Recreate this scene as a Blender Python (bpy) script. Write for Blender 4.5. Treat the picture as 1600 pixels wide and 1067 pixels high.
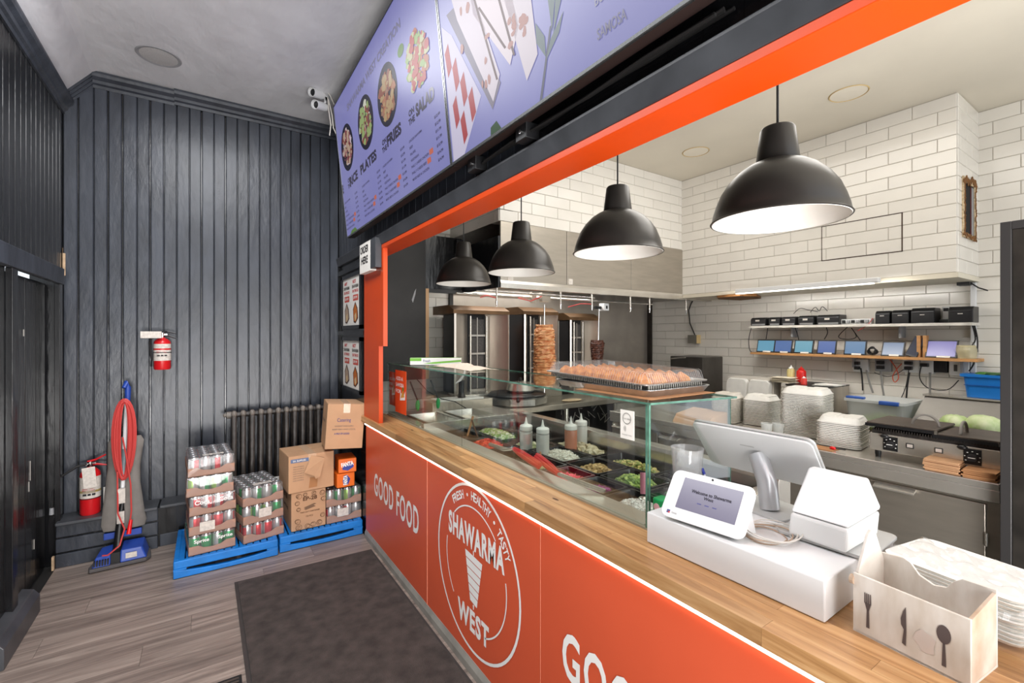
import bpy, bmesh, math, random
from mathutils import Vector, Matrix
R = random.Random(7)
PI = math.pi
for _o in list(bpy.data.objects): bpy.data.objects.remove(_o)
S = bpy.context.scene
COL = S.collection

# ---------------------------------------------------------------- camera
F_PX, CX, CY, EYE = 718.0, 800.0, 523.0, 1.58
YAW = math.atan(475/718)
SN, CS = math.sin(YAW), math.cos(YAW)
cam = bpy.data.cameras.new('camera')
camo = bpy.data.objects.new('camera', cam); COL.objects.link(camo)
cam.sensor_fit = 'HORIZONTAL'; cam.sensor_width = 36
cam.lens = F_PX/1600*36
cam.shift_y = (CY-533.5)/1600
cam.clip_start = 0.05
camo.location = (0, 0, EYE); camo.rotation_euler = (PI/2, 0, -YAW)
S.camera = camo

# ---------------------------------------------------------------- light
S.view_settings.view_transform = 'Standard'; S.view_settings.look = 'None'
S.view_settings.gamma = 1; S.view_settings.use_curve_mapping = False
S.view_settings.exposure = 0.0
w = bpy.data.worlds.new('daylight'); S.world = w; w.use_nodes = True
w.node_tree.nodes['Background'].inputs[0].default_value = (0.86, 0.93, 1.0, 1)
w.node_tree.nodes['Background'].inputs[1].default_value = 1.25
def area(name, loc, rot, sx, sy, power, col=(1, 1, 1)):
    l = bpy.data.lights.new(name, 'AREA'); l.shape = 'RECTANGLE'; l.size = sx; l.size_y = sy
    l.energy = power; l.color = col
    o = bpy.data.objects.new(name, l); COL.objects.link(o); o.location = loc; o.rotation_euler = rot
    return o
area('storefront_window_light', (0.6, -1.8, 1.45), (PI/2, 0, 0), 3.6, 1.9, 95, (1.0, 0.985, 0.96))
area('ceiling_fill_light', (0.3, -1.6, 0.15), (math.radians(150), 0, 0), 3.0, 1.2, 380, (1.0, 0.98, 0.96))  # added upward fill to brighten the shop ceiling; no real source there
area('shop_fill_light', (0.0, 2.2, 3.44), (0, 0, 0), 0.9, 2.6, 84, (0.97, 0.98, 1.0))  # added overhead fill for even shop lighting; no fixture hangs here
area('kitchen_ceiling_light', (3.2, 1.5, 3.38), (0, 0, 0), 1.6, 2.2, 40, (1.0, 0.96, 0.90))
area('kitchen_side_light', (3.2, -0.9, 1.9), (math.radians(85), 0, 0), 2.4, 1.6, 28, (1.0, 0.97, 0.93))

# ---------------------------------------------------------------- helpers
def ray(u, v):
    t = (u-CX)/F_PX
    return Vector((SN+CS*t, CS-SN*t, -(v-CY)/F_PX))
def onx(u, v, x):
    r = ray(u, v); return Vector((0, 0, EYE))+r*(x/r.x)
def ony(u, v, y):
    r = ray(u, v); return Vector((0, 0, EYE))+r*(y/r.y)
def onz(u, v, z):
    r = ray(u, v); return Vector((0, 0, EYE))+r*((z-EYE)/r.z)
def yx(u, x): return onx(u, 600, x).y
WM = {}
MATS = {}
def lin(c):
    return tuple((x/255/12.92 if x <= 10 else ((x/255+0.055)/1.055)**2.4) for x in c)
def mat(name, rgb, rough=0.5, metal=0.0, var=0.0, scale=12.0, bump=0.0, stretch=(1, 1, 1), rnd=0.0, emit=0.0, coat=0.0, alpha=None, spec=None, rgb2=None, bscale=None):
    if name in MATS: return MATS[name]
    m = bpy.data.materials.new(name); m.use_nodes = True; MATS[name] = m
    nt = m.node_tree; N = nt.nodes; L = nt.links; b = N['Principled BSDF']
    c = lin(rgb)
    b.inputs['Base Color'].default_value = (*c, 1); b.inputs['Roughness'].default_value = rough
    b.inputs['Metallic'].default_value = metal
    if spec is not None: b.inputs['Specular IOR Level'].default_value = spec
    if coat: b.inputs['Coat Weight'].default_value = coat; b.inputs['Coat Roughness'].default_value = 0.08
    if emit and emit < 1.5:
        b.inputs['Base Color'].default_value = (c[0]*.12, c[1]*.12, c[2]*.12, 1)
    if emit:
        b.inputs['Emission Color'].default_value = (*c, 1); b.inputs['Emission Strength'].default_value = emit
    if alpha is not None: b.inputs['Alpha'].default_value = alpha
    if var or bump or rnd:
        tc = N.new('ShaderNodeTexCoord'); mp = N.new('ShaderNodeMapping'); mp.inputs['Scale'].default_value = stretch
        L.new(tc.outputs['Object'], mp.inputs['Vector'])
        oi = N.new('ShaderNodeObjectInfo')
        if rnd:
            L.new(oi.outputs['Random'], mp.inputs['Location'])
            cmb = N.new('ShaderNodeVectorMath'); cmb.operation = 'SCALE'
            cmb.inputs[0].default_value = (7.3, 11.1, 3.7); L.new(oi.outputs['Random'], cmb.inputs['Scale'])
            L.new(cmb.outputs[0], mp.inputs['Location'])
        nz = N.new('ShaderNodeTexNoise'); nz.inputs['Scale'].default_value = scale; nz.inputs['Detail'].default_value = 6
        L.new(mp.outputs[0], nz.inputs['Vector'])
        if var or rnd:
            rp = N.new('ShaderNodeValToRGB'); c2 = lin(rgb2) if rgb2 else tuple(x*(1-var) for x in c)
            hi = c if rgb2 else tuple(min(1, x*(1+var*0.5)) for x in c)
            rp.color_ramp.elements[0].color = (*c2, 1); rp.color_ramp.elements[0].position = 0.3
            rp.color_ramp.elements[1].color = (*hi, 1); rp.color_ramp.elements[1].position = 0.7
            L.new(nz.outputs[0], rp.inputs[0]); out = rp.outputs[0]
            if rnd:
                hs = N.new('ShaderNodeHueSaturation'); mr = N.new('ShaderNodeMapRange')
                mr.inputs['To Min'].default_value = 1-rnd; mr.inputs['To Max'].default_value = 1+rnd
                L.new(oi.outputs['Random'], mr.inputs[0]); L.new(mr.outputs[0], hs.inputs['Value']); L.new(out, hs.inputs['Color']); out = hs.outputs[0]
            L.new(out, b.inputs['Base Color'])
        if bump:
            bp = N.new('ShaderNodeBump'); bp.inputs['Strength'].default_value = bump; bp.inputs['Distance'].default_value = 0.01
            src = nz
            if bscale:
                src = N.new('ShaderNodeTexNoise'); src.inputs['Scale'].default_value = bscale; src.inputs['Detail'].default_value = 4
                L.new(mp.outputs[0], src.inputs['Vector'])
            L.new(src.outputs[0], bp.inputs['Height']); L.new(bp.outputs[0], b.inputs['Normal'])
    return m
def glassy(name, tint=(0.93, 0.97, 0.95), rough=0.02, gl=0.10, milky=0.0, mcol=(1, 1, 1)):
    if name in MATS: return MATS[name]
    m = bpy.data.materials.new(name); m.use_nodes = True; MATS[name] = m
    nt = m.node_tree; N = nt.nodes; L = nt.links
    for n in list(N):
        if n.type != 'OUTPUT_MATERIAL': N.remove(n)
    out = [n for n in N if n.type == 'OUTPUT_MATERIAL'][0]
    t = N.new('ShaderNodeBsdfTransparent'); t.inputs[0].default_value = (*tint, 1)
    g = N.new('ShaderNodeBsdfGlossy'); g.inputs['Roughness'].default_value = rough
    lw = N.new('ShaderNodeFresnel'); lw.inputs[0].default_value = 1.4
    mul = N.new('ShaderNodeMath'); mul.operation = 'MULTIPLY_ADD'; mul.inputs[1].default_value = 0.26; mul.inputs[2].default_value = gl*0.12
    L.new(lw.outputs[0], mul.inputs[0])
    mx = N.new('ShaderNodeMixShader'); L.new(mul.outputs[0], mx.inputs[0]); L.new(t.outputs[0], mx.inputs[1]); L.new(g.outputs[0], mx.inputs[2])
    last = mx
    if milky:
        d = N.new('ShaderNodeBsdfDiffuse'); d.inputs[0].default_value = (*mcol, 1)
        m2 = N.new('ShaderNodeMixShader'); m2.inputs[0].default_value = milky
        L.new(mx.outputs[0], m2.inputs[1]); L.new(d.outputs[0], m2.inputs[2]); last = m2
    L.new(last.outputs[0], out.inputs[0])
    return m

class MB:
    def __init__(s): s.v = []; s.f = []
    def add(s, vs, fs):
        n = len(s.v); s.v += [Vector(p) for p in vs]; s.f += [tuple(n+i for i in f) for f in fs]; return s
    def box(s, x0, y0, z0, x1, y1, z1, m=None):
        vs = [Vector(p) for p in ((x0,y0,z0),(x1,y0,z0),(x1,y1,z0),(x0,y1,z0),(x0,y0,z1),(x1,y0,z1),(x1,y1,z1),(x0,y1,z1))]
        if m is not None: vs = [m @ p for p in vs]
        return s.add(vs, [(0,3,2,1),(4,5,6,7),(0,1,5,4),(1,2,6,5),(2,3,7,6),(3,0,4,7)])
    def prism(s, poly, a, b, axis='x'):
        n = len(poly)
        def P(p, t):
            if axis == 'x': return (t, p[0], p[1])
            if axis == 'y': return (p[0], t, p[1])
            return (p[0], p[1], t)
        vs = [P(p, a) for p in poly]+[P(p, b) for p in poly]
        fs = [tuple(range(n)), tuple(range(2*n-1, n-1, -1))]+[(i, i+n, (i+1) % n+n, (i+1) % n) for i in range(n)]
        return s.add(vs, fs)
    def lathe(s, prof, c=(0, 0, 0), n=24, m=None, cap=True):
        c = Vector(c); vs = []
        for r, z in prof:
            for k in range(n):
                a = 2*PI*k/n; p = Vector((r*math.cos(a), r*math.sin(a), z))
                vs.append((m @ p if m is not None else p)+c)
        fs = []
        for j in range(len(prof)-1):
            for k in range(n):
                k2 = (k+1) % n; fs.append((j*n+k, j*n+k2, (j+1)*n+k2, (j+1)*n+k))
        if cap:
            fs.append(tuple(range(n-1, -1, -1))); fs.append(tuple((len(prof)-1)*n+k for k in range(n)))
        return s.add(vs, fs)
    def cyl(s, p0, p1, r0, r1=None, n=12):
        r1 = r0 if r1 is None else r1; p0 = Vector(p0); p1 = Vector(p1); d = p1-p0
        q = d.to_track_quat('Z', 'Y').to_matrix()
        return s.lathe([(r0, 0), (r1, d.length)], p0, n, q)
    def tube(s, pts, r, n=7, closed=False):
        pts = [Vector(p) for p in pts]; N = len(pts); rings = []; prev = None
        for i, p in enumerate(pts):
            a = pts[i-1] if (i > 0 or closed) else p; b = pts[(i+1) % N] if (i < N-1 or closed) else p
            t = (b-a).normalized()
            if prev is None:
                up = Vector((0, 0, 1)) if abs(t.z) < 0.9 else Vector((1, 0, 0)); x = t.cross(up).normalized()
            else:
                x = (prev-t*prev.dot(t)); x = x.normalized() if x.length > 1e-6 else t.orthogonal().normalized()
            prev = x; y = t.cross(x)
            rr = r[i] if isinstance(r, (list, tuple)) else r
            rings.append([p+(x*math.cos(2*PI*k/n)+y*math.sin(2*PI*k/n))*rr for k in range(n)])
        vs = [q for g in rings for q in g]; fs = []
        for j in range(N if closed else N-1):
            j2 = (j+1) % N
            for k in range(n): fs.append((j*n+k, j*n+(k+1) % n, j2*n+(k+1) % n, j2*n+k))
        if not closed: fs.append(tuple(range(n-1, -1, -1))); fs.append(tuple((N-1)*n+k for k in range(n)))
        return s.add(vs, fs)
    def ball(s, c, rx, ry=None, rz=None, n=12, k=8, jit=0.0, rr=None):
        ry = ry or rx; rz = rz or rx; rr = rr or R; vs = [(0, 0, -1)]
        for j in range(1, k):
            a = -PI/2+PI*j/k
            for i in range(n):
                b = 2*PI*i/n; q = 1+rr.uniform(-jit, jit)
                vs.append((math.cos(a)*math.cos(b)*q, math.cos(a)*math.sin(b)*q, math.sin(a)*q))
        vs.append((0, 0, 1)); fs = []
        for i in range(n): fs.append((0, 1+(i+1) % n, 1+i)); fs.append((len(vs)-1, 1+(k-2)*n+i, 1+(k-2)*n+(i+1) % n))
        for j in range(k-2):
            for i in range(n): fs.append((1+j*n+i, 1+j*n+(i+1) % n, 1+(j+1)*n+(i+1) % n, 1+(j+1)*n+i))
        return s.add([(c[0]+p[0]*rx, c[1]+p[1]*ry, c[2]+p[2]*rz) for p in vs], fs)
    def rrect(s, cx, cy, w, d, z0, z1, r=0.01, n=4, taper=0.0, m=None):
        def ring(w_, d_, z):
            o = []
            for (sx, sy, a0) in ((1,1,0),(-1,1,PI/2),(-1,-1,PI),(1,-1,1.5*PI)):
                for k in range(n+1):
                    a = a0+PI/2*k/n; o.append(Vector((cx+sx*(w_/2-r)+r*math.cos(a), cy+sy*(d_/2-r)+r*math.sin(a), z)))
            return o
        a = ring(w-2*taper, d-2*taper, z0); b = ring(w, d, z1); n_ = len(a); vs = a+b
        if m is not None: vs = [m @ p for p in vs]
        return s.add(vs, [tuple(range(n_-1, -1, -1)), tuple(range(n_, 2*n_))]+[(i, (i+1) % n_, (i+1) % n_+n_, i+n_) for i in range(n_)])
    def mesh(s, name, m, smooth=False):
        me = bpy.data.meshes.new(name); me.from_pydata([tuple(p) for p in s.v], [], s.f)
        if m: me.materials.append(m)
        if smooth:
            for p in me.polygons: p.use_smooth = True
        me.update(); return me

def link(o, parent=None):
    COL.objects.link(o)
    if parent is not None: o.parent = parent
    return o
# The rear kitchen keeps first-estimate coordinates, scaled up about the camera position;
# while IN_KITCHEN is set, lengths and positions are scaled this way as they are built.
IN_KITCHEN = False; K_SCALE = 1.38; KZ = -0.6004
def kpos(p): return Vector((p[0]*K_SCALE, p[1]*K_SCALE, p[2]*K_SCALE+KZ)) if IN_KITCHEN else Vector(p)
def obj(name, mb, m, parent=None, local=False, bevel=0.0, smooth=False, seg=2):
    if IN_KITCHEN:
        mb.v = [p*K_SCALE for p in mb.v] if local else [kpos(p) for p in mb.v]; bevel *= K_SCALE
    if parent is not None and not local:
        inv = WM[parent.name].inverted(); mb.v = [inv @ p for p in mb.v]
    me = mb.mesh(name, m, smooth)
    o = bpy.data.objects.new(name, me); link(o, parent)
    WM[o.name] = WM[parent.name] if parent is not None else Matrix()
    if bevel:
        b = o.modifiers.new('bevel', 'BEVEL'); b.width = bevel; b.segments = seg; b.limit_method = 'ANGLE'
    elif smooth:
        e = o.modifiers.new('edges', 'EDGE_SPLIT'); e.split_angle = math.radians(40)
    return o
def tag(o, label, cat, group=None):
    o['label'] = label; o['category'] = cat
    if group: o['group'] = group
    return o
def thing(name, label, cat, loc=(0, 0, 0), rotz=0.0, group=None):
    loc = kpos(loc); o = bpy.data.objects.new(name, None); COL.objects.link(o); o.location = loc; o.rotation_euler = (0, 0, rotz)
    o.empty_display_size = 0.05
    WM[o.name] = Matrix.Translation(loc) @ Matrix.Rotation(rotz, 4, 'Z')
    return tag(o, label, cat, group)
def struct(name, mb, m, **k):
    o = obj(name, mb, m, **k); o['kind'] = 'structure'; return o
def dup(root, loc, rotz=0.0, label=None, group=None, rot=None):
    r = root.copy(); COL.objects.link(r); r.location = loc; r.rotation_euler = rot or (0, 0, rotz)
    if label: r['label'] = label
    if group: r['group'] = group
    for ch in list(root.children):
        c = ch.copy(); COL.objects.link(c); c.parent = r
        for g in list(ch.children):
            d = g.copy(); COL.objects.link(d); d.parent = c
    return r
def frame(o, x, y):
    x = Vector(x).normalized(); y = Vector(y); y = (y-x*y.dot(x)).normalized(); z = x.cross(y)
    m = Matrix((x, y, z)).transposed().to_4x4(); m.translation = Vector(o); return m
def text(name, s, o, right, up, wd, ht, m, parent=None, bold=0.0, off=0.0015, label=None, keep=False, spacing=1.0, thick=0.0, centre=False, local=False):
    cu = bpy.data.curves.new('lettering', 'FONT'); cu.body = s; cu.size = 1; cu.offset = bold; cu.space_character = spacing
    cu.resolution_u = 3
    if centre: cu.align_x = 'CENTER'
    to = bpy.data.objects.new('lettering', cu); COL.objects.link(to)
    dg = bpy.context.evaluated_depsgraph_get(); me = to.evaluated_get(dg).to_mesh()
    vs = [v.co.copy() for v in me.vertices]; fs = [tuple(p.vertices) for p in me.polygons]
    to.evaluated_get(dg).to_mesh_clear(); bpy.data.objects.remove(to); bpy.data.curves.remove(cu)
    x0 = min(v.x for v in vs); x1 = max(v.x for v in vs); y0 = min(v.y for v in vs); y1 = max(v.y for v in vs)
    sx = wd/(x1-x0); sy = ht/(y1-y0)
    if keep: sx = sy = min(sx, sy)
    fm = frame(o, right, up)
    mb = MB(); mb.add([fm @ Vector(((v.x-x0)*sx, (v.y-y0)*sy, off)) for v in vs], fs)
    ob = obj(name, mb, m, parent, local=local)
    if label and parent is not None: ob['label'] = label
    return ob
def flat(name, pts, fm, m, parent, off=0.001, local=False):
    mb = MB(); n = len(pts); mb.add([fm @ Vector((p[0], p[1], off)) for p in pts], [tuple(range(n))])
    return obj(name, mb, m, parent, local=local)
def circ(cx, cy, rx, ry=None, n=28, a0=0, a1=2*PI, j=0.0):
    ry = ry or rx
    return [(cx+rx*(1+R.uniform(-j, j))*math.cos(a0+(a1-a0)*k/n), cy+ry*(1+R.uniform(-j, j))*math.sin(a0+(a1-a0)*k/n)) for k in range(n)]
def ringmesh(fm, cx, cy, r, wd, a0=0, a1=2*PI, n=64, off=0.0015):
    mb = MB(); vs = []
    for k in range(n+1):
        a = a0+(a1-a0)*k/n
        vs += [fm @ Vector((cx+(r-wd/2)*math.cos(a), cy+(r-wd/2)*math.sin(a), off)), fm @ Vector((cx+(r+wd/2)*math.cos(a), cy+(r+wd/2)*math.sin(a), off))]
    mb.add(vs, [(2*k, 2*k+1, 2*k+3, 2*k+2) for k in range(n)]); return mb

# ---------------------------------------------------------------- materials
black = mat('black wall paint', (54, 58, 66), 0.34, var=0.4, scale=9, bump=0.25, stretch=(1, 1, 0.35), rnd=0.12, bscale=25)
blackg = mat('glossy black paint', (20, 20, 22), 0.22, var=0.5, scale=6, bump=0.5, stretch=(1, 1, 0.25), bscale=14)
blackp = mat('black plastic', (24, 24, 26), 0.4, var=0.2, scale=20)
blackm = mat('matt black board', (38, 36, 35), 0.6, var=0.35, scale=5, bump=0.1)
greyp = mat('grey trim paint', (66, 68, 72), 0.4, var=0.3, scale=7, bump=0.15)
greyl = mat('pale grey paint', (150, 150, 152), 0.5, var=0.1)
orange = mat('bright orange paint', (214, 70, 8), 0.34, var=0.08, scale=3)
opanel = mat('orange laminate panel', (216, 90, 56), 0.4, var=0.06, scale=2)
white = mat('white paint', (232, 230, 226), 0.5, var=0.04, scale=6)
wprint = mat('white vinyl print', (246, 244, 240), 0.5)
plaster = mat('ceiling plaster', (212, 212, 214), 0.55, var=0.10, scale=2.5, bump=1.0, stretch=(1, 0.4, 1), bscale=4)
for _nd in plaster.node_tree.nodes:
    if _nd.type == 'BUMP': _nd.inputs['Distance'].default_value = 0.035
kceil = mat('kitchen ceiling paint', (214, 206, 190), 0.6, var=0.05, scale=2)
tilem = mat('white glazed tile', (226, 221, 212), 0.16, var=0.05, scale=3, rnd=0.03, bump=0.03, bscale=6)
grout = mat('tile grout', (186, 179, 168), 0.9, var=0.1, scale=30)
steel = mat('brushed stainless steel', (180, 172, 160), 0.34, metal=0.75, var=0.09, scale=5, stretch=(1, 1, 6), bump=0.02)
steelb = mat('bright stainless steel', (216, 211, 202), 0.26, metal=0.75, var=0.12, scale=6, bump=0.02)
steeld = mat('sooty stainless steel', (196, 188, 178), 0.3, metal=0.8, var=0.25, scale=3, stretch=(3, 3, 0.5), bump=0.05)
chrome = mat('chrome', (220, 220, 220), 0.1, metal=1.0)
alu = mat('aluminium foil', (205, 205, 205), 0.3, metal=0.9, var=0.1, scale=30, bump=0.4)
whitep = mat('white plastic', (222, 222, 222), 0.32, var=0.02, scale=4)
silverp = mat('silver plastic', (190, 190, 188), 0.35, metal=0.3, var=0.03)
foam = mat('white foam', (228, 226, 220), 0.6, var=0.05, scale=20)
foam2 = mat('grey white foam', (206, 200, 190), 0.6, var=0.05, scale=20)
card = mat('brown cardboard', (193, 152, 116), 0.8, var=0.10, scale=6, rnd=0.04)
card2 = mat('dark cardboard print', (92, 60, 38), 0.85)
kraft = mat('kraft paper', (172, 122, 80), 0.85, var=0.12, scale=8)
wshelf = mat('pine shelf wood', (190, 140, 88), 0.6, var=0.25, scale=5, stretch=(6, 0.5, 6))
bluepl = mat('blue pallet plastic', (10, 122, 208), 0.45, var=0.25, scale=9, bump=0.1)
bluebin = mat('blue bin plastic', (20, 110, 190), 0.4, var=0.08)
bluev = mat('vacuum blue plastic', (40, 72, 160), 0.35, var=0.1)
red = mat('red enamel', (205, 28, 34), 0.28, var=0.05)
redp = mat('red plastic', (226, 24, 28), 0.3)
redcord = mat('red rubber cord', (196, 66, 62), 0.5)
greyf = mat('grey bag fabric', (128, 122, 116), 0.9, var=0.15, scale=14, bump=0.15)
paper = mat('white paper', (236, 232, 224), 0.8, var=0.05, scale=20)
labelm = mat('printed label paper', (214, 206, 196), 0.7, var=0.2, scale=60)
ink = mat('black ink', (28, 26, 28), 0.7)
inkg = mat('grey ink', (96, 92, 88), 0.7)
inkr = mat('red ink', (200, 40, 44), 0.7)
inkb = mat('blue ink', (70, 70, 130), 0.7)
cable = mat('black cable rubber', (26, 25, 25), 0.5)
cablew = mat('white cable', (206, 200, 192), 0.5)
gl = glassy('sneeze guard glass', (0.93, 0.965, 0.945), 0.02, 0.10)
gledge = mat('green glass edge', (96, 140, 122), 0.12, var=0.45, scale=30, stretch=(1, 1, 1), alpha=0.9)
film = glassy('clear plastic film', (0.93, 0.93, 0.93), 0.12, 0.25, 0.06)
lidcl = glassy('clear lid plastic', (0.96, 0.96, 0.96), 0.08, 0.3, 0.05)
tubm = glassy('milky tub plastic', (0.9, 0.92, 0.92), 0.2, 0.1, 0.45, (0.78, 0.80, 0.79))

# wood with long grain
def woodmat(name, a, b, c, axis, rough, rnd):
    m = bpy.data.materials.new(name); m.use_nodes = True; nt = m.node_tree; N = nt.nodes; L = nt.links; B = N['Principled BSDF']
    tc = N.new('ShaderNodeTexCoord'); mp = N.new('ShaderNodeMapping'); oi = N.new('ShaderNodeObjectInfo')
    mp.inputs['Scale'].default_value = {'x': (0.9, 14, 14), 'y': (14, 0.9, 14)}[axis]
    sc = N.new('ShaderNodeVectorMath'); sc.operation = 'SCALE'; sc.inputs[0].default_value = (17, 23, 5); L.new(oi.outputs['Random'], sc.inputs['Scale']); L.new(sc.outputs[0], mp.inputs['Location'])
    L.new(tc.outputs['Object'], mp.inputs[0])
    nz = N.new('ShaderNodeTexNoise'); nz.inputs['Scale'].default_value = 1.6; nz.inputs['Detail'].default_value = 8; nz.inputs['Roughness'].default_value = 0.65; nz.inputs['Distortion'].default_value = 0.8
    L.new(mp.outputs[0], nz.inputs[0])
    rp = N.new('ShaderNodeValToRGB'); e = rp.color_ramp.elements
    e[0].position = 0.32; e[0].color = (*lin(a), 1); e[1].position = 0.68; e[1].color = (*lin(c), 1); x = e.new(0.5); x.color = (*lin(b), 1)
    L.new(nz.outputs[0], rp.inputs[0])
    hs = N.new('ShaderNodeHueSaturation'); mr = N.new('ShaderNodeMapRange'); mr.inputs['To Min'].default_value = 1-rnd; mr.inputs['To Max'].default_value = 1+rnd
    L.new(oi.outputs['Random'], mr.inputs[0]); L.new(mr.outputs[0], hs.inputs['Value']); L.new(rp.outputs[0], hs.inputs['Color']); L.new(hs.outputs[0], B.inputs['Base Color'])
    B.inputs['Roughness'].default_value = rough
    bp = N.new('ShaderNodeBump'); bp.inputs['Strength'].default_value = 0.12; bp.inputs['Distance'].default_value = 0.004; L.new(nz.outputs[0], bp.inputs['Height']); L.new(bp.outputs[0], B.inputs['Normal'])
    return m
floorwood = woodmat('grey brown vinyl plank', (98, 87, 80), (136, 122, 113), (166, 152, 141), 'x', 0.42, 0.10)
topwood = woodmat('oiled butcher block wood', (140, 96, 56), (182, 136, 88), (206, 164, 116), 'y', 0.34, 0.2)

# ================================================================ SETTING
H1 = 3.50; HK = 2.92; XP = 1.03; XS = 3.45; XW = 3.87; YB = 4.5; YK = 3.25; ZH = 2.32; ZS = 1.926; YS = 0.76; YHD = 2.53; HKW = HK*1.38-0.6004
fl = struct('floor', MB().box(-1.1, -2.0, -0.08, 5.5, 4.75, -0.004), blackm)
row = 0; y = -0.4
while y < YB-0.02:
    y1 = min(y+0.178, YB); x = -0.86-R.uniform(0, 1.1)
    while x < XP:
        x1 = x+1.22; a = max(x, -0.86); b = min(x1, XP)
        if b-a > 0.03:
            obj('plank', MB().box(a+0.0007, y+0.0007, -0.004, b-0.0007, y1-0.0007, 0.0), floorwood, fl)
        x = x1
    y += 0.178
# back wall of the shop, painted boards
wb = struct('wall_back', MB().box(-1.0, YB+0.004, 0, 1.2, YB+0.12, H1+0.1), blackg)
x = -0.86
while x < XP-0.01:
    wd = 0.082; x1 = min(x+wd, XP); t = R.uniform(0.010, 0.016)
    g = R.choice((0.002, 0.003, 0.008))
    mb = MB().prism([(x+0.001, YB+0.004), (x+0.001, YB-t*0.6), (x+0.006, YB-t), (x1-g-0.005, YB-t), (x1-g, YB-t*0.6), (x1-g, YB+0.004)], 0.3, 3.42, 'z')
    obj('board', mb, black, wb); x += wd
# left wall: boards over a black door
wl = struct('wall_left', MB().box(-1.0, -2.0, 2.03, -0.874, YB, 3.3).box(-1.0, -2.0, 0, -0.874, 3.42, 2.03).box(-1.0, 4.36, 0, -0.874, YB, 2.03), blackg)
y = 2.9
while y < YB-0.02:
    y1 = min(y+0.089, YB-0.012); obj('board', MB().prism([(-0.874, y+0.001), (-0.862, y+0.004), (-0.862, y1-0.006), (-0.874, y1-0.002)], 2.04, 3.2, 'z'), blackg, wl); y += 0.089
struct('trim_1', MB().box(-0.874, 3.2, 1.93, -0.835, 4.40, 2.04), black, bevel=0.004)
struct('trim_2', MB().box(-0.874, 3.42, 0, -0.845, 3.50, 1.93).box(-0.874, 4.33, 0, -0.845, 4.40, 1.93), blackg, bevel=0.003)
struct('trim_3', MB().box(-0.90, 2.9, 0.0, -0.845, 3.22, 3.2), greyl)
struct('baseboard_left', MB().prism([(-0.875, 0), (-0.80, 0), (-0.80, 0.10), (-0.825, 0.135), (-0.875, 0.15)], 3.12, 3.68, 'y'), greyp, bevel=0.004)
dr = struct('door_1', MB().box(-0.97, 3.50, 0.01, -0.93, 4.33, 1.93), blackg)
for k in range(4):
    a = 3.505+k*0.206; obj('board', MB().box(-0.93, a, 0.012, -0.915-R.uniform(0, 0.008), a+0.198, 1.92), blackg, dr, bevel=0.004)
hg = obj('hinge', MB().box(-0.916, 3.62, 1.66, -0.905, 3.70, 1.76).cyl((-0.902, 3.66, 1.655), (-0.902, 3.66, 1.765), 0.007), greyl, dr); hg['label'] = 'white painted hinge'
struct('trim_4', MB().box(-0.873, 4.452, 1.98, -0.862, 4.497, 2.2).box(-0.862, 4.478, 2.0, -0.846, 4.484, 2.16), mat('bare scraped plaster', (206, 176, 142), 0.8, var=0.4, scale=20), bevel=0.003)
struct('trim_5', MB().box(-0.873, 4.26, 0, -0.862, 4.284, 0.09), mat('bare scraped plaster', (206, 176, 142)))
# stepped plinth along the back wall
pz = 0.307
pl = struct('baseboard_back', MB().box(-0.86, 4.31, 0, XP, YB, pz-0.02), blackg)
for (a, b) in ((-0.86, -0.31), (-0.30, 1.02)):
    dy = 0 if a < -0.5 else 0.02
    for (z0, z1, o_) in ((0, 0.09, 0.0), (0.10, 0.19, 0.008), (0.20, 0.28, 0.016)):
        obj('board', MB().box(a, 4.285+o_+dy, z0, b, 4.315+dy, z1), black, pl, bevel=0.004)
    obj('board', MB().box(a, 4.275+dy, 0.285, b, YB, pz), greyp, pl, bevel=0.005)
# crown mouldings
def crown(name, a, b, z, m=black, step=1.0):
    a = Vector(a); b = Vector(b); d = (b-a).normalized(); nrm = Vector((d.y, -d.x, 0))
    prof = [(0, 0), (0.012, 0), (0.016, 0.02), (0.03, 0.03), (0.034, 0.05), (0.055, 0.07), (0.06, 0.09), (0.06, 0.105), (0, 0.105)]
    mb = MB(); n = len(prof)
    vs = [a+nrm*p[0]*step+Vector((0, 0, z+p[1])) for p in prof]+[b+nrm*p[0]*step+Vector((0, 0, z+p[1])) for p in prof]
    mb.add(vs, [tuple(range(n)), tuple(range(2*n-1, n-1, -1))]+[(i, i+n, (i+1) % n+n, (i+1) % n) for i in range(n)])
    return struct(name, mb, m)
crown('trim_6', (-0.70, YB-0.004, 0), (-0.22, YB-0.004, 0), 3.385)
crown('trim_7', (-0.22, YB-0.014, 0), (XP, YB-0.014, 0), 3.39)
crown('trim_8', (-0.862, 2.9, 0), (-0.862, YB, 0), 3.155)
mb = MB(); p0 = Vector((-0.862, YB-0.004, 3.19)); p1 = Vector((-0.70, YB-0.004, 3.385))
for k in range(4):
    o_ = k*0.022; mb.add([p0+Vector((0, -0.014*k-0.01, o_)), p1+Vector((0, -0.014*k-0.01, o_)), p1+Vector((0, -0.014*k-0.01, o_+0.024)), p0+Vector((0, -0.014*k-0.01, o_+0.024)),
        p0+Vector((0, 0.003, o_)), p1+Vector((0, 0.003, o_)), p1+Vector((0, 0.003, o_+0.024)), p0+Vector((0, 0.003, o_+0.024))], [(0,1,2,3),(0,4,5,1),(3,2,6,7),(1,5,6,2),(0,3,7,4)])
struct('trim_9', mb, black)
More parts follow.
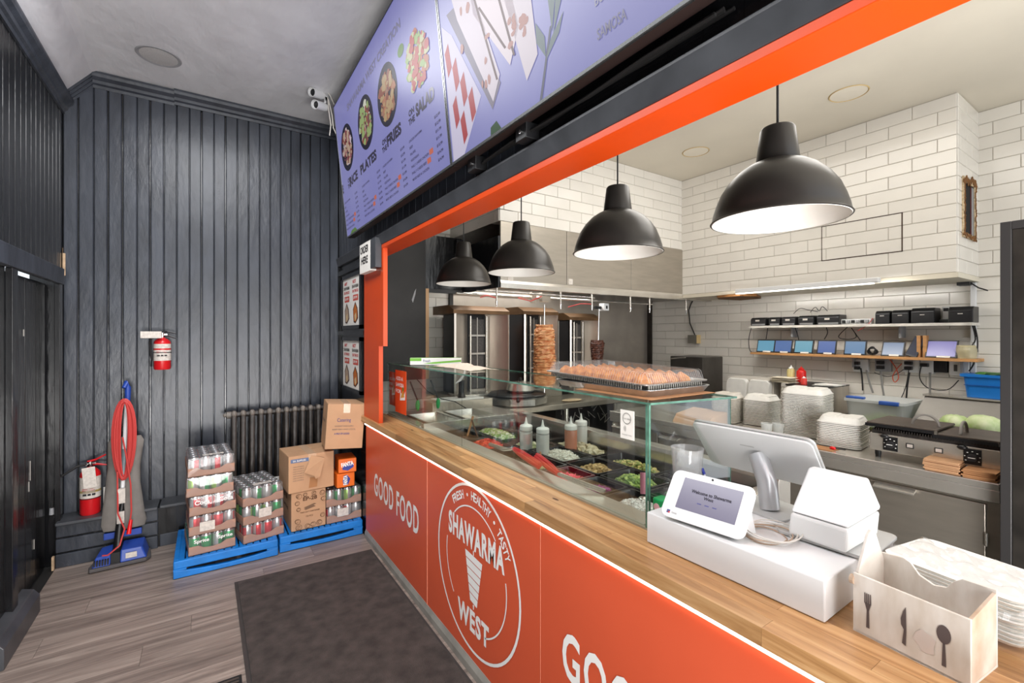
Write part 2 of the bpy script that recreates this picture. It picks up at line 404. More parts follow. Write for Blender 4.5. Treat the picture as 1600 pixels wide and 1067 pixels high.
# shop ceiling with a sloped strip along the left wall
struct('ceiling', MB().prism([(-0.88, 3.255), (-0.70, 3.475), (-0.66, H1), (XP+0.14, H1), (XP+0.14, H1+0.1), (-1.0, H1+0.1), (-1.0, 3.255)], -2.0, YB+0.1, 'y'), plaster)
ds = thing('ceiling_speaker', 'round grey speaker grille flush in the pale shop ceiling', 'speaker', (-0.283, 3.99, H1-0.002))
obj('rim', MB().lathe([(0.105, 0), (0.125, -0.004), (0.13, 0.001)], n=40, cap=False), greyl, ds, local=True, smooth=True)
obj('grille', MB().lathe([(0.108, -0.001), (0.05, -0.0035), (0.001, -0.004)], n=40, cap=False), mat('grey grille', (190, 188, 186), 0.7, var=0.3, scale=300), ds, local=True)
# menu wall above the opening
wr = struct('wall_right', MB().box(XP+0.005, -2.0, 2.215, XP+0.13, YB, H1+0.05)  , blackg)
struct('trim_19', MB().box(XP+0.006, 3.635, 0, XP+0.128, YB-0.002, 2.214), blackg)
y = -1.2
while y < YB-0.01:
    y1 = min(y+0.105, YB-0.015)
    if y > 1.4: obj('board', MB().box(XP-0.006, y+0.002, 2.29, XP+0.005, y1-0.004, 2.75 if y < 3.7 else 3.40), black, wr, bevel=0.002)
    else: obj('board', MB().box(XP-0.004, y+0.001, 2.29, XP+0.005, y1, 2.75), blackg, wr)
    y += 0.105
struct('trim_10', MB().prism([(XP-0.035, 2.285), (XP-0.035, 2.275), (XP-0.015, 2.215), (XP+0.006, 2.215), (XP+0.006, 2.29)], -1.2, 4.48, 'y'), greyp, bevel=0.003)
struct('trim_11', MB().box(XP-0.012, -1.2, 2.188, XP+0.13, 3.62, 2.215), orange, bevel=0.003)
struct('trim_12', MB().box(XP-0.010, 3.17, 1.50, XP+0.02, 3.64, 2.19).box(XP-0.010, 3.27, 0.945, XP+0.02, 3.64, 1.50), orange)
for k, (z0, z1) in enumerate(((2.135, 2.15), (1.59, 1.60))):
    struct('trim_%d' % (13+k), MB().box(XP-0.018, 3.66, z0-0.012, XP+0.005, YB-0.02, z1+0.012), blackg)

# ---- kitchen shell
IN_KITCHEN = True
struct('ceiling_kitchen', MB().box(0.845, -0.6, HK, XW+0.12, YK+0.1, HK+0.08), kceil)
def tiles(parent, o, ux, uy, W, Hh, tw=0.225, th=0.0762, skip=(), phase=0.0, flip=False):
    ux = Vector(ux); uy = Vector(uy); nrm = ux.cross(uy)*(-1 if flip else 1); o = Vector(o); g = 0.0013
    full = None; j = 0; v = 0.0
    while v < Hh-0.008:
        v1 = min(v+th, Hh); u = -tw*(0.5 if (j % 2) else 0.0)-phase
        while u < W:
            a = max(u, 0)+g; b = min(u+tw, W)-g
            if b-a > 0.008 and not any(a > s[0]-0.001 and b < s[1]+0.001 and v > s[2]-0.001 and v1 < s[3]+0.001 for s in skip):
                fullsz = (abs((b-a)-(tw-2*g)) < 1e-5 and abs(v1-v-th) < 1e-6)
                pos = o+ux*a+uy*(v+g)
                if fullsz and full: me = full
                else:
                    w_, h_ = b-a, v1-v-2*g; e = 0.002; t = 0.0035
                    P = lambda x, y, z: ux*x+uy*y+nrm*z
                    mb = MB().add([P(0,0,0), P(w_,0,0), P(w_,h_,0), P(0,h_,0), P(e,e,t), P(w_-e,e,t), P(w_-e,h_-e,t), P(e,h_-e,t)],
                        [(4,5,6,7),(0,1,5,4),(1,2,6,5),(2,3,7,6),(3,0,4,7)])
                    mb.v = [p*K_SCALE for p in mb.v]; me = mb.mesh('tile', tilem)
                    if fullsz: full = me
                t_ = bpy.data.objects.new('tile', me); link(t_, parent); t_.location = kpos(pos+nrm*R.uniform(0, 0.0006))
            u += tw
        v += th; j += 1
kr = struct('wall_kitchen_right', MB().box(XW, -0.6, 0.42, XW+0.1, YK+0.1, HK), grout)
tiles(kr, (XW-0.0002, YK, 0.93), (0, -1, 0), (0, 0, 1), YK-0.30, ZS-0.93)
tiles(kr, (XW-0.0002, YS, ZS), (0, -1, 0), (0, 0, 1), YS-0.30, HK-ZS, phase=0.05)
kb = struct('wall_kitchen_back', MB().box(0.87, YK, 0.42, XW, YK+0.1, HK), grout)
tiles(kb, (0.875, YK-0.0002, 0.72), (1, 0, 0), (0, 0, 1), 0.70, 1.22, phase=0.1)
tiles(kb, (0.875, YK-0.0002, 2.28), (1, 0, 0), (0, 0, 1), 0.70, HK-2.28, phase=0.02)
sf = struct('wall_soffit', MB().box(XS, YS, ZS, XW, YHD+0.25, HK), grout)
tiles(sf, (XS-0.0002, YHD, ZS), (0, -1, 0), (0, 0, 1), YHD-YS, HK-ZS, skip=())
tiles(sf, (XS, YS-0.0002, ZS), (1, 0, 0), (0, 0, 1), XW-XS, HK-ZS, phase=0.06)
struct('trim_20', MB().box(XS-0.006, YS-0.006, ZS-0.028, XW, YHD, ZS), mat('cream soffit paint', (216, 208, 190), 0.6, var=0.05))
# cut access panel in the soffit face
ya, yb_ = yx(1284, XS), yx(1411, XS)
ap = thing('access_panel', 'cut-out tiled access panel outlined in dark gaps in the soffit face', 'access panel', (XS-0.004, (ya+yb_)/2, 2.13))
obj('gap', MB().box(XS-0.0055, yb_, 2.075, XS-0.0035, ya, 2.079).box(XS-0.0055, yb_, 2.305, XS-0.0035, ya, 2.309).box(XS-0.0055, ya-0.004, 2.075, XS-0.0035, ya, 2.309).box(XS-0.0055, yb_, 2.075, XS-0.0035, yb_+0.006, 2.309), mat('dark gap', (60, 40, 30), 0.9), ap)
# rough hole in the soffit side
fmh = frame((XS+0.05, YS-0.006, 2.13), (1, 0, 0), (0, 0, 1))
hole = thing('vent_hole', 'rough rusty-edged rectangular hole in the tiled soffit side', 'hole', (XS+0.2, YS-0.004, 2.13))
obj('rim', MB().box(XS+0.07, YS-0.012, 2.13, XS+0.32, YS-0.004, 2.155).box(XS+0.07, YS-0.012, 2.44, XS+0.32, YS-0.004, 2.47).box(XS+0.07, YS-0.012, 2.155, XS+0.10, YS-0.004, 2.44).box(XS+0.29, YS-0.012, 2.155, XS+0.32, YS-0.004, 2.44), mat('raw plaster edge', (206, 184, 150), 0.9, var=0.5, scale=40, bump=0.6), hole)
obj('opening', MB().box(XS+0.10, YS-0.008, 2.155, XS+0.29, YS-0.005, 2.44), mat('dark void', (8, 7, 7), 0.9), hole)
obj('pipe', MB().box(XS+0.215, YS-0.011, 2.158, XS+0.225, YS-0.008, 2.43), mat('dark red pipe', (90, 20, 22), 0.5), hole)
obj('conduit', MB().box(XS+0.24, YS-0.011, 2.158, XS+0.27, YS-0.008, 2.43), greyl, hole)
mb = MB()
for k in range(26):
    a = XS+0.07+0.25*k/25; mb.ball((a, YS-0.013, 2.455+R.uniform(-0.02, 0.03)), 0.009, 0.004, 0.014, 6, 4, 0.3); mb.ball((a, YS-0.013, 2.14+R.uniform(-0.01, 0.012)), 0.009, 0.004, 0.009, 6, 4, 0.3)
for k in range(22):
    z = 2.15+0.3*k/21; mb.ball((XS+0.085+R.uniform(-.008, .008), YS-0.013, z), 0.007, 0.004, 0.01, 6, 4, 0.3); mb.ball((XS+0.308+R.uniform(-.01, .01), YS-0.013, z), 0.008, 0.004, 0.01, 6, 4, 0.3)
obj('foam_bead', mb, mat('brown foam bead', (120, 80, 40), 0.9, var=0.4, scale=30), hole)
# ---- bulkhead above the hood
kh = struct('wall_hood', MB().box(1.575, YHD, ZH, XS, YHD+0.1, HK).box(1.575, YHD, ZH+0.05, 1.68, YK, HK), grout)
tiles(kh, (1.575, YHD-0.0002, ZH), (1, 0, 0), (0, 0, 1), XS-1.575, HK-ZH, phase=0.08)
tiles(kh, (1.5748, YK, ZH), (0, -1, 0), (0, 0, 1), YK-YHD, HK-ZH)

# ---- recessed ceiling discs
for (x, y, lb) in ((2.967, 1.097, 'flush round ceiling light cover nearest the tiled soffit corner'), (2.978, 2.064, 'flush round ceiling light cover near the stainless hood')):
    t = thing('recessed_light', lb, 'ceiling light', (x, y, HK-0.001), 0, 'recessed lights in the kitchen ceiling')
    obj('rim', MB().lathe([(0.086, 0), (0.09, -0.004), (0.094, 0)], n=36, cap=False), mat('yellowed rim', (186, 160, 110), 0.7), t, local=True)
    obj('cover', MB().lathe([(0.086, -0.001), (0.04, -0.003), (0.001, -0.003)], n=36, cap=False), mat('cover white', (222, 214, 198), 0.5), t, local=True)

IN_KITCHEN = False
# ================================================================ COUNTER
ZT = 0.945
cf = thing('service_counter', 'long orange-fronted service counter with white lettering and a wooden top', 'counter', (1.1, 1.6, 0))
obj('carcass', MB().box(XP+0.012, -0.6, 0.02, 1.165, 3.62, 0.90), blackp, cf)
seams = [3.62, 2.418, 1.363, 0.30, -0.6]
for a, b in zip(seams, seams[1:]):
    obj('front_panel', MB().box(XP-0.002, b+0.0012, 0.065, XP+0.012, a-0.0012, 0.902), opanel, cf)
obj('panel_joint', MB().box(XP-0.0035, 2.415, 0.065, XP-0.001, 2.421, 0.9).box(XP-0.0025, 1.362, 0.065, XP-0.0005, 1.364, 0.9), mat('pale orange joint strip', (236, 150, 120), 0.5), cf)
obj('kick_strip', MB().prism([(XP-0.012, 0.0), (XP-0.012, 0.035), (XP-0.003, 0.065), (XP+0.012, 0.065), (XP+0.012, 0.0)], -0.6, 3.62, 'y'), mat('grey kick strip', (150, 146, 138), 0.5, var=0.25, scale=10), cf)
obj('light_strip', MB().box(XP-0.018, -0.6, 0.886, XP-0.010, 3.60, 0.898), mat('led strip glow', (255, 236, 218), 0.5, emit=7.0), cf)
mbt = MB().box(1.002, -0.6, ZT-0.043, 1.19, 3.665, ZT-0.002).box(1.19, -0.6, ZT-0.043, 1.66, 1.0, ZT-0.002)
obj('worktop', mbt, topwood, cf)
for (xa, xb, ya_, yb_2) in [(1.0+0.0475*k, 1.0+0.0475*(k+1), -0.5, 3.667) for k in range(4)]+[(1.19+0.047*k, 1.19+0.047*(k+1), -0.5, 1.0) for k in range(10)]:
    y = ya_
    while y < yb_2-0.01:
        y1 = min(y+R.uniform(0.45, 1.1), yb_2)
        if yb_2-y1 < 0.2: y1 = yb_2
        z0 = ZT-0.042 if xa < 1.01 else ZT-0.004
        obj('stave', MB().box(xa+0.0002, y+0.0003, z0, xb-0.0002, y1-0.0003, ZT), topwood, cf); y = y1
# lettering on the front; u runs from the far end towards the camera
RT, UP = (0, -1, 0), (0, 0, 1)
text('lettering', 'GOOD FOOD', (XP-0.002, 3.40, 0.400), RT, UP, 0.86, 0.165, wprint, cf, bold=0.022, spacing=1.14, label='white GOOD FOOD lettering')
text('lettering', 'GOOD FOOD', (XP-0.002, 1.235, 0.400), RT, UP, 0.92, 0.165, wprint, cf, bold=0.022, spacing=1.14, label='white GOOD lettering near the camera')
fmf = frame((XP-0.002, 1.876, 0.492), RT, UP)
lg = obj('round_logo', ringmesh(fmf, 0, 0, 0.383, 0.013), wprint, cf); lg['label'] = 'round white logo with a tapering meat cone'
for (a0, a1) in ((math.radians(46), math.radians(134)), (math.radians(-68), math.radians(12)), (math.radians(168), math.radians(224))):
    obj('logo_arc', ringmesh(fmf, 0, 0, 0.283, 0.007, a0, a1, 30), wprint, lg)
def arctext(s, fm, r, deg0, deg1, size, m, parent):
    n = len(s)
    for i, ch in enumerate(s):
        if ch == ' ': continue
        a = math.radians(deg0+(deg1-deg0)*i/(n-1)); c = fm @ Vector((r*math.cos(a), r*math.sin(a), 0))
        rt = (fm.to_3x3() @ Vector((math.sin(a), -math.cos(a), 0))); up = (fm.to_3x3() @ Vector((math.cos(a), math.sin(a), 0)))
        if ch == '*':
            f2 = frame(c, rt, up); obj('dot', MB().add([f2 @ Vector((p[0], p[1], 0.0015)) for p in circ(0, 0.02, 0.008, n=14)], [tuple(range(14))]), m, parent); continue
        wd = size*(0.85 if ch in 'MW' else 0.3 if ch == 'I' else 0.62)
        text('letter', ch, c-rt*wd/2, rt, up, wd, size, m, parent, bold=0.025)
arctext('FRESH * HEALTHY * TASTY', fmf, 0.315, 127, 30, 0.042, wprint, lg)
text('lettering', 'SHAWARMA', fmf @ Vector((-0.262, 0.085, 0)), RT, UP, 0.53, 0.115, wprint, lg, bold=0.04, spacing=1.13)
text('lettering', 'WEST', fmf @ Vector((-0.16, -0.30, 0)), RT, UP, 0.30, 0.105, wprint, lg, bold=0.04, spacing=1.13)
y = 0.06
for k in range(6):
    wt = 0.082-0.0085*k; w2 = wt-0.007; yt = y; yb2 = y-0.030-0.003*(k % 2)
    flat('cone_band', [(-wt, yt+0.006), (wt, yt-0.004), (w2, yb2-0.006), (-w2, yb2+0.004)], fmf, wprint, lg, 0.0015); y = yb2-0.006
flat('cone_band', [(-0.004, 0.085), (0.004, 0.085), (0.004, 0.062), (-0.004, 0.062)], fmf, wprint, lg, 0.0015)
flat('cone_band', [(-0.006, y), (0.006, y), (0.003, y-0.022), (-0.003, y-0.022)], fmf, wprint, lg, 0.0015)
kn = MB()
for (u, v) in ((644, 672), (868, 780), (1250, 905)):
    p = onz(u, v, ZT)
    kn.add([(p.x+a, p.y+b*3.2, ZT+0.0006) for a, b in circ(0, 0, 0.006, n=10)], [tuple(range(10))])
obj('wood_knot', kn, mat('dark wood knot', (84, 50, 26), 0.6), cf)

# prep table behind the glass
pt = thing('prep_table', 'stainless refrigerated prep table with a long sunken well behind the glass', 'prep table', (1.62, 2.0, 0))
obj('cabinet', MB().box(1.20, 1.02, 0.0, 2.02, 3.6, 0.84), steel, pt)
obj('front_slope', MB().prism([(1.205, 0.925), (1.225, 0.935), (1.325, 0.935), (1.338, 0.925), (1.338, 0.80), (1.205, 0.80)], 1.02, 2.94, 'y'), mat('satin prep steel', (196, 190, 180), 0.3, metal=0.5, var=0.06, scale=4), pt)
obj('back_rail', MB().prism([(1.975, 0.84), (1.975, 0.965), (1.985, 0.985), (2.06, 0.985), (2.075, 0.96), (2.075, 0.84)], 0.98, 2.94, 'y'), steelb, pt, bevel=0.002)
obj('end_rail', MB().box(1.20, 1.0, 0.84, 1.99, 1.06, 0.935), steelb, pt, bevel=0.003)
obj('divider', MB().box(1.22, 2.93, 0.84, 2.08, 2.955, 0.975), steelb, pt, bevel=0.002)
obj('pan_ledge', MB().box(1.20, 2.956, 0.84, 1.27, 3.6, 0.958).box(1.53, 2.956, 0.84, 1.58, 3.41, 0.958).box(1.86, 2.956, 0.84, 2.08, 3.41, 0.958).box(1.27, 3.41, 0.84, 2.08, 3.6, 0.958), steelb, pt)
obj('rear_riser', MB().box(1.50, 3.42, 0.958, 2.06, 3.60, 1.03), steel, pt, bevel=0.003)
obj('well', MB().box(1.335, 1.05, 0.70, 1.98, 2.93, 0.80), blackm, pt)
def pan(name, label, x0, y0, x1, y1, z, depth, m, cat='pan', group=None, rimw=0.012):
    t = thing(name, label, cat, ((x0+x1)/2, (y0+y1)/2, z-depth), 0, group)
    cx, cy, W, D = (x0+x1)/2, (y0+y1)/2, x1-x0, y1-y0
    def ringp(w_, d_, zz, r=0.014, n=3):
        o = []
        for (sx, sy, a0) in ((1,1,0),(-1,1,PI/2),(-1,-1,PI),(1,-1,1.5*PI)):
            for k in range(n+1):
                a = a0+PI/2*k/n; o.append((cx+sx*(w_/2-r)+r*math.cos(a), cy+sy*(d_/2-r)+r*math.sin(a), zz))
        return o
    rings = [ringp(W, D, z-0.004), ringp(W, D, z), ringp(W-2*rimw, D-2*rimw, z), ringp(W-2*rimw-0.006, D-2*rimw-0.006, z-0.01), ringp(W-2*rimw-0.02, D-2*rimw-0.02, z-depth)]
    n = 16; mb = MB(); mb.add([p for r_ in rings for p in r_], [(j*n+k, j*n+(k+1) % n, (j+1)*n+(k+1) % n, (j+1)*n+k) for j in range(4) for k in range(n)]+[tuple(4*n+k for k in range(n))])
    obj('body', mb, m, t, smooth=True); return t
pan('steel_pan', 'empty stainless pan nearest the wooden counter at the far end', 1.275, 2.965, 1.53, 3.40, 0.966, 0.09, steelb, group='empty stainless pans')
pan('steel_pan', 'empty stainless pan with a bright drain spot, second from the wooden counter', 1.58, 2.965, 1.86, 3.40, 0.966, 0.05, steelb, group='empty stainless pans')

# food pans: rows along y, three deep in x
def scatter(x0, y0, x1, y1, z, n, kind, m, parent, name='filling', sz=0.012, seed=1, m2=None, full=False):
    r = random.Random(seed); cx, cy = (x0+x1)/2, (y0+y1)/2; rx, ry = (x1-x0)/2, (y1-y0)/2; n = int(n*2.2)
    A, B_ = MB(), MB()
    if full: A.box(x0, y0, z-0.03, x1, y1, z-0.014)
    A.ball((cx, cy, z-0.045), rx*0.95, ry*0.95, 0.052, 16, 8)
    for i in range(n):
        a = r.uniform(0, 2*PI); q = r.random()**0.55; x = cx+rx*0.96*q*math.cos(a); y = cy+ry*0.96*q*math.sin(a)
        hh = 0.052*math.sqrt(max(0, 1-(q/1.02)**2))-0.045
        c = Vector((x, y, z+hh+r.uniform(0, 0.5)*sz)); e = Matrix.Rotation(r.uniform(0, PI), 4, 'Z') @ Matrix.Rotation(r.uniform(-1.1, 1.1), 4, 'X') @ Matrix.Rotation(r.uniform(-.5, .5), 4, 'Y')
        mb = A if (i % 2 or not m2) else B_
        if kind == 'strip': mb.box(-sz*1.8, -sz*.2, -sz*.16, sz*1.8, sz*.2, sz*.16, Matrix.Translation(c) @ e)
        elif kind == 'dice': mb.box(-sz/2, -sz/2, -sz/2, sz/2, sz/2, sz/2, Matrix.Translation(c) @ e)
        elif kind == 'ring': mb.lathe([(sz*.5, 0), (sz*.9, 0.001), (sz*.9, 0.005), (sz*.5, 0.005)], c, 8, e.to_3x3(), cap=False)
        else:
            k = len(mb.v); mb.ball((0, 0, 0), sz*.8, sz*.6, sz*.3, 6, 4, 0.25, r)
            for v_ in range(k, len(mb.v)): mb.v[v_] = c+(e @ mb.v[v_])
    o = obj(name, A, m, parent); o['kind'] = 'stuff'
    if m2: obj(name, B_, m2, parent)['kind'] = 'stuff'
    return o
blackpan = mat('black food pan plastic', (26, 24, 24), 0.25)
def food(label, x0, y0, x1, y1, kind, rgb, rgb2, n=140, sz=0.012, fill=0.035, seed=1, m=blackpan, nm='food_pan', cat='food pan'):
    t = pan(nm, label, x0, y0, x1, y1, 0.915, 0.09, m, cat, 'food pans in the prep well')
    fm_ = mat('food a '+label[-24:], rgb, 0.5); fm2_ = mat('food b '+label[-24:], rgb2, 0.5)
    scatter(x0+0.022, y0+0.022, x1-0.022, y1-0.022, 0.915-fill*0.7, n, kind, fm_, t, 'filling', sz, seed, fm2_)
    return t
X = (1.345, 1.545, 1.765, 1.970)
Y = [2.90, 2.60, 2.28, 1.98, 1.78, 1.57, 1.38, 1.09]
food('black pan of finely diced white onion beside the glass corner', X[0], 1.10, X[1]-.01, 1.38, 'dice', (238, 236, 232), (206, 200, 196), 260, 0.008, 0.018, 1)
food('black pan of shredded purple cabbage', X[0], 1.39, X[1]-.01, 1.585, 'strip', (170, 50, 150), (96, 20, 84), 220, 0.008, 0.03, 2)
food('dark red pan of bright pink pickled turnip', X[0], 1.595, X[1]-.01, 1.79, 'strip', (240, 70, 110), (224, 40, 80), 60, 0.012, 0.03, 3, mat('dark red pan plastic', (96, 14, 26), 0.25))
food('black pan of chopped mixed salad next to the red tongs', X[0], 1.80, X[1]-.01, 1.99, 'dice', (206, 190, 150), (96, 110, 60), 90, 0.010, 0.05, 4)
food('black pan beneath the squeeze bottles, nearly empty', X[0], 2.00, X[1]-.01, 2.28, 'blob', (60, 52, 44), (30, 26, 24), 30, 0.012, 0.07, 5)
food('black pan of sliced red tomato', X[0], 2.29, X[1]-.01, 2.59, 'blob', (226, 72, 46), (190, 40, 28), 80, 0.03, 0.02, 6)
food('black pan with dark sauce at the far end by the counter edge', X[0], 2.60, X[1]-.01, 2.92, 'blob', (74, 36, 26), (50, 24, 20), 40, 0.014, 0.06, 7)
food('black pan of green shredded lettuce by the glass corner', X[1], 1.33, X[2]-.005, 1.59, 'blob', (170, 190, 96), (110, 140, 60), 150, 0.017, 0.012, 8)
food('black pan of tan pickle slices', X[1], 1.60, X[2]-.005, 1.84, 'blob', (202, 172, 116), (160, 130, 80), 80, 0.02, 0.03, 9)
food('black pan of chopped green and black olives by the glass end', X[1], 1.09, X[2]-.005, 1.32, 'ring', (80, 150, 70), (40, 34, 36), 160, 0.013, 0.014, 10)
food('black pan of white shredded onion', X[1], 1.85, X[2]-.005, 2.15, 'strip', (234, 232, 220), (206, 200, 184), 260, 0.011, 0.006, 11)
food('black pan of pale chopped vegetables in the middle of the well', X[1], 2.16, X[2]-.005, 2.44, 'dice', (210, 206, 176), (150, 160, 110), 160, 0.012, 0.02, 12)
food('black pan of chopped white and green salad behind the bottles', X[1], 2.45, X[2]-.005, 2.92, 'dice', (214, 214, 184), (150, 176, 90), 200, 0.016, 0.014, 13)
food('black pan of sliced mushroom-brown rings at the back of the glass end', X[2], 1.09, X[3], 1.44, 'ring', (120, 90, 96), (50, 60, 40), 140, 0.015, 0.016, 14)
food('black pan of mixed vegetables at the back right', X[2], 1.45, X[3], 1.84, 'blob', (196, 180, 110), (130, 140, 70), 90, 0.018, 0.03, 15)
food('black pan of pale sauce at the back middle', X[2], 1.85, X[3], 2.30, 'blob', (206, 196, 166), (180, 166, 130), 60, 0.03, 0.02, 16)
food('dark pan at the back far left of the well', X[2], 2.31, X[3], 2.92, 'blob', (70, 60, 52), (40, 34, 30), 50, 0.02, 0.05, 17)
# utensils in the pans
def spoon(label, p0, p1, m, r=0.006, name='spoon', cat='spoon', head=0.02):
    p0 = Vector(p0); p1 = Vector(p1); t = thing(name, label, cat, p0)
    obj('handle', MB().cyl(p0.lerp(p1, 0.25), p1, r*0.8, r), m, t, smooth=True)
    obj('bowl', MB().ball(p0.lerp(p1, 0.1), head, head*0.8, head*0.4), steelb, t, smooth=True); return t
spoon('pink-handled scoop standing in the white diced onion', (1.47, 1.26, 0.905), (1.50, 1.285, 1.01), mat('pink plastic handle', (206, 128, 146), 0.4), 0.013, 'scoop', 'scoop', 0.022)
spoon('wooden-handled spoon in the dark sauce pan', (1.42, 2.70, 0.87), (1.56, 2.86, 1.0), kraft, 0.008)
spoon('dark-handled spoon in the far tomato pan', (1.46, 2.58, 0.88), (1.52, 2.80, 0.99), card2, 0.006)
spoon('thin wooden spoon in the mixed salad pan', (1.45, 1.90, 0.88), (1.47, 1.95, 0.96), kraft, 0.004, head=0.01)
# red tongs
for k, (a, b, lb) in enumerate((((1.40, 2.20, 0.94), (1.26, 1.72, 0.955), 'red-handled tongs lying on the steel edge, nearer the far end'), ((1.40, 1.98, 0.945), (1.28, 1.30, 0.95), 'red-handled tongs lying along the pans nearer the glass corner'))):
    a = Vector(a); b = Vector(b); t = thing('tongs', lb, 'tongs', a, 0, 'red handled tongs')
    for sgn in (-1, 1):
        o_ = Vector((0.0045*sgn, 0, 0.004*sgn)); zt_ = 0.975
        px_ = ((803, 701), (843, 728), (788, 702), (765, 694)) if k == 0 else ((872, 740), (838, 712), (900, 752), (945, 768))
        q0, q1, q2, q3 = [onz(u, v, zt_-(0.0, 0.0, 0.01, 0.03)[n_]) for n_, (u, v) in enumerate(px_)]
        obj('grip', MB().tube([q0+o_*.5, q0.lerp(q1, .3)+o_, q0.lerp(q1, .7)+o_, q1+o_*1.2], [0.009, 0.013, 0.014, 0.010], 8), redp, t, smooth=True)
        obj('arm', MB().tube([q0+o_*.5, q2+o_, q3+o_*.5], [0.005, 0.006, 0.008], 6), steelb, t, smooth=True)
# squeeze bottles
def bottle(label, u, v, rgb, fillh, zb=0.87):
    p = onz(u, v, zb); t = thing('squeeze_bottle', label, 'bottle', p, 0, 'squeeze bottles in the prep well')
    obj('body', MB().lathe([(0.001, 0), (0.036, 0), (0.038, 0.006), (0.038, 0.15), (0.033, 0.163), (0.022, 0.166)], n=20), glassy('bottle plastic', (0.96, 0.96, 0.95), 0.2, 0.2, 0.12, (0.85, 0.85, 0.82)), t, local=True, smooth=True)
    obj('sauce', MB().lathe([(0.001, 0.003), (0.0355, 0.003), (0.0372, fillh), (0.001, fillh)], n=20), mat('sauce '+label[:18], rgb, 0.5), t, local=True, smooth=True)
    obj('cap', MB().lathe([(0.036, 0.152), (0.037, 0.156), (0.037, 0.176), (0.032, 0.181), (0.012, 0.186), (0.007, 0.20), (0.003, 0.226), (0.001, 0.226)], n=20), mat('frosted cap', (226, 226, 220), 0.4), t, local=True, smooth=True)
bottle('squeeze bottle of white sauce on the left, beside the tomatoes', 822, 712, (206, 204, 198), 0.14)
bottle('squeeze bottle of cream sauce, second from the left', 848, 718, (198, 190, 170), 0.145)
bottle('squeeze bottle filled with orange sauce', 892, 711, (202, 108, 52), 0.15)
bottle('tall squeeze bottle of white sauce behind the orange one', 908, 703, (214, 212, 206), 0.15)

# ---- sneeze guard
GX, GY0, GY1, GZ = 1.192, 1.0, 3.60, 1.352
sg = thing('sneeze_guard', 'clear glass sneeze guard with green edges on the wooden counter', 'glass guard', (GX, 1.0, ZT))
obj('front_pane', MB().box(GX, GY0, ZT+0.002, GX+0.008, GY1, GZ), gl, sg)
obj('top_pane', MB().prism([(GX-0.004, GY0-0.012), (1.57, GY0-0.075), (1.57, GY1), (GX-0.004, GY1)], GZ+0.001, GZ+0.009, 'z'), gl, sg)
obj('end_pane', MB().prism([(GX+0.009, GY0-0.004), (1.555, GY0-0.062), (1.555, GY0-0.054), (GX+0.009, GY0+0.004)], ZT+0.002, GZ, 'z'), gl, sg)
obj('front_edge', MB().box(GX-0.006, GY0-0.012, GZ+0.0015, GX-0.0042, GY1, GZ+0.0085).prism([(GX-0.006, GY0-0.014), (1.572, GY0-0.077), (1.572, GY0-0.0752), (GX-0.006, GY0-0.0122)], GZ+0.0015, GZ+0.0085, 'z').box(1.570, GY0-0.077, GZ+0.0015, 1.5715, GY1, GZ+0.0085), gledge, sg)
obj('corner_edge', MB().box(GX-0.001, GY0-0.003, ZT+0.002, GX+0.008, GY0-0.001, GZ).box(GX-0.003, GY0+0.001, ZT+0.002, GX-0.001, GY0+0.009, GZ), gledge, sg)
obj('end_edge', MB().box(1.555, GY0-0.063, ZT+0.002, 1.557, GY0-0.053, GZ), gledge, sg)
for yy, hh in ((2.31, 0.4),):
    obj('joint', MB().box(GX-0.0008, yy, ZT+0.002, GX, yy+0.003, GZ), glassy('pane joint', (0.6, 0.66, 0.63), 0.2, 0.2), sg)
obj('channel', MB().box(GX-0.004, GY0, ZT, GX+0.012, GY1, ZT+0.007), mat('clear silicone bead', (150, 142, 122), 0.4), sg)

# orange cards stuck inside the glass
def samosa_card(label, y1, y0, z0, z1, lines, px):
    fm = frame((px, y1, z0), RT, UP); W, Hh = y1-y0, z1-z0
    t = thing('price_card', label, 'sign', (px, (y0+y1)/2, z0), 0, 'orange cards on the glass')
    obj('card', MB().box(px, y0, z0, px+0.002, y1, z1), mat('orange card', (232, 84, 36), 0.5), t)
    for i, s in enumerate(lines):
        text('lettering', s, fm @ Vector((W*0.08, Hh*(0.86-0.15*i)-0.03, 0)), RT, UP, W*(0.28+0.075*len(s)), Hh*0.09, wprint, t, bold=0.03)
    flat('print', [(W*.45, Hh*.30), (W*.92, Hh*.34), (W*.95, Hh*.55), (W*.78, Hh*.42), (W*.5, Hh*.5)], fm, wprint, t, 0.0012)
    flat('print', [(W*.52, Hh*.36), (W*.86, Hh*.40), (W*.74, Hh*.60)], fm, mat('samosa print', (216, 160, 70), 0.5), t, 0.0016)
    flat('print', [(W*.70, Hh*.52), (W*.80, Hh*.56), (W*.78, Hh*.64), (W*.68, Hh*.6)], fm, mat('leaf print', (90, 150, 60), 0.5), t, 0.002)
samosa_card('orange card at the far end, offering wraps, partly behind the glass', 3.585, 3.44, 1.03, 1.29, ['ADD A WRAP', 'FOR', '$3.99'], GX+0.010)
samosa_card('tilted orange ADD A SAMOSA FOR card on the glass front', 3.40, 3.17, 1.0, 1.315, ['ADD A', 'SAMOSA', 'FOR'], GX-0.006)
fm = frame((GX-0.003, 1.118, 1.225), RT, UP)
t = thing('payment_sticker', 'small white rectangular sticker with circle logo on the glass near the corner', 'sticker', (GX-0.003, 1.09, 1.225))
obj('sheet', MB().box(GX-0.003, 1.057, 1.225, GX-0.001, 1.118, 1.323), paper, t)
obj('logo_ring', ringmesh(fm, 0.030, 0.070, 0.018, 0.002, n=24), inkg, t)
text('lettering', 'TAP HERE', fm @ Vector((0.014, 0.066, 0)), RT, UP, 0.032, 0.005, inkg, t)
text('lettering', 'THANK YOU', fm @ Vector((0.008, 0.012, 0)), RT, UP, 0.044, 0.004, inkg, t)
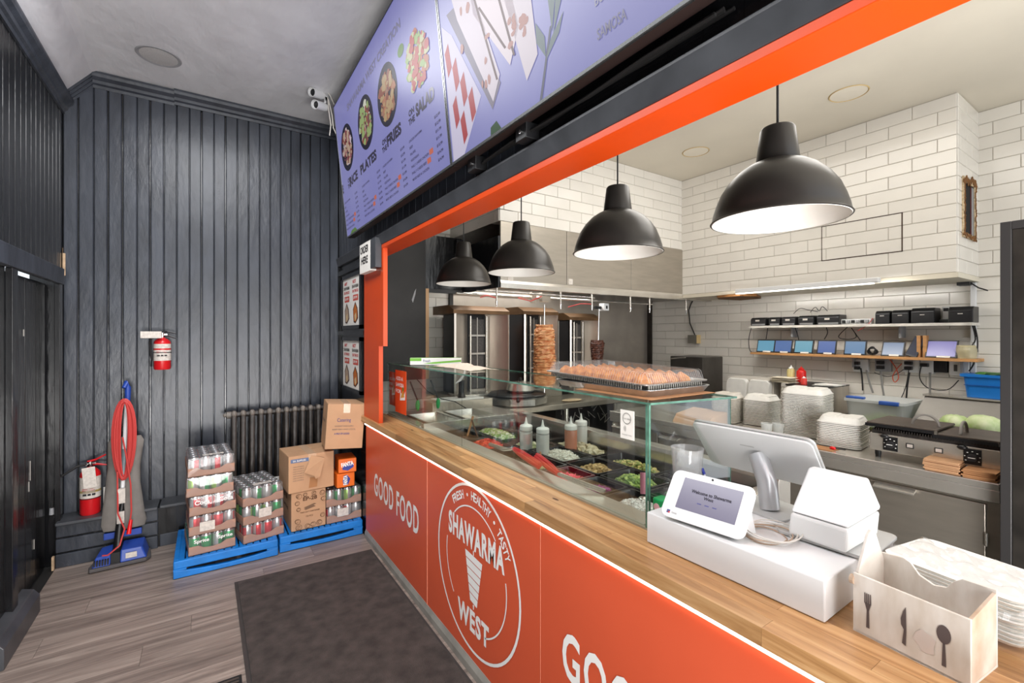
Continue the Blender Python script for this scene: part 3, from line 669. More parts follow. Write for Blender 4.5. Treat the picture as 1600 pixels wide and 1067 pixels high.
for k in range(3): obj('wave', ringmesh(fm, 0.012, 0.035, 0.006+0.004*k, 0.0012, -0.8, 0.8, 8), inkg, t)
t = None
# QR code omitted on purpose; stacked text lines instead stay blank

# ================================================================ MENU SCREENS
bx0, bz0, bx1, bz1, by0 = 0.93, 2.352, 0.823, 3.375, 3.79
upv = Vector((bx1-bx0, 0, bz1-bz0)).normalized(); HB = 1.026; WB = 1.884
def emi(name, rgb, s=0.5, rough=0.4): return mat(name, rgb, rough, emit=s*1.15, spec=0.2)
scr = mat('menu screen lavender', (132, 132, 186), 0.38, spec=0.3, emit=0.74, var=0.16, scale=1.3, rgb2=(116, 116, 180))
# emission follows the noise too
_n = scr.node_tree; _b = _n.nodes['Principled BSDF']; _l = _b.inputs['Base Color'].links[0].from_socket; _n.links.new(_l, _b.inputs['Emission Color']); _n.links.remove(_b.inputs['Base Color'].links[0]); _b.inputs['Base Color'].default_value = (.03, .03, .05, 1)
_rp = [n for n in _n.nodes if n.type == 'VALTORGB'][0]
tink = mat('screen dark ink', (52, 48, 66), 0.3, emit=0.7)
def menu(label, y0):
    t = thing('menu_screen', label, 'menu screen', (bx0, y0-WB/2, bz0), 0, 'wide menu screens above the counter')
    fm = frame((bx0, y0, bz0), RT, upv)
    def bx(name, a, b, c, d, e, f, m):
        mb = MB().box(a, c, e, b, d, f, fm); return obj(name, mb, m, t)
    bx('housing', 0, WB, 0, HB, -0.055, -0.003, mat('brown black housing', (40, 28, 26), 0.5))
    bx('screen', 0.008, WB-0.008, 0.010, HB-0.008, -0.003, 0.0, scr)
    bz = mat('slim metal bezel', (120, 122, 122), 0.25, metal=0.8)
    bx('bezel', 0, WB, 0, 0.010, -0.01, 0.003, bz); bx('bezel', 0, WB, HB-0.008, HB, -0.01, 0.003, mat('dark bezel', (40, 42, 46), 0.3, metal=0.5))
    bx('bezel', 0, 0.008, 0.01, HB-0.008, -0.01, 0.003, bz); bx('bezel', WB-0.008, WB, 0.01, HB-0.008, -0.01, 0.003, bz)
    return t, fm
m1, fm = menu('lit menu screen of rice, plates, fries and salad bowls by the back wall', by0)
def T(s, u, w, wd, ht, m=tink, bold=0.03): return text('lettering', s, fm @ Vector((u, w, 0)), RT, upv, wd, ht, m, m1, bold=bold, off=0.0012)
T('SHAWARMA WEST CREATION', 0.36, 0.845, 1.10, 0.05, mat('faint screen ink', (96, 94, 116), 0.3, emit=0.9))
for (s, a, b) in (('E', 0.0085, 0.045), ('RICE', 0.235, 0.45), ('PLATES', 0.523, 0.888), ('FRIES', 1.095, 1.335), ('SALAD', 1.55, 1.78)): T(s, a, 0.345, b-a, 0.066, bold=0.05)
for u0 in (0.175, 1.00, 1.445):
    T('ON', u0+0.01, 0.382, 0.075, 0.032, bold=0.04); T('THE', u0, 0.340, 0.085, 0.032, bold=0.04)
items = ['CHICKEN SHAWARMA', 'BEEF', 'FALAFEL', 'VEGETARIAN', 'PHILLY CHEESE CHICKEN', 'PHILLY CHEESE BEEF', 'MIXED BEEF & CHICKEN']
prices = ['$12.49', '$12.99', '$11.99', '$11.99', '$13.99', '$14.99', '$14.99']
badge = emi('badge orange', (206, 112, 90)); bowlm = emi('bowl dark', (44, 42, 62), 0.3)
for u0, pu in ((0.02, 0.33), (0.52, 0.86), (0.98, 1.29), (1.425, 1.755)):
    for i, s in enumerate(items):
        w_ = 0.258-0.0335*i; T(s, u0, w_, 0.011*len(s), 0.013, bold=0.015); T(prices[i], pu, w_, 0.062, 0.015, bold=0.03)
        if i in (4, 5):
            e_ = u0+0.011*len(s)+0.008; flat('badge', [(e_, w_-0.006), (e_+0.045, w_-0.006), (e_+0.045, w_+0.02), (e_, w_+0.02)], fm, badge, m1, 0.0012)
def bowl(cu, cw, r, cols, rim=True, seed=0):
    rr = random.Random(seed)
    if rim: flat('bowl_picture', circ(cu, cw, r, r), fm, bowlm, m1, 0.001)
    for i, c in enumerate(cols):
        mb = MB()
        for k in range(26):
            a = rr.uniform(0, 2*PI); q = (rr.random()**0.5)*r*(0.72 if rim else 0.82); s_ = r*rr.uniform(0.05, 0.16)
            n = 7; th = rr.uniform(0, 3)
            mb.add([fm @ Vector((cu+q*math.cos(a)+s_*(1.5 if j % 2 else 1)*math.cos(th+2*PI*j/n), cw+q*math.sin(a)+s_*math.sin(th+2*PI*j/n), 0.0013+0.0004*i+0.00001*k)) for j in range(n)], [tuple(range(n))])
        obj('bowl_picture', mb, emi('dish colour %d %d %d' % c, c, 0.5), m1)
bowl(0.26, 0.625, 0.165, [(206, 190, 196), (150, 90, 100), (120, 60, 62), (186, 160, 140)], seed=1)
bowl(0.735, 0.628, 0.168, [(170, 140, 130), (206, 206, 190), (150, 84, 70), (110, 70, 70), (150, 170, 110)], seed=2)
bowl(1.17, 0.62, 0.17, [(156, 116, 96), (176, 120, 90), (140, 80, 62), (176, 150, 110)], seed=3)
bowl(1.625, 0.60, 0.165, [(176, 130, 110), (180, 110, 84), (150, 176, 110), (190, 190, 150), (180, 80, 80)], rim=False, seed=4)
flat('leaf_picture', circ(1.43, 0.74, 0.045, 0.03), fm, emi('leaf colour', (110, 146, 80), 0.4), m1)
flat('leaf_picture', [(0.10, 0.011), (0.30, 0.011), (0.25, 0.04), (0.15, 0.035)], fm, emi('leaf colour', (110, 146, 80), 0.4), m1)
m2, fm2 = menu('lit menu screen picturing wraps on a checked cloth, nearer the camera', by0-WB-0.006)
def F2(pts, c, off=0.001, s=0.6, nm='picture'): return flat(nm, [(a-WB, b) for a, b in pts], fm2, emi('picture %d %d %d' % c, c, s), m2, off)
F2([(1.905, 0.60), (1.99, 0.52), (2.185, 0.185), (2.01, 0.012), (1.905, 0.012)], (198, 192, 214), 0.0008)
o0 = Vector((1.996, 0.352)); e1 = Vector((0.042, 0.031)); e2 = Vector((-0.015, 0.117))
for i in range(-5, 8):
    for j in range(-4, 3):
        if (i+j) % 2: continue
        c = [o0+e1*(i+a)+e2*(j+b) for a, b in ((-.46, -.46), (.46, -.46), (.46, .46), (-.46, .46))]; m_ = o0+e1*i+e2*j
        if min(p.x for p in c) < 1.905 or min(p.y for p in c) < 0.012: continue
        if m_.y < (m_.x-1.99)*1.0 or m_.y > 0.30+(2.10-m_.x)*1.9 or m_.y > 0.5: continue
        F2([tuple(p) for p in c], (176, 66, 70), 0.0014, 0.5)
F2([(1.96, 0.62), (2.26, 0.10), (2.33, 0.17), (2.14, 0.60)], (140, 132, 150), 0.0012, 0.4)
for (pts, c) in (([(1.99, 0.74), (2.05, 0.55), (2.27, 0.125), (2.33, 0.20), (2.20, 0.56), (2.16, 0.9)], (206, 196, 206)),
                 ([(2.14, 0.86), (2.18, 0.50), (2.40, 0.20), (2.47, 0.30), (2.33, 0.90)], (214, 202, 208)),
                 ([(2.34, 0.86), (2.40, 0.42), (2.49, 0.105), (2.56, 0.16), (2.54, 0.5), (2.50, 0.9)], (208, 198, 206))):
    F2(pts, c, 0.0018, 0.6)
for k in range(26):
    b = R.choice(((2.10, 0.5, 0.09), (2.23, 0.25, 0.06), (2.29, 0.45, 0.08), (2.43, 0.3, 0.05), (2.50, 0.28, 0.04), (2.46, 0.55, 0.07)))
    F2(circ(b[0]+R.uniform(-.5, .5)*b[2], b[1]+R.uniform(-1, 1)*b[2], R.uniform(.008, .02), R.uniform(.008, .02), 8, j=.2), (176, 128, 120), 0.0024+k*1e-5, 0.55)
for (a, b) in (((2.17, 0.62), (2.31, 0.19)), ((2.34, 0.52), (2.43, 0.22)), ((2.22, 0.5), (2.38, 0.27))):
    F2([a, (a[0]+.012, a[1]), (b[0]+.006, b[1]), (b[0]-.006, b[1])], (110, 84, 84), 0.0022, 0.4)
F2([(2.55, 0.012), (2.63, 0.21), (2.64, 0.21), (2.565, 0.012)], (110, 112, 130), 0.0012, 0.4)
for (a, b) in (((2.64, .19), (2.665, .42)), ((2.645, .18), (2.74, .40)), ((2.60, .12), (2.70, .22)), ((2.60, .13), (2.56, .26))):
    mx, my = (a[0]+b[0])/2, (a[1]+b[1])/2
    F2([a, (mx-.022, my), b, (mx+.022, my)], (124, 138, 140), 0.0014, 0.45)
F2([(2.23, 0.011), (2.31, 0.011), (2.28, 0.05), (2.235, 0.04)], (60, 96, 60), 0.0014, 0.3)
ft = mat('faint screen ink', (96, 94, 116))
text('lettering', 'SAMOSA', fm2 @ Vector((2.83-WB, 0.062, 0)), RT, upv, 0.11, 0.032, ft, m2, bold=0.02)
text('lettering', 'BURRITO BOWL', fm2 @ Vector((2.83-WB, 0.155, 0)), RT, upv, 0.22, 0.032, ft, m2, bold=0.02)
# cable loom and brackets under the screens
cl = m2
mb = MB()
for k in range(5):
    mb.tube([(0.985+0.008*k, 0.62+0.22*j+R.uniform(-.02, .02), 2.325+0.006*math.sin(j*2+k)+0.004*k) for j in range(6)], 0.005, 6)
obj('cable', mb, cable, cl)
for (y, lb) in ((1.78, 'small black bracket under the joint of the menu screens'), (1.40, 'thin black bracket with copper screw under the nearer menu screen')):
    t = thing('screen_bracket', lb, 'bracket', (1.0, y, 2.30)); obj('plate', MB().box(0.965, y-0.035, 2.30, 1.026, y+0.035, 2.36), blackp, t, bevel=0.003); obj('screw', MB().cyl((0.965, y, 2.33), (0.96, y, 2.33), 0.008), chrome, t)

# order sign
t = thing('order_sign', 'small white sign reading ORDER HERE hung on the orange post', 'sign', (XP-0.03, 3.45, 2.03))
obj('board', MB().box(XP-0.055, 3.32, 2.045, XP-0.012, 3.60, 2.265), paper, t)
obj('side', MB().box(XP-0.056, 3.20, 2.055, XP-0.013, 3.318, 2.262), greyp, t)
text('lettering', 'ORDER', (XP-0.055, 3.58, 2.19), RT, UP, 0.21, 0.055, ink, t, bold=0.03)
text('lettering', 'HERE', (XP-0.055, 3.555, 2.11), RT, UP, 0.17, 0.055, ink, t, bold=0.03)
# wall posters in black frames
for k, (z0, z1, lb) in enumerate(((1.63, 2.10, 'upper black-framed poster of loaded wraps beside the orange post'), (1.10, 1.56, 'lower black-framed poster of loaded wraps beside the orange post'))):
    t = thing('menu_poster', lb, 'poster', (XP-0.01, 4.02, z0), 0, 'framed wrap posters'); ya_, yb2 = 4.34, 3.70
    obj('frame', MB().box(XP-0.02, yb2, z0, XP+0.004, ya_, z0+0.03).box(XP-0.02, yb2, z1-0.03, XP+0.004, ya_, z1).box(XP-0.02, yb2, z0, XP+0.004, yb2+0.05, z1).box(XP-0.02, ya_-0.03, z0, XP+0.004, ya_, z1), blackg, t)
    obj('sheet', MB().box(XP-0.010, yb2+0.05, z0+0.03, XP-0.006, ya_-0.03, z1-0.03), paper, t)
    fp = frame((XP-0.010, ya_-0.03, z0+0.03), RT, UP); W = 0.56; Hh = z1-z0-0.06
    for c in (0.03, 0.31):
        text('lettering', ('ANY' if c < .1 else 'NOT'), fp @ Vector((c+.02, Hh*.86, 0)), RT, UP, 0.10, 0.03, inkr, t, bold=.03)
        text('lettering', 'SHAWARMA', fp @ Vector((c, Hh*.76, 0)), RT, UP, 0.20, 0.03, inkg, t, bold=.03)
        text('lettering', 'ON THE GO', fp @ Vector((c+.01, Hh*.67, 0)), RT, UP, 0.18, 0.025, inkr, t, bold=.03)
        flat('print', [(c+.03, Hh*.5), (c+.19, Hh*.5), (c+.19, Hh*.62), (c+.03, Hh*.62)], fp, mat('poster red', (206, 84, 70), 0.5), t)
        text('lettering', '$9.99', fp @ Vector((c+.05, Hh*.53, 0)), RT, UP, 0.11, 0.025, paper, t, bold=.03, off=.002)
        flat('print', [(c+.10, Hh*.48), (c+.03, Hh*.32), (c+.05, Hh*.06), (c+.11, Hh*.04), (c+.19, Hh*.14), (c+.17, Hh*.34)], fp, mat('wrap outline', (72, 44, 34), 0.6), t)
        flat('print', [(c+.10, Hh*.44), (c+.045, Hh*.30), (c+.06, Hh*.09), (c+.11, Hh*.07), (c+.17, Hh*.16), (c+.155, Hh*.32)], fp, mat('wrap print %d' % (c > .1), (176, 150, 130) if c < .1 else (190, 106, 44), 0.6), t, 0.0016)
        flat('print', [(c+.08, Hh*.20), (c+.13, Hh*.26), (c+.14, Hh*.13), (c+.10, Hh*.08)], fp, mat('wrap filling', (214, 186, 140), 0.6), t, 0.002)

# ================================================================ SHOP FLOOR OBJECTS
t = thing('floor_mat', 'large charcoal entrance mat lying along the orange counter', 'mat', (0.58, 1.8, 0))
obj('pile', MB().prism([(0.19, -0.3), (0.985, -0.3), (0.985, 3.36), (0.90, 3.375), (0.165, 3.395), (0.158, 3.38)], 0.001, 0.011, 'z'), mat('charcoal mat pile', (74, 66, 62), 0.95, var=0.45, scale=14, bump=0.9, bscale=220), t)
obj('rubber_edge', MB().prism([(0.165, -0.3), (1.0, -0.3), (1.0, 3.385), (0.14, 3.412)], 0.0005, 0.006, 'z'), mat('grey rubber edge', (58, 52, 50), 0.8, var=0.2), t)
t = thing('floor_vent', 'small black slotted floor vent beside the mat', 'vent', (0.065, 2.45, 0))
obj('frame', MB().box(0.0, 2.34, 0.0, 0.13, 2.475, 0.004), blackp, t, bevel=0.001)
for k in range(5): obj('slat', MB().box(0.012, 2.355+k*0.023, 0.004, 0.118, 2.366+k*0.023, 0.007), mat('brown metal slat', (70, 60, 54), 0.5), t)

# ---- radiator
t = thing('radiator', 'old dark cast iron column radiator on the back wall behind the boxes', 'radiator', (0.5, 4.36, 0.06))
rm = mat('worn cast iron', (62, 56, 52), 0.42, var=0.5, scale=22, bump=0.2)
rc = mat('grey radiator cap', (128, 120, 112), 0.5, var=0.4, scale=25)
x = 0.175
while x < 0.86:
    sec = obj('section', MB().tube([(x, 4.30, 0.10), (x, 4.30, 0.92), (x, 4.315, 0.945), (x, 4.36, 0.95), (x, 4.405, 0.945), (x, 4.42, 0.92), (x, 4.42, 0.10), (x, 4.36, 0.09)], 0.019, 8, True), rm, t, smooth=True)
    obj('cap', MB().ball((x, 4.30, 0.945), 0.022, 0.025, 0.026, 10, 6), rc, sec, smooth=True)
    obj('column', MB().cyl((x, 4.36, 0.1), (x, 4.36, 0.93), 0.013), rm, sec, smooth=True)
    x += 0.0635
obj('pipe', MB().cyl((0.135, 4.36, 0.93), (0.87, 4.36, 0.93), 0.022).cyl((0.135, 4.36, 0.13), (0.87, 4.36, 0.13), 0.022), rm, t, smooth=True)
obj('valve', MB().cyl((0.125, 4.36, 0.93), (0.16, 4.36, 0.93), 0.028).ball((0.115, 4.36, 0.93), 0.016), rc, t, smooth=True)

# ---- fire extinguishers
def extinguisher(label, base, r, h, bands, hose_l, wall):
    t = thing('fire_extinguisher', label, 'fire extinguisher', base)
    obj('cylinder', MB().lathe([(0.001, 0), (r*0.9, 0), (r, 0.012), (r, h*0.80), (r*0.93, h*0.88), (r*0.6, h*0.95), (r*0.32, h*0.98), (r*0.32, h)], n=28), red, t, local=True, smooth=True)
    for (z0, z1, m_) in bands:
        o = obj('label_band', MB().lathe([(r+0.0008, h*z0), (r+0.0008, h*z1)], n=28, cap=False), m_, t, local=True, smooth=True)
    obj('pictogram', MB().box(-r*0.55, -r-0.001, h*0.42, -r*0.2, -r*0.80, h*0.46).box(-r*0.1, -r-0.0025, h*0.42, r*0.2, -r*0.9, h*0.46).box(r*0.3, -r-0.0005, h*0.42, r*0.6, -r*0.78, h*0.46), ink, t, local=True)['kind'] = 'stuff'
    obj('text_band', MB().box(-r*0.6, -r-0.0006, h*0.53, r*0.55, -r*0.78, h*0.535).box(-r*0.6, -r-0.0006, h*0.56, r*0.4, -r*0.78, h*0.565), inkr, t, local=True)['kind'] = 'stuff'
    obj('strap', MB().lathe([(r+0.002, h*0.52 if wall else h*0.34), (r+0.002, h*0.545 if wall else h*0.355)], n=28, cap=False), ink, t, local=True)
    obj('valve', MB().cyl((0, 0, h), (0, 0, h+0.035), r*0.3).cyl((-0.02, 0, h+0.02), (0.03, 0, h+0.02), 0.012), chrome, t, local=True, smooth=True)
    hm = blackp if wall else red
    obj('lever', MB().tube([(-0.015, 0, h+0.035), (0.03, -0.005, h+0.045), (0.085, -0.01, h+(0.03 if wall else 0.075))], [0.008, 0.007, 0.005], 6), hm, t, local=True)
    obj('handle', MB().tube([(-0.01, 0, h+0.015), (0.04, -0.005, h+0.012), (0.09, -0.01, h-(0.01 if wall else 0.0))], [0.008, 0.007, 0.005], 6), hm, t, local=True)
    obj('hose', MB().tube([(-0.015, 0, h+0.018)]+[Vector(p) for p in hose_l], 0.008, 8), cable, t, local=True, smooth=True)
    n0 = Vector(hose_l[-1]); obj('nozzle', MB().cyl(n0, n0+Vector((0, 0, -0.045)), 0.011, 0.014), blackp if wall else greyl, t, local=True, smooth=True)
    tg = thing('inspection_tag', 'small paper inspection tag hanging from the %s extinguisher' % ('wall mounted' if wall else 'standing'), 'tag', (base[0]-0.03, base[1]-r-0.01, base[2]+h))
    if wall: obj('card', MB().box(base[0]-0.125, base[1]-r-0.012, base[2]+h-0.005, base[0]+0.0, base[1]-r-0.010, base[2]+h+0.045), labelm, tg, bevel=0.0005)
    else: obj('card', MB().box(-0.005, -0.002, -0.14, 0.065, 0, 0.005, Matrix.Rotation(-0.08, 4, 'Y')), labelm, tg, local=True)
    obj('tie', MB().tube([(base[0]-0.012, base[1]-r-0.011, base[2]+h+0.02), (base[0], base[1]-0.02, base[2]+h+0.03)], 0.0015, 5), paper, tg)
    return t
extinguisher('small red fire extinguisher mounted high on the black boards', (-0.292, 4.415, 1.315), 0.054, 0.245,
    [(0.66, 0.80, labelm), (0.28, 0.61, labelm)], [(-0.06, 0, 0.255), (-0.075, -0.01, 0.21), (-0.07, -0.01, 0.12), (-0.058, -0.01, 0.07)], True)
extinguisher('larger red fire extinguisher standing on the black ledge by the left wall', (-0.70, 4.395, pz), 0.057, 0.335,
    [(0.36, 0.80, labelm), (0.47, 0.52, mat('yellow label', (214, 190, 90), 0.6))], [(-0.07, -0.01, 0.345), (-0.15, -0.02, 0.29), (-0.185, -0.03, 0.20), (-0.19, -0.04, 0.09)], False)
t = thing('boot_cleaner_card', 'small white card with dark shapes leaning behind the standing extinguisher', 'card', (-0.60, 4.44, pz))
obj('card', MB().box(-0.635, 4.43, pz, -0.575, 4.436, 0.47), paper, t)
fpc = frame((-0.635, 4.4295, pz), (1, 0, 0), (0, 0, 1))
for c in ((0.03, 0.12), (0.025, 0.07), (0.038, 0.03)): flat('print', circ(c[0], c[1], 0.015, 0.018, 9, j=.35), fpc, ink, t)

# ---- upright vacuum
t = thing('upright_vacuum', 'blue upright vacuum with grey cloth bag leaning on the back wall', 'vacuum cleaner', (-0.50, 4.18, 0))
bs = obj('base', MB().prism([(-0.655, 4.06), (-0.36, 4.075), (-0.335, 4.12), (-0.35, 4.26), (-0.64, 4.26), (-0.665, 4.11)], 0.004, 0.028, 'z'), mat('grey rubber bumper', (80, 76, 76), 0.7), t, bevel=0.006)
obj('motor_hood', MB().add([(-0.645,4.07,0.028),(-0.55,4.07,0.028),(-0.55,4.25,0.028),(-0.635,4.25,0.028),(-0.63,4.10,0.085),(-0.55,4.10,0.095),(-0.55,4.245,0.11),(-0.615,4.245,0.10)], [(0,3,2,1),(4,5,6,7),(0,1,5,4),(1,2,6,5),(2,3,7,6),(3,0,4,7)]), bluev, t, bevel=0.008)
obj('motor_hood', MB().add([(-0.50,4.075,0.028),(-0.355,4.085,0.028),(-0.355,4.25,0.028),(-0.50,4.25,0.028),(-0.50,4.10,0.105),(-0.385,4.11,0.10),(-0.38,4.245,0.12),(-0.50,4.245,0.12)], [(0,3,2,1),(4,5,6,7),(0,1,5,4),(1,2,6,5),(2,3,7,6),(3,0,4,7)]), bluev, t, bevel=0.008)
obj('neck', MB().box(-0.549, 4.09, 0.03, -0.501, 4.25, 0.10).tube([(-0.525, 4.19, 0.08), (-0.515, 4.24, 0.30), (-0.505, 4.27, 0.42)], [0.028, 0.022, 0.018], 10), blackp, t, smooth=True)
for k in range(6): obj('vent_slot', MB().box(-0.635+k*0.014, 4.067+0.002*k*0, 0.038, -0.627+k*0.014, 4.09, 0.072), ink, t)
obj('sticker', MB().box(-0.47, 4.083, 0.05, -0.41, 4.0868, 0.085, Matrix.Translation((0, -0.0035, 0))), labelm, t)
obj('bumper_bar', MB().box(-0.61, 4.255, 0.14, -0.40, 4.275, 0.185), bluev, t, bevel=0.004)
# bag
mb = MB(); prof = [(0.20, 0.115, 0.03), (0.24, 0.125, 0.045), (0.36, 0.112, 0.055), (0.50, 0.098, 0.055), (0.62, 0.092, 0.05), (0.74, 0.100, 0.045), (0.80, 0.103, 0.035), (0.835, 0.085, 0.015)]
n = 20; vs = []
for (z, a, b) in prof:
    for k in range(n):
        th = 2*PI*k/n; q = 1+0.06*math.sin(3*th+z*9)
        vs.append((-0.505+a*q*math.cos(th), 4.27+(z-0.2)*0.16+b*math.sin(th), z))
mb.add(vs, [(j*n+k, j*n+(k+1) % n, (j+1)*n+(k+1) % n, (j+1)*n+k) for j in range(len(prof)-1) for k in range(n)]+[tuple(range(n-1, -1, -1)), tuple((len(prof)-1)*n+k for k in range(n))])
obj('cloth_bag', mb, greyf, t, smooth=True)
obj('pole', MB().cyl((-0.505, 4.22, 0.42), (-0.497, 4.37, 1.10), 0.013), whitep, t, smooth=True)
obj('clear_hose', MB().cyl((-0.502, 4.25, 0.58), (-0.498, 4.29, 0.76), 0.017), mat('grey translucent tube', (110, 124, 128), 0.3), t, smooth=True)
obj('label', MB().box(-0.525, 4.19, 0.40, -0.485, 4.215, 0.50), labelm, t)
obj('label', MB().box(-0.53, 4.19, 0.26, -0.49, 4.21, 0.34), labelm, t)
obj('handle_grip', MB().tube([(-0.497, 4.37, 1.02), (-0.495, 4.40, 1.12), (-0.495, 4.41, 1.19), (-0.505, 4.40, 1.225), (-0.515, 4.38, 1.19)], [0.015, 0.018, 0.02, 0.018, 0.012], 10), bluev, t, smooth=True)
cd = None
for k in range(8):
    a = 0.066-0.0062*k; b = 0.285-0.009*(k % 4); yy = 4.225-0.008*(k % 3)
    _o = obj('power_cord' if cd is None else 'loop', MB().tube([(-0.50+a*math.cos(q)*(1+0.1*math.sin(q))+0.003*math.sin(k), yy+0.15*(b*math.sin(q))/1.0*0.55+0.04, 0.835+b*math.sin(q)) for q in [2*PI*j/26 for j in range(26)]], 0.0052, 6, True), redcord, cd if cd is not None else t, smooth=True)
    if cd is None: cd = _o; cd['label'] = 'red power cord coiled on the handle'
obj('tail', MB().tube([(-0.50, 4.20, 0.86), (-0.48, 4.20, 0.72), (-0.455, 4.19, 0.52), (-0.45, 4.18, 0.34), (-0.46, 4.16, 0.22)], 0.0052, 6).tube([(-0.53, 4.21, 0.62), (-0.525, 4.19, 0.45), (-0.52, 4.16, 0.34), (-0.48, 4.12, 0.24), (-0.50, 4.07, 0.15), (-0.56, 4.07, 0.10), (-0.59, 4.08, 0.10)], 0.0052, 6), redcord, cd, smooth=True)
obj('plug', MB().cyl((-0.452, 4.175, 0.28), (-0.462, 4.15, 0.19), 0.010, 0.014), redp, cd, smooth=True)

# ---- pallets
def pallet(label, x0, y0, W, D, rot=0.0):
    t = thing('pallet', label, 'pallet', (x0, y0, 0), rot, 'blue plastic pallets'); h = 0.115
    n = 13
    for k in range(n):
        a = 0.02+(W-0.04)*k/n; obj('deck_slat', MB().box(a+0.004, 0.03, h-0.02, a+(W-0.04)/n-0.006, D-0.03, h-0.004), bluepl, t, local=True)
    for (a, b, nm) in ((0, 0.03, 'deck_rim'), (D-0.03, D, 'deck_rim')):
        obj(nm, MB().box(0, a, h-0.052, W, b, h), bluepl, t, local=True, bevel=0.006)
    for (a, b) in ((0, 0.03), (W-0.03, W)): obj('deck_rim', MB().box(a, 0.03, h-0.052, b, D-0.03, h), bluepl, t, local=True, bevel=0.005)
    for yy in (0.0, D*0.45, D-0.03):
        pts = [(0, 0)]+[(W*q, 0.0) for q in (0.2, 0.8)]+[(W, 0), (W, 0.052)]+[(W*(1-q), 0.052-0.022*math.sin(PI*q)**1.0) for q in (0.12, 0.25, 0.4, 0.5, 0.6, 0.75, 0.88)]+[(0, 0.052)]
        pts = [(x_, z_+0.004) for x_, z_ in pts]
        obj('runner', MB().prism(pts, yy, yy+0.03, 'y'), bluepl, t, local=True, bevel=0.004)
        for xx in (0.0, W-0.07): obj('block', MB().box(xx, yy, 0.052, xx+0.07, yy+0.03, h-0.05), bluepl, t, local=True)
    for xx in (0, W-0.04): obj('runner', MB().box(xx, 0.03, 0.0, xx+0.04, D-0.03, 0.045), bluepl, t, local=True, bevel=0.004)
    return t
pallet('blue plastic pallet under the two soda stacks, left one', -0.187, 3.667, 0.605, 0.60)
pallet('blue plastic pallet under the cardboard boxes, beside the orange counter', 0.432, 3.69, 0.59, 0.56)

# ---- soda packs: tray, 24 cans, film
canprof = [(0.001, 0.002), (0.024, 0.0), (0.0325, 0.008), (0.0325, 0.104), (0.026, 0.117), (0.0275, 0.121), (0.0255, 0.121), (0.0245, 0.117), (0.001, 0.117)]
can_side = MB().lathe(canprof, n=12)
CANM = {}
def canmesh(key, m, m2=None):
    if key in CANM: return CANM[key]
    me = can_side.mesh('can', m, True); me.materials.append(mat('can aluminium', (190, 190, 192), 0.25, metal=0.85))
    if m2: me.materials.append(m2)
    for p in me.polygons:
        z = sum(me.vertices[i].co.z for i in p.vertices)/len(p.vertices)
        if z > 0.105 or z < 0.008: p.material_index = 1
        elif m2:
            a = math.atan2(p.center.y, p.center.x)
            if math.sin(a*2+0.6) > 0.15: p.material_index = 2
    CANM[key] = me; return me
cr, cs, cg = mat('can red', (206, 32, 44), 0.3, metal=0.3), mat('can silver', (196, 198, 198), 0.3, metal=0.6), mat('can green', (30, 150, 84), 0.3, metal=0.3)
co_ = mat('can lime', (150, 190, 90), 0.3, metal=0.3)
traym = mat('soda tray cardboard', (176, 134, 112), 0.7, var=0.1, scale=8)
def pack(label, loc, rotz, kind, group, txt=None, sticker=None):
    t = thing('soda_pack', label, 'soda pack', loc, rotz, group); W, D = 0.268, 0.40
    rr = random.Random(hash(label) % 999)
    obj('tray', MB().box(0, 0, 0, W, D, 0.004).prism([(0, 0), (W, 0), (W, 0.058), (W*.80, 0.058), (W*.68, 0.040), (W*.5, 0.034), (W*.32, 0.040), (W*.2, 0.058), (0, 0.058)], 0, 0.003, 'y').box(0, D-0.003, 0, W, D, 0.058).box(0, 0, 0, 0.003, D, 0.058).box(W-0.003, 0, 0, W, D, 0.058), traym, t, local=True)
    keys = {'coke': [('r', cr, cs), ('s', cs, cr)], 'zero': [('s', cs, cr), ('s2', cs, None)], 'sprite': [('g', cg, cs), ('g2', cg, None)], 'ginger': [('l', cs, co_), ('g', cg, cs)], 'seven': [('s2', cs, None), ('sg', cs, cg)]}[kind]
    for i in range(4):
        for j in range(6):
            k = keys[(i+j) % 2]; me = canmesh(*k)
            c = bpy.data.objects.new('can', me); link(c, t); c.location = (0.0355+0.0655*i, 0.036+0.0655*j, 0.005); c.rotation_euler = (0, 0, rr.uniform(0, 6.28))
    fmw = MB(); 
    fmw.add([(-0.001, -0.001, 0.004), (W+.001, -.001, 0.004), (W+.001, D+.001, .004), (-.001, D+.001, .004), (0.004, 0.004, 0.123), (W-.004, 0.004, .123), (W-.004, D-.004, .123), (.004, D-.004, .123),
        (W*.3, -0.002, 0.06), (W*.7, -0.002, 0.065)], [(4,5,6,7),(0,1,9,8),(0,8,4),(8,9,5,4),(9,1,5),(1,2,6,5),(2,3,7,6),(3,0,4,7)])
    obj('wrap_film', fmw, film, t, local=True)
    if txt:
        text('lettering', txt[0], (0.03, -0.0025, 0.070), (1, 0, 0), (0, 0, 1), 0.085, 0.030, txt[1], t, bold=0.02, local=True)
        text('lettering', txt[0], (0.165, -0.0025, 0.070), (1, 0, 0), (0, 0, 1), 0.085, 0.030, txt[1], t, bold=0.02, local=True)
    if sticker: obj('sticker', MB().box(sticker[0], -0.006, sticker[1], sticker[0]+0.085, -0.0045, sticker[1]+0.062), labelm, t, local=True)
    obj('top_label', MB().box(W*.32, D*.12, 0.1235, W*.78, D*.24, 0.1242), labelm, t, local=True)
    return t
g1, g2, g3 = 'soda packs of the left stack', 'soda packs of the middle stack', 'soda packs below the orange boxes'
z = 0.115; H_ = 0.129
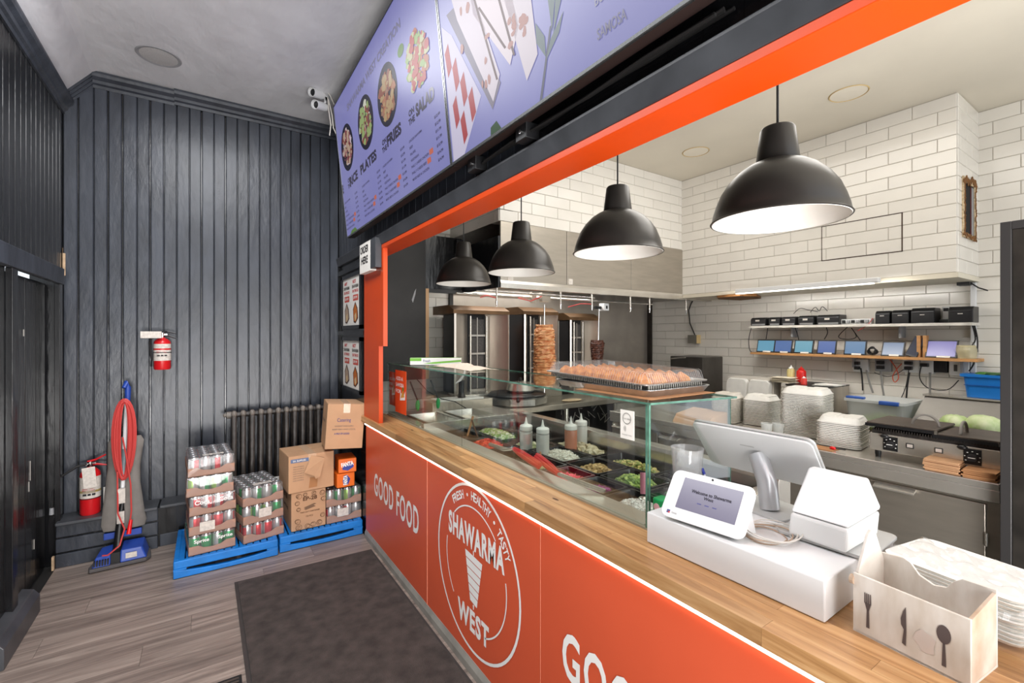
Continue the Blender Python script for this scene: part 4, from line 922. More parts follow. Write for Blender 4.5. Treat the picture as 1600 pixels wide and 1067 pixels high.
s1 = [('sprite', 'green soda can pack at the bottom of the tallest stack', ('Sprite', wprint), None), ('coke', 'red soda can pack with a white sticker, second from the bottom of the tallest stack', None, (0.06, 0.02)), ('coke', 'red script-lettered soda can pack in the middle of the tallest stack', ('Coca', wprint), None),
      ('ginger', 'pale green and orange soda can pack, fourth up in the tallest stack', None, None), ('zero', 'silver and red soda can pack on top of the tallest stack', None, None)]
for k, (kd, lb, tx, st) in enumerate(s1):
    pack(lb, (-0.108+(0.0, 0.002, 0.004, -0.012, -0.004)[k], 3.705+0.004*k, z+H_*k), math.radians((5, 4, 5, 2, 4)[k]), kd, g1, tx, st)
s2 = [('coke', 'red soda can pack at the bottom of the shorter, twisted stack', None, None), ('ginger', 'pale green soda can pack with tilted sticker in the middle of the twisted stack', None, (0.10, 0.03)), ('seven', 'white and green soda can pack topping the twisted stack', None, None)]
for k, (kd, lb, tx, st) in enumerate(s2):
    pack(lb, (0.206-0.002*k, 3.712, z+H_*k), math.radians((12, 13, 12)[k]), kd, g2, tx, st)
pack('silver can pack with torn wrap on the pallet beside the counter', (0.763, 3.75, z), math.radians(2), 'zero', g3, None, (0.08, 0.04))
pack('green and white can pack right under the small orange boxes', (0.760, 3.75, z+H_), math.radians(1), 'ginger', g3)

# ---- cardboard boxes
def carton(label, loc, rotz, W, D, Hh, cat='cardboard box', m=None, tilt=None, tape=True):
    t = thing('cardboard_box', label, cat, loc, rotz, 'cardboard boxes by the counter')
    if tilt: t.rotation_euler = (tilt[0], tilt[1], rotz); WM[t.name] = Matrix.Translation(loc) @ t.rotation_euler.to_matrix().to_4x4()
    m = m or card
    obj('body', MB().box(0, 0, 0, W, D, Hh-0.003), m, t, local=True, bevel=0.004)
    obj('flap', MB().box(0.001, 0.001, Hh-0.003, W-0.001, D/2-0.001, Hh), m, t, local=True); obj('flap', MB().box(0.001, D/2+0.001, Hh-0.003, W-0.001, D-0.001, Hh), m, t, local=True)
    if tape: obj('tape', MB().box(W*.42, -0.001, Hh-0.07, W*.60, 0, Hh).box(W*.42, 0, Hh, W*.60, D, Hh+0.0008), mat('clear tape', (206, 172, 140), 0.25), t, local=True)
    return t
rt, up = (1, 0, 0), (0, 0, 1)
t = carton('cardboard box printed EP-28 with food sketches, lowest of the pile', (0.515, 3.745, 0.115), math.radians(2), 0.243, 0.36, 0.285, tape=False)
text('lettering', 'EP-28', (0.08, -0.001, 0.215), rt, up, 0.10, 0.03, card2, t, bold=0.03, local=True)
text('lettering', 'EP-28', (-0.001, 0.30, 0.20), (0, -1, 0), up, 0.14, 0.045, card2, t, bold=0.03, local=True)
text('lettering', 'COMPOSTABLE', (-0.001, 0.32, 0.13), (0, -1, 0), up, 0.20, 0.025, card2, t, bold=0.02, local=True)
text('lettering', 'TAKE OUT CONTAINER', (0.06, -0.001, 0.125), rt, up, 0.14, 0.010, card2, t, bold=0.02, local=True)
text('lettering', '150 PCS', (0.10, -0.001, 0.090), rt, up, 0.05, 0.012, card2, t, local=True)
fb = frame((0, -0.0005, 0), rt, up)
fb = WM[t.name] @ fb
flat('print', [(0.085, 0.165), (0.16, 0.185), (0.175, 0.178), (0.10, 0.158)], fb, mat('box print grey', (120, 92, 70), 0.8), t)
flat('print', [(0.085, 0.155), (0.155, 0.172), (0.17, 0.160), (0.10, 0.145)], fb, mat('box print grey'  , (120, 92, 70)), t)
for (cx_, cz_, r_, k_) in ((0.05, 0.255, 0.018, 3), (0.10, 0.262, 0.014, 2), (0.16, 0.262, 0.016, 3), (0.215, 0.255, 0.018, 2), (0.04, 0.205, 0.016, 2), (0.225, 0.205, 0.018, 2), (0.045, 0.16, 0.014, 2), (0.05, 0.02, 0.022, 3), (0.11, 0.022, 0.018, 2), (0.15, 0.03, 0.018, 2), (0.2, 0.03, 0.02, 3), (0.04, 0.07, 0.018, 2), (0.22, 0.08, 0.016, 2)):
    for q in range(k_): obj('print', ringmesh(fb, cx_+R.uniform(-.006, .006), cz_+R.uniform(-.004, .004), max(0.004, r_*(1-q*0.32)), 0.0025, 0.3*q, 2*PI-0.6*q, 14), card2, t)
t = carton('cardboard box with blue label and torn flap, middle of the pile', (0.495, 3.735, 0.402), math.radians(4), 0.325, 0.34, 0.275)
obj('label', MB().box(0.015, -0.0012, 0.225, 0.14, -0.0002, 0.252), mat('blue box label', (92, 112, 148), 0.6), t, local=True)
text('lettering', 'SH. SUPPLIES', (0.03, -0.0015, 0.231), rt, up, 0.09, 0.014, paper, t, bold=0.02, local=True)
for k in range(7): text('lettering', 'HINGED CONTAINER LID', (0.03, -0.001, 0.19-0.017*k), rt, up, 0.075, 0.007, inkg, t, local=True)
fb = WM[t.name] @ frame((0, -0.0005, 0), rt, up)
mb = MB(); mb.add([fb @ Vector(p) for p in [(0.16, 0.265, 0.002), (0.25, 0.235, 0.02), (0.215, 0.10, 0.025), (0.185, 0.085, 0.02), (0.175, 0.11, 0.02), (0.105, 0.145, 0.015)]], [(0,1,2,3,4,5)])
o = obj('torn_flap', mb, card, t); sm = o.modifiers.new('thick', 'SOLIDIFY'); sm.thickness = 0.003
flat('torn_patch', [(0.14, 0.02), (0.20, 0.02), (0.205, 0.09), (0.15, 0.10)], fb, kraft, t)
t = carton('largest cardboard box with purple print, tilted on top of the pile', (0.735, 3.68, 0.712), math.radians(-6), 0.275, 0.30, 0.345, tilt=(0.0, math.radians(4), 0))
text('lettering', 'Catering', (0.075, -0.001, 0.20), rt, up, 0.10, 0.035, inkb, t, bold=0.0, local=True)
text('lettering', 'GOURMET FOOD SUPPLY', (0.06, -0.001, 0.17), rt, up, 0.14, 0.010, inkg, t, local=True)
text('lettering', 'KEEP DRY AND COOL', (0.045, -0.001, 0.145), rt, up, 0.17, 0.010, inkg, t, local=True)
text('lettering', 'A PILE OF GOOD', (0.06, -0.001, 0.11), rt, up, 0.11, 0.014, inkb, t, bold=0.02, local=True)
text('lettering', 'CATERING', (-0.001, 0.26, 0.19), (0, -1, 0), up, 0.16, 0.02, inkg, t, bold=0.02, local=True)
obar = mat('orange carton print', (236, 112, 24), 0.45)
for k, (loc, rz, lb) in enumerate((((0.845, 3.72, 0.500), math.radians(-4), 'small orange soda carton on top, white FANTA lettering upright'), ((0.835, 3.72, 0.387), math.radians(2), 'small orange soda carton beneath its twin, FANTA lettering turned sideways'))):
    t = thing('soda_carton', lb, 'soda carton', loc, rz, 'small orange soda cartons')
    obj('body', MB().box(0, 0, 0, 0.135, 0.20, 0.109), obar, t, local=True, bevel=0.006)
    mb = MB(); fo = frame((0, -0.0008, 0), rt, up)
    fo = WM[t.name] @ fo
    flat('print', [(0.028, 0.028), (0.07, 0.016), (0.112, 0.040), (0.115, 0.068), (0.085, 0.075), (0.035, 0.062)] if k == 0 else [(0.05, 0.015), (0.085, 0.02), (0.10, 0.06), (0.075, 0.095), (0.05, 0.09), (0.042, 0.05)], fo, mat('carton blue', (40, 60, 150), 0.5), t)
    if k == 0: text('lettering', 'FANTA', (0.022, -0.0022, 0.046), (1, 0, 0.12), (-0.12, 0, 1), 0.092, 0.034, wprint, t, bold=0.05, local=True)
    else: text('lettering', 'FANTA', (0.078, -0.0022, 0.018), (0, 0, 1), (-1, 0, 0), 0.075, 0.032, wprint, t, bold=0.05, local=True)
t = thing('styrofoam_sheet', 'white sheet leaning behind the twisted soda stack', 'sheet', (0.43, 4.2, 0.02)); obj('sheet', MB().box(0.40, 4.18, 0.12, 0.56, 4.2, 0.42), white, t)

# ---- security cameras
def seccam(label, p, d, grp='white bullet security cameras'):
    p = Vector(p); d = Vector(d).normalized(); t = thing('security_camera', label, 'security camera', p, 0, grp)
    q = d.to_track_quat('Z', 'Y').to_matrix()
    obj('housing', MB().lathe([(0.018, -0.055), (0.028, -0.05), (0.031, 0.03), (0.031, 0.055)], p, 20, q), whitep, t, smooth=True)
    obj('lens', MB().lathe([(0.026, 0.0555), (0.020, 0.05), (0.010, 0.056), (0.001, 0.056)], p, 20, q), blackp, t, smooth=True)
    obj('visor', MB().lathe([(0.033, -0.03), (0.034, 0.075), (0.032, 0.075)], p, 20, q, cap=False), whitep, t, smooth=True)
    obj('bracket', MB().tube([p-d*0.03+Vector((0, 0, .02)), p+Vector((0.03, 0, .04)), Vector((0.78, 3.9, 3.47))], 0.008, 6).lathe([(0.03, 0), (0.035, 0.02), (0.035, 0.025)], (0.78, 3.9, 3.474), 16), whitep, t, smooth=True)
pc1 = ony(497, 147, 3.86); pc2 = ony(502, 166, 3.86)
seccam('upper white bullet security camera at the ceiling beside the menu screen', pc1, (-0.75, -0.6, -0.25))
seccam('lower white bullet security camera, hanging just below its twin', pc2, (-0.75, -0.6, -0.25))
t = bpy.data.objects['security_camera']
for (pts) in (((508, 138), (516, 150), (522, 163), (528, 170)), ((512, 152), (514, 175), (517, 195), (515, 212)), ((513, 155), (519, 180), (521, 200), (527, 213))):
    obj('cable', MB().tube([ony(u, v, 3.86-0.004*i) for i, (u, v) in enumerate(pts)], 0.004, 6), cablew, t, smooth=True)

# ================================================================ KITCHEN
area('hood_fill_light', (2.9, 3.95, 2.09), (0, 0, 0), 1.6, 0.25, 16, (1.0, 0.97, 0.92))  # added fill below the hood, lifts the dark back tiles and grills
IN_KITCHEN = True
# hood
t = thing('extractor_hood', 'long stainless extractor hood under the tiled bulkhead', 'extractor hood', (2.5, 2.9, 1.89))
hx = [1.575, 2.135, 2.80, 3.449]
for a, b in zip(hx, hx[1:]): obj('front_panel', MB().box(a+0.002, YHD-0.012, 1.935, b-0.002, YHD+0.002, ZH-0.002), steel, t, bevel=0.002)
obj('lip', MB().prism([(YHD-0.02, 1.885), (YHD-0.02, 1.915), (YHD-0.012, 1.935), (YHD+0.03, 1.935), (YHD+0.03, 1.885)], 1.575, XS-0.01, 'x').prism([(YHD-0.02, 1.885), (YHD-0.02, 1.897), (YHD+0.03, 1.897), (YHD+0.03, 1.885)], XS-0.01, XW-0.01, 'x'), steelb, t)
obj('side_panel', MB().box(1.560, YHD-0.01, 1.885, 1.575, 3.03, ZH-0.1), blackg, t)
obj('inner_plenum', MB().box(1.58, YHD+0.04, 1.96, XW-0.05, YK-0.02, 1.97), mat('greasy dark steel', (38, 32, 28), 0.5, metal=0.4, var=0.5, scale=8), t)
obj('back_lip', MB().box(1.58, YK-0.09, 1.90, XW-0.05, YK-0.02, 1.96), steeld, t)
for k, u in enumerate((790, 884)):
    p = ony(u+6, 434 if k == 0 else 440, YHD-0.013); obj('sticker', MB().box(p.x-0.01, YHD-0.0135, p.z-0.02, p.x+0.03, YHD-0.012, p.z+0.02), labelm, t)
t = thing('black_bulkhead', 'black painted panel between the hood and the chalkboard', 'panel', (1.4, 3.03, 1.9)); obj('panel', MB().box(1.275, 3.03, 1.905, 1.562, 3.05, 2.285), blackg, t); obj('box', MB().box(1.50, 2.99, 2.17, 1.555, 3.03, 2.27), blackp, t)
obj('underside_rail', MB().box(1.30, 3.03, 1.88, 1.56, 3.06, 1.904), blackp, t)
t = thing('hanging_blackboard', 'scuffed black board with timber edge hanging at the far end of the opening', 'board', (1.2, 3.03, 1.27))
obj('panel', MB().box(0.87, 3.02, 1.27, 1.272, 3.035, 2.915), blackm, t)
obj('timber_edge', MB().box(1.273, 3.02, 1.27, 1.297, 3.05, 1.905), mat('raw timber stud', (186, 150, 112), 0.7, var=0.2, scale=8, stretch=(4, 4, 0.5)), t)
fq = frame((1.17, 3.0195, 1.30), (1, 0, 0), (0, 0, 1)); flat('scuff', [(0.0, 0.52), (0.008, 0.50), (0.026, 0.56), (0.032, 0.60), (0.020, 0.58)], fq, greyl, t)
# stainless splash wall
t = thing('splash_wall', 'stainless steel splash panel behind the shawarma grills', 'splashback', (2.6, YK-0.01, 1.0))
obj('sheet', MB().box(1.585, YK-0.014, 0.9, XW-0.03, YK-0.002, 1.93), mat('soft stainless sheet', (164, 156, 146), 0.3, metal=0.45, var=0.2, scale=3), t)
obj('edge_strip', MB().box(XW-0.03, YK-0.06, 0.9, XW-0.003, YK-0.002, 1.93), mat('burnt dark edge', (40, 32, 26), 0.6, var=0.5, scale=10), t)
obj('left_edge', MB().box(1.555, YK-0.03, 0.9, 1.585, YK-0.002, 1.93), blackm, t)
# gas rail & hooks
t = thing('gas_rail', 'thin steel rail running beneath the extractor hood', 'rail', (2.4, 2.75, 1.86))
obj('pipe', MB().cyl((1.40, 2.80, 1.86), (3.4, 2.80, 1.86), 0.009).cyl((1.50, 2.70, 1.875), (2.6, 2.72, 1.875), 0.006), steelb, t, smooth=True)
obj('bracket', MB().box(2.10, 2.76, 1.83, 2.18, 2.80, 1.90).box(2.02, 2.78, 1.82, 2.06, 2.81, 1.90), steel, t)
obj('red_wire', MB().tube([(1.9, 2.79, 1.85), (2.0, 2.77, 1.83), (2.1, 2.77, 1.87)], 0.004, 5).tube([(1.58, 2.79, 1.84), (1.63, 2.78, 1.855), (1.7, 2.77, 1.84)], 0.004, 5).tube([(2.38, 2.79, 1.80), (2.5, 2.78, 1.83), (2.62, 2.77, 1.83)], 0.004, 5), redcord, t)
for k, u in enumerate((776, 876, 925, 985, 1015, 1072)):
    p = ony(u, 475, 2.58); t = thing('hanging_hook', 'steel hook hanging from the hood lip, number %s from the left grill side' % ('one two three four five six'.split()[k]), 'hook', (p.x, 2.58, 1.89), 0, 'steel hooks under the hood')
    t['label'] = 'short steel hook under the hood lip, ' + ('leftmost, left of the chicken cone', 'second from the left, right of the chicken cone', 'third from the left, above the right grill', 'fourth from the left, right of the dark cone', 'second from the right, by the dark wall edge', 'rightmost, before the tiled wall')[k]
    obj('rod', MB().cyl((p.x, 2.58, 1.90), (p.x, 2.58, 1.80), 0.006), steelb, t, smooth=True); obj('tip', MB().cyl((p.x, 2.58, 1.80), (p.x, 2.58, 1.765), 0.009, 0.003), chrome, t, smooth=True)
# grill table
t = thing('grill_table', 'dark stainless table carrying the shawarma grills', 'table', (2.3, 2.8, 0.436))
obj('top', MB().box(1.60, 2.455, 1.065, 3.0, 3.22, 1.10), steel, t, bevel=0.003)
obj('shelf', MB().box(2.10, 2.56, 0.60, 3.0, 3.2, 0.63), steel, t)
obj('black_front', MB().box(2.10, 2.60, 0.64, 2.72, 3.15, 1.03), blackp, t)
for x in (2.115, 2.60, 2.97): obj('leg', MB().cyl((x, 2.50, 0.436), (x, 2.50, 1.065), 0.016), steelb, t, smooth=True)
tw = MB()
for k in range(12):
    p = Vector((2.15+0.045*k, 2.595, 0.95+R.uniform(-.03, .05))); tw.tube([p, p+Vector((R.uniform(-.03, .05), -.01, R.uniform(-.06, .06))), p+Vector((R.uniform(-.05, .09), -.02, R.uniform(-.08, .08)))], 0.0022, 4)
obj('cable_tangle', tw, cablew, t)['kind'] = 'stuff'
# shawarma grills
def grill(label, x0, w, y, zt, d=0.34, wings=True, z0=1.10, cut=False):
    t = thing('shawarma_grill', label, 'vertical grill', (x0+w/2, y+d/2, z0), 0, 'vertical shawarma grills')
    obj('base', MB().box(x0, y-0.05, z0, x0+w, y+d, z0+0.06), steel, t, bevel=0.003)
    bx0_, bx1_ = x0+w*0.42, x0+w*0.72
    obj('casing', MB().box(x0+w*0.18, y+0.14, z0+0.06, x0+w*0.88, y+d, zt-0.02), mat('black side steel', (34, 32, 32), 0.3, metal=0.5, var=0.4, scale=5), t)
    obj('wing', MB().add([(x0, y, z0+0.06), (x0+0.012, y-0.006, z0+0.06), (bx0_, y+0.15, z0+0.06), (bx0_-0.01, y+0.165, z0+0.06), (x0, y, zt-0.03), (x0+0.012, y-0.006, zt-0.03), (bx0_, y+0.15, zt-0.03), (bx0_-0.01, y+0.165, zt-0.03)], [(0,3,2,1),(4,5,6,7),(0,1,5,4),(1,2,6,5),(2,3,7,6),(3,0,4,7)]), steeld, t)
    obj('wing', MB().add([(bx1_, y+0.15, z0+0.06), (x0+w-0.012, y-0.006, z0+0.06), (x0+w, y, z0+0.06), (bx1_+0.01, y+0.165, z0+0.06), (bx1_, y+0.15, zt-0.03), (x0+w-0.012, y-0.006, zt-0.03), (x0+w, y, zt-0.03), (bx1_+0.01, y+0.165, zt-0.03)], [(0,3,2,1),(4,5,6,7),(0,1,5,4),(1,2,6,5),(2,3,7,6),(3,0,4,7)]), steeld, t)
    obj('top_hood', MB().prism([(y+0.0, zt-0.03), (y+0.0, zt-0.005), (y+0.08, zt+0.03), (y+d, zt+0.03), (y+d, zt-0.03)], x0-0.005, x0+w+0.005, 'x'), mat('heat browned steel', (120, 92, 66), 0.35, metal=0.8, var=0.4, scale=5), t)
    n = 4; hh = (zt-0.05-z0-0.08)/n
    for k in range(n):
        za = z0+0.08+hh*k
        bp_ = obj('burner', MB().box(bx0_+0.008, y+0.135, za+0.012, bx1_-0.008, y+0.142, za+hh-0.012), mat('burner mesh', (88, 84, 82), 0.6, metal=0.4, var=0.3, scale=60), t)
        obj('burner_frame', MB().box(bx0_, y+0.12, za-0.006, bx1_, y+0.14, za+0.008).box((bx0_+bx1_)/2-0.003, y+0.13, za, (bx0_+bx1_)/2+0.003, y+0.137, za+hh), steeld, t)
    obj('guard_bar', MB().cyl((bx0_, y+0.11, z0+0.08), (bx0_, y+0.11, zt-0.04), 0.006).cyl((bx1_, y+0.11, z0+0.08), (bx1_, y+0.11, zt-0.04), 0.006), steelb, t, smooth=True)
    obj('drip_tray', MB().box(x0+0.02, y-0.06, z0+0.06, x0+w-0.02, y+0.13, z0+0.075), steelb, t)
    return t
grill('leftmost empty shawarma grill with open steel wings', 1.385, 0.44, 2.80, 1.755)
grill('middle shawarma grill behind the tall chicken cone', 1.995, 0.33, 2.85, 1.765)
grill('rightmost shawarma grill behind the small dark meat cone', 2.45, 0.33, 2.85, 1.73)
for (x0, x1, z1, lb) in ((1.86, 1.99, 1.73, 'black steel cabinet side between the left and middle grills'), (2.335, 2.445, 1.69, 'black steel cabinet side between the middle and right grills')):
    t = thing('heat_shield', lb, 'shield', ((x0+x1)/2, 2.9, 1.10), 0, 'black shields between the grills'); obj('panel', MB().box(x0, 2.86, 1.10, x1, 3.18, z1), mat('black side steel', (34, 32, 32)), t); obj('edge', MB().box(x0-0.002, 2.855, 1.10, x0+0.004, 2.862, z1), steelb, t)
# cones
def cone(label, x, y, z0, z1, rb, rt_, m, lay, sp, seed):
    r = random.Random(seed); t = thing('meat_cone', label, 'meat cone', (x, y, z0)); n = 26; nl = lay; vs = []; L_ = []
    for j in range(nl*2+1):
        q = j/(nl*2); rad = rb+(rt_-rb)*q
        if q > 0.93: rad *= 0.86
        if q < 0.04: rad *= 0.9
        rad *= (1.0 if j % 2 else 0.93)*(1+r.uniform(-.03, .03))
        for k in range(n): vs.append((rad*(1+r.uniform(-.08, .08))*math.cos(2*PI*k/n), rad*(1+r.uniform(-.08, .08))*math.sin(2*PI*k/n), (z1-z0)*q+r.uniform(-.004, .004)))
    fs = [(j*n+k, j*n+(k+1) % n, (j+1)*n+(k+1) % n, (j+1)*n+k) for j in range(nl*2) for k in range(n)]+[tuple(range(n-1, -1, -1)), tuple(nl*2*n+k for k in range(n))]
    obj('meat', MB().add(vs, fs), m, t, local=True)
    obj('spit', MB().cyl((0, 0, 1.105-z0), (0.02 if sp > .2 else 0.0, 0, z1-z0+sp), 0.006), chrome, t, local=True, smooth=True)
    obj('plate', MB().lathe([(0.001, -0.012), (rb*1.3, -0.012), (rb*1.35, -0.002), (0.001, -0.002)], n=24), steelb, t, local=True)
    return t
chick = mat('roasted chicken layers', (226, 176, 124), 0.5, var=0.6, scale=16, stretch=(1, 1, 3.0), bump=0.6, rgb2=(170, 84, 30))
beef = mat('dark roasted beef', (92, 46, 28), 0.5, var=0.6, scale=30, bump=0.6, rgb2=(40, 18, 12))
cone('tall golden chicken shawarma cone on its spit', 2.088, 2.72, 1.215, 1.655, 0.088, 0.076, chick, 22, 0.15, 1)
cone('short dark beef shawarma cone on a long spit', 2.625, 2.72, 1.33, 1.535, 0.042, 0.062, beef, 12, 0.26, 2)
t = thing('spit_motor', 'small white spit motor box above the dark meat cone', 'motor', (2.68, 2.70, 1.79)); obj('box', MB().box(2.665, 2.68, 1.775, 2.72, 2.74, 1.835), whitep, t, bevel=0.004); obj('switch', MB().box(2.685, 2.677, 1.79, 2.70, 2.68, 1.815), ink, t); obj('arm', MB().cyl((2.60, 2.72, 1.80), (2.665, 2.72, 1.80), 0.012), blackp, t)
# round hot plates on an appliance before the first grill
t = thing('crepe_maker', 'round steel hot plate appliance under the glass before the left grill', 'hot plate', (1.78, 2.72, 1.0))
obj('body', MB().lathe([(0.001, 1.10), (0.19, 1.10), (0.21, 1.11), (0.215, 1.15), (0.20, 1.16), (0.001, 1.16)], (1.80, 2.66, 0.0), 8), steelb, t)
obj('plate', MB().lathe([(0.001, 1.161), (0.20, 1.161), (0.205, 1.168), (0.19, 1.178), (0.001, 1.172)], (1.80, 2.66, 0.0), 36), blackp, t, smooth=True)
obj('lid', MB().lathe([(0.001, 1.18), (0.10, 1.18), (0.105, 1.19), (0.09, 1.235), (0.04, 1.25), (0.001, 1.252)], (1.86, 2.70, 0), 32), steelb, t, smooth=True)
obj('knob', MB().ball((1.70, 2.50, 1.15), 0.02).ball((1.86, 2.70, 1.262), 0.014), blackp, t, smooth=True)
IN_KITCHEN = False
t = TS = thing('meat_slicer', 'black electric meat knife with curved guard standing on a white board', 'meat slicer', (1.80, 3.5, 1.045))
obj('body', MB().lathe([(0.001, 0.985), (0.035, 0.985), (0.035, 1.0), (0.025, 1.02), (0.024, 1.12), (0.03, 1.13), (0.001, 1.135)], (1.80, 3.50, 0.062), 14), blackp, t, smooth=True)
obj('guard', MB().tube([(1.74, 3.49, 1.17), (1.78, 3.48, 1.20), (1.81, 3.47, 1.25), (1.81, 3.46, 1.30)], [0.004, 0.012, 0.012, 0.006], 6), whitep, t, smooth=True)
t = thing('cutting_board', 'small white cutting board below the black meat knife', 'cutting board', (1.75, 3.51, 1.031)); obj('board', MB().box(1.56, 3.43, 1.031, 1.98, 3.595, 1.045), white, t, bevel=0.004)
for k, (x, y) in enumerate(((1.35, 3.36), (1.53, 3.38))):
    t = thing('green_brush', 'green-handled spatula hanging over the empty steel pans, %s' % ('left one' if k == 0 else 'right one'), 'spatula', (x, y, 1.02), 0, 'green spatulas over the pans')
    obj('blade', MB().ball((x, y, 1.035), 0.018, 0.012, 0.045, 10, 6), mat('green plastic', (20, 160, 84), 0.4), t, smooth=True); obj('handle', MB().tube([(x, y, 1.07), (x-0.03, y+0.02, 1.16), (x-0.05, y+0.03, 1.22)], 0.006, 6), blackp, t)
t = TS; obj('cable', MB().tube([(1.36, 3.45, 1.25), (1.46, 3.43, 1.13), (1.58, 3.42, 1.06), (1.68, 3.38, 1.035), (1.74, 3.3, 0.985)], 0.004, 6), cable, t)
IN_KITCHEN = True
t = thing('flatbread', 'folded pale flatbread lying on the grill table', 'bread', (2.2, 2.53, 1.10)); obj('bread', MB().ball((2.20, 2.54, 1.108), 0.09, 0.05, 0.008, 14, 6), mat('flatbread', (206, 182, 150), 0.8, var=0.15, scale=25), t, smooth=True)

IN_KITCHEN = False
# pendants
def pendant(name, label, x, y):
    t = thing('pendant_lamp', label, 'pendant lamp', (x, y, 1.975), 0, 'black dome pendant lamps')
    out = [(0.212, -0.003), (0.215, 0.0), (0.210, 0.006), (0.205, 0.03), (0.196, 0.06), (0.180, 0.10), (0.157, 0.135), (0.125, 0.168), (0.095, 0.188), (0.068, 0.20)]
    sat = mat('satin black lamp enamel', (40, 37, 35), 0.33, var=0.1, scale=4)
    obj('shade', MB().lathe(out, n=48, cap=False), sat, t, local=True, smooth=True)
    obj('inner_shade', MB().lathe([(r-0.004, z) for r, z in out], n=48, cap=False), mat('white lamp interior', (240, 236, 230), 0.45), t, local=True, smooth=True)
    obj('neck', MB().lathe([(0.069, 0.195), (0.066, 0.215), (0.054, 0.312), (0.050, 0.318), (0.001, 0.318)], n=32, cap=False), sat, t, local=True, smooth=True)
    obj('cord', MB().cyl((0, 0, 0.318), (0, 0, HKW-1.975-0.02), 0.004), cable, t, local=True)
    obj('canopy', MB().lathe([(0.001, HKW-1.975-0.03), (0.04, HKW-1.975-0.03), (0.05, HKW-1.975-0.002)], n=24), sat, t, local=True)
    obj('bulb', MB().ball((0, 0, 0.10), 0.032, 0.032, 0.04, 16, 10).cyl((0, 0, 0.13), (0, 0, 0.19), 0.016), whitep, t, local=True, smooth=True)
for (u, xx, lb) in ((1215, 1.64, 'largest-looking black dome pendant lamp, nearest the camera'), (965, 1.65, 'black dome pendant lamp, second from the camera'), (814.5, 1.66, 'black dome pendant lamp, third from the camera'), (724.5, 1.65, 'black dome pendant lamp farthest from the camera')):
    pendant('pendant', lb, xx, yx(u, xx))

# strip light
area('strip_light_glow', (4.60, 2.1, 1.99), (0, math.radians(-35), 0), 0.06, 1.5, 7, (1.0, 0.97, 0.92))
IN_KITCHEN = True
y0_, y1_ = yx(1368, 3.30), yx(1158, 3.42)
t = thing('strip_light', 'long slim lit tube light under the tiled soffit', 'strip light', (3.40, 1.4, 1.9))
obj('housing', MB().box(3.335, y0_, 1.895, 3.385, y1_, 1.925), whitep, t, bevel=0.004)
obj('tube', MB().box(3.345, y0_+0.03, 1.888, 3.375, y1_, 1.897), mat('lit tube', (255, 250, 240), 0.4, emit=2.2), t)
t = thing('ceiling_scar', 'brown rotten patch of wood at the far end of the strip light', 'patch', (3.5, y1_+0.1, 1.9)); obj('wood', MB().prism([(3.40, y1_+0.0), (3.55, y1_-0.05), (3.80, y1_+0.05), (3.84, y1_+0.25), (3.6, y1_+0.30), (3.42, y1_+0.2)], 1.878, 1.896, 'z'), mat('rotten brown wood', (120, 78, 34), 0.8, var=0.5, scale=20, bump=0.4), t)

# wall devices
pj = onx(1085, 529, XW-0.02)
t = thing('junction_box', 'grey metal junction box with conduit on the far tiled wall', 'junction box', pj)
obj('box', MB().box(XW-0.06, pj.y-0.05, pj.z-0.045, XW-0.002, pj.y+0.045, pj.z+0.035), mat('galvanised metal', (128, 124, 114), 0.5, metal=0.5), t, bevel=0.003); obj('side', MB().box(XW-0.061, pj.y-0.055, pj.z-0.045, XW-0.002, pj.y-0.05, pj.z+0.035), mat('yellowed side', (206, 180, 130), 0.6), t)
obj('conduit', MB().tube([onx(u, v, XW-0.03) for u, v in ((1086, 524), (1078, 505), (1076, 485), (1080, 474), (1086, 464))], 0.006, 6), cable, t)
pm = onx(1074, 575, XW-0.1)
t = thing('steel_bin', 'dark grey steel box appliance standing below the junction box', 'box', (pm.x, pm.y, 1.1))
a_, b_ = onx(1047, 555, 3.55), onx(1098, 556, 3.55)
obj('body', MB().box(3.55, b_.y, 0.96, 3.85, a_.y, a_.z-0.005), mat('dark brushed box', (92, 88, 84), 0.35, metal=0.7, var=0.4, scale=3), t, bevel=0.008)
t2 = obj('handle_bar', MB().tube([(3.54, a_.y-0.02, 1.36), (3.50, a_.y-0.1, 1.37), (3.5, a_.y-0.2, 1.38)], 0.006, 6), steelb, t)

IN_KITCHEN = False
# black panel / fridge at the right
fy = 0.508
t = thing('black_refrigerator', 'tall scuffed black refrigerator at the right edge of the kitchen', 'refrigerator', (3.3, 0.1, 0))
obj('body', MB().box(2.965, -0.35, 0.0, 3.72, fy, 2.08), blackp, t, bevel=0.004)
obj('door_frame', MB().box(2.945, fy-0.035, 0.02, 2.965, fy, 2.08).box(2.945, -0.35, 2.045, 2.965, fy-0.035, 2.08), mat('dark grey door frame', (66, 64, 64), 0.35, metal=0.3), t, bevel=0.002)
obj('door', MB().box(2.955, -0.35, 0.02, 2.9655, fy-0.037, 2.043), mat('scuffed black glass', (34, 32, 30), 0.25, var=0.8, scale=6, rgb2=(58, 54, 50)), t)

XWC = 3.81
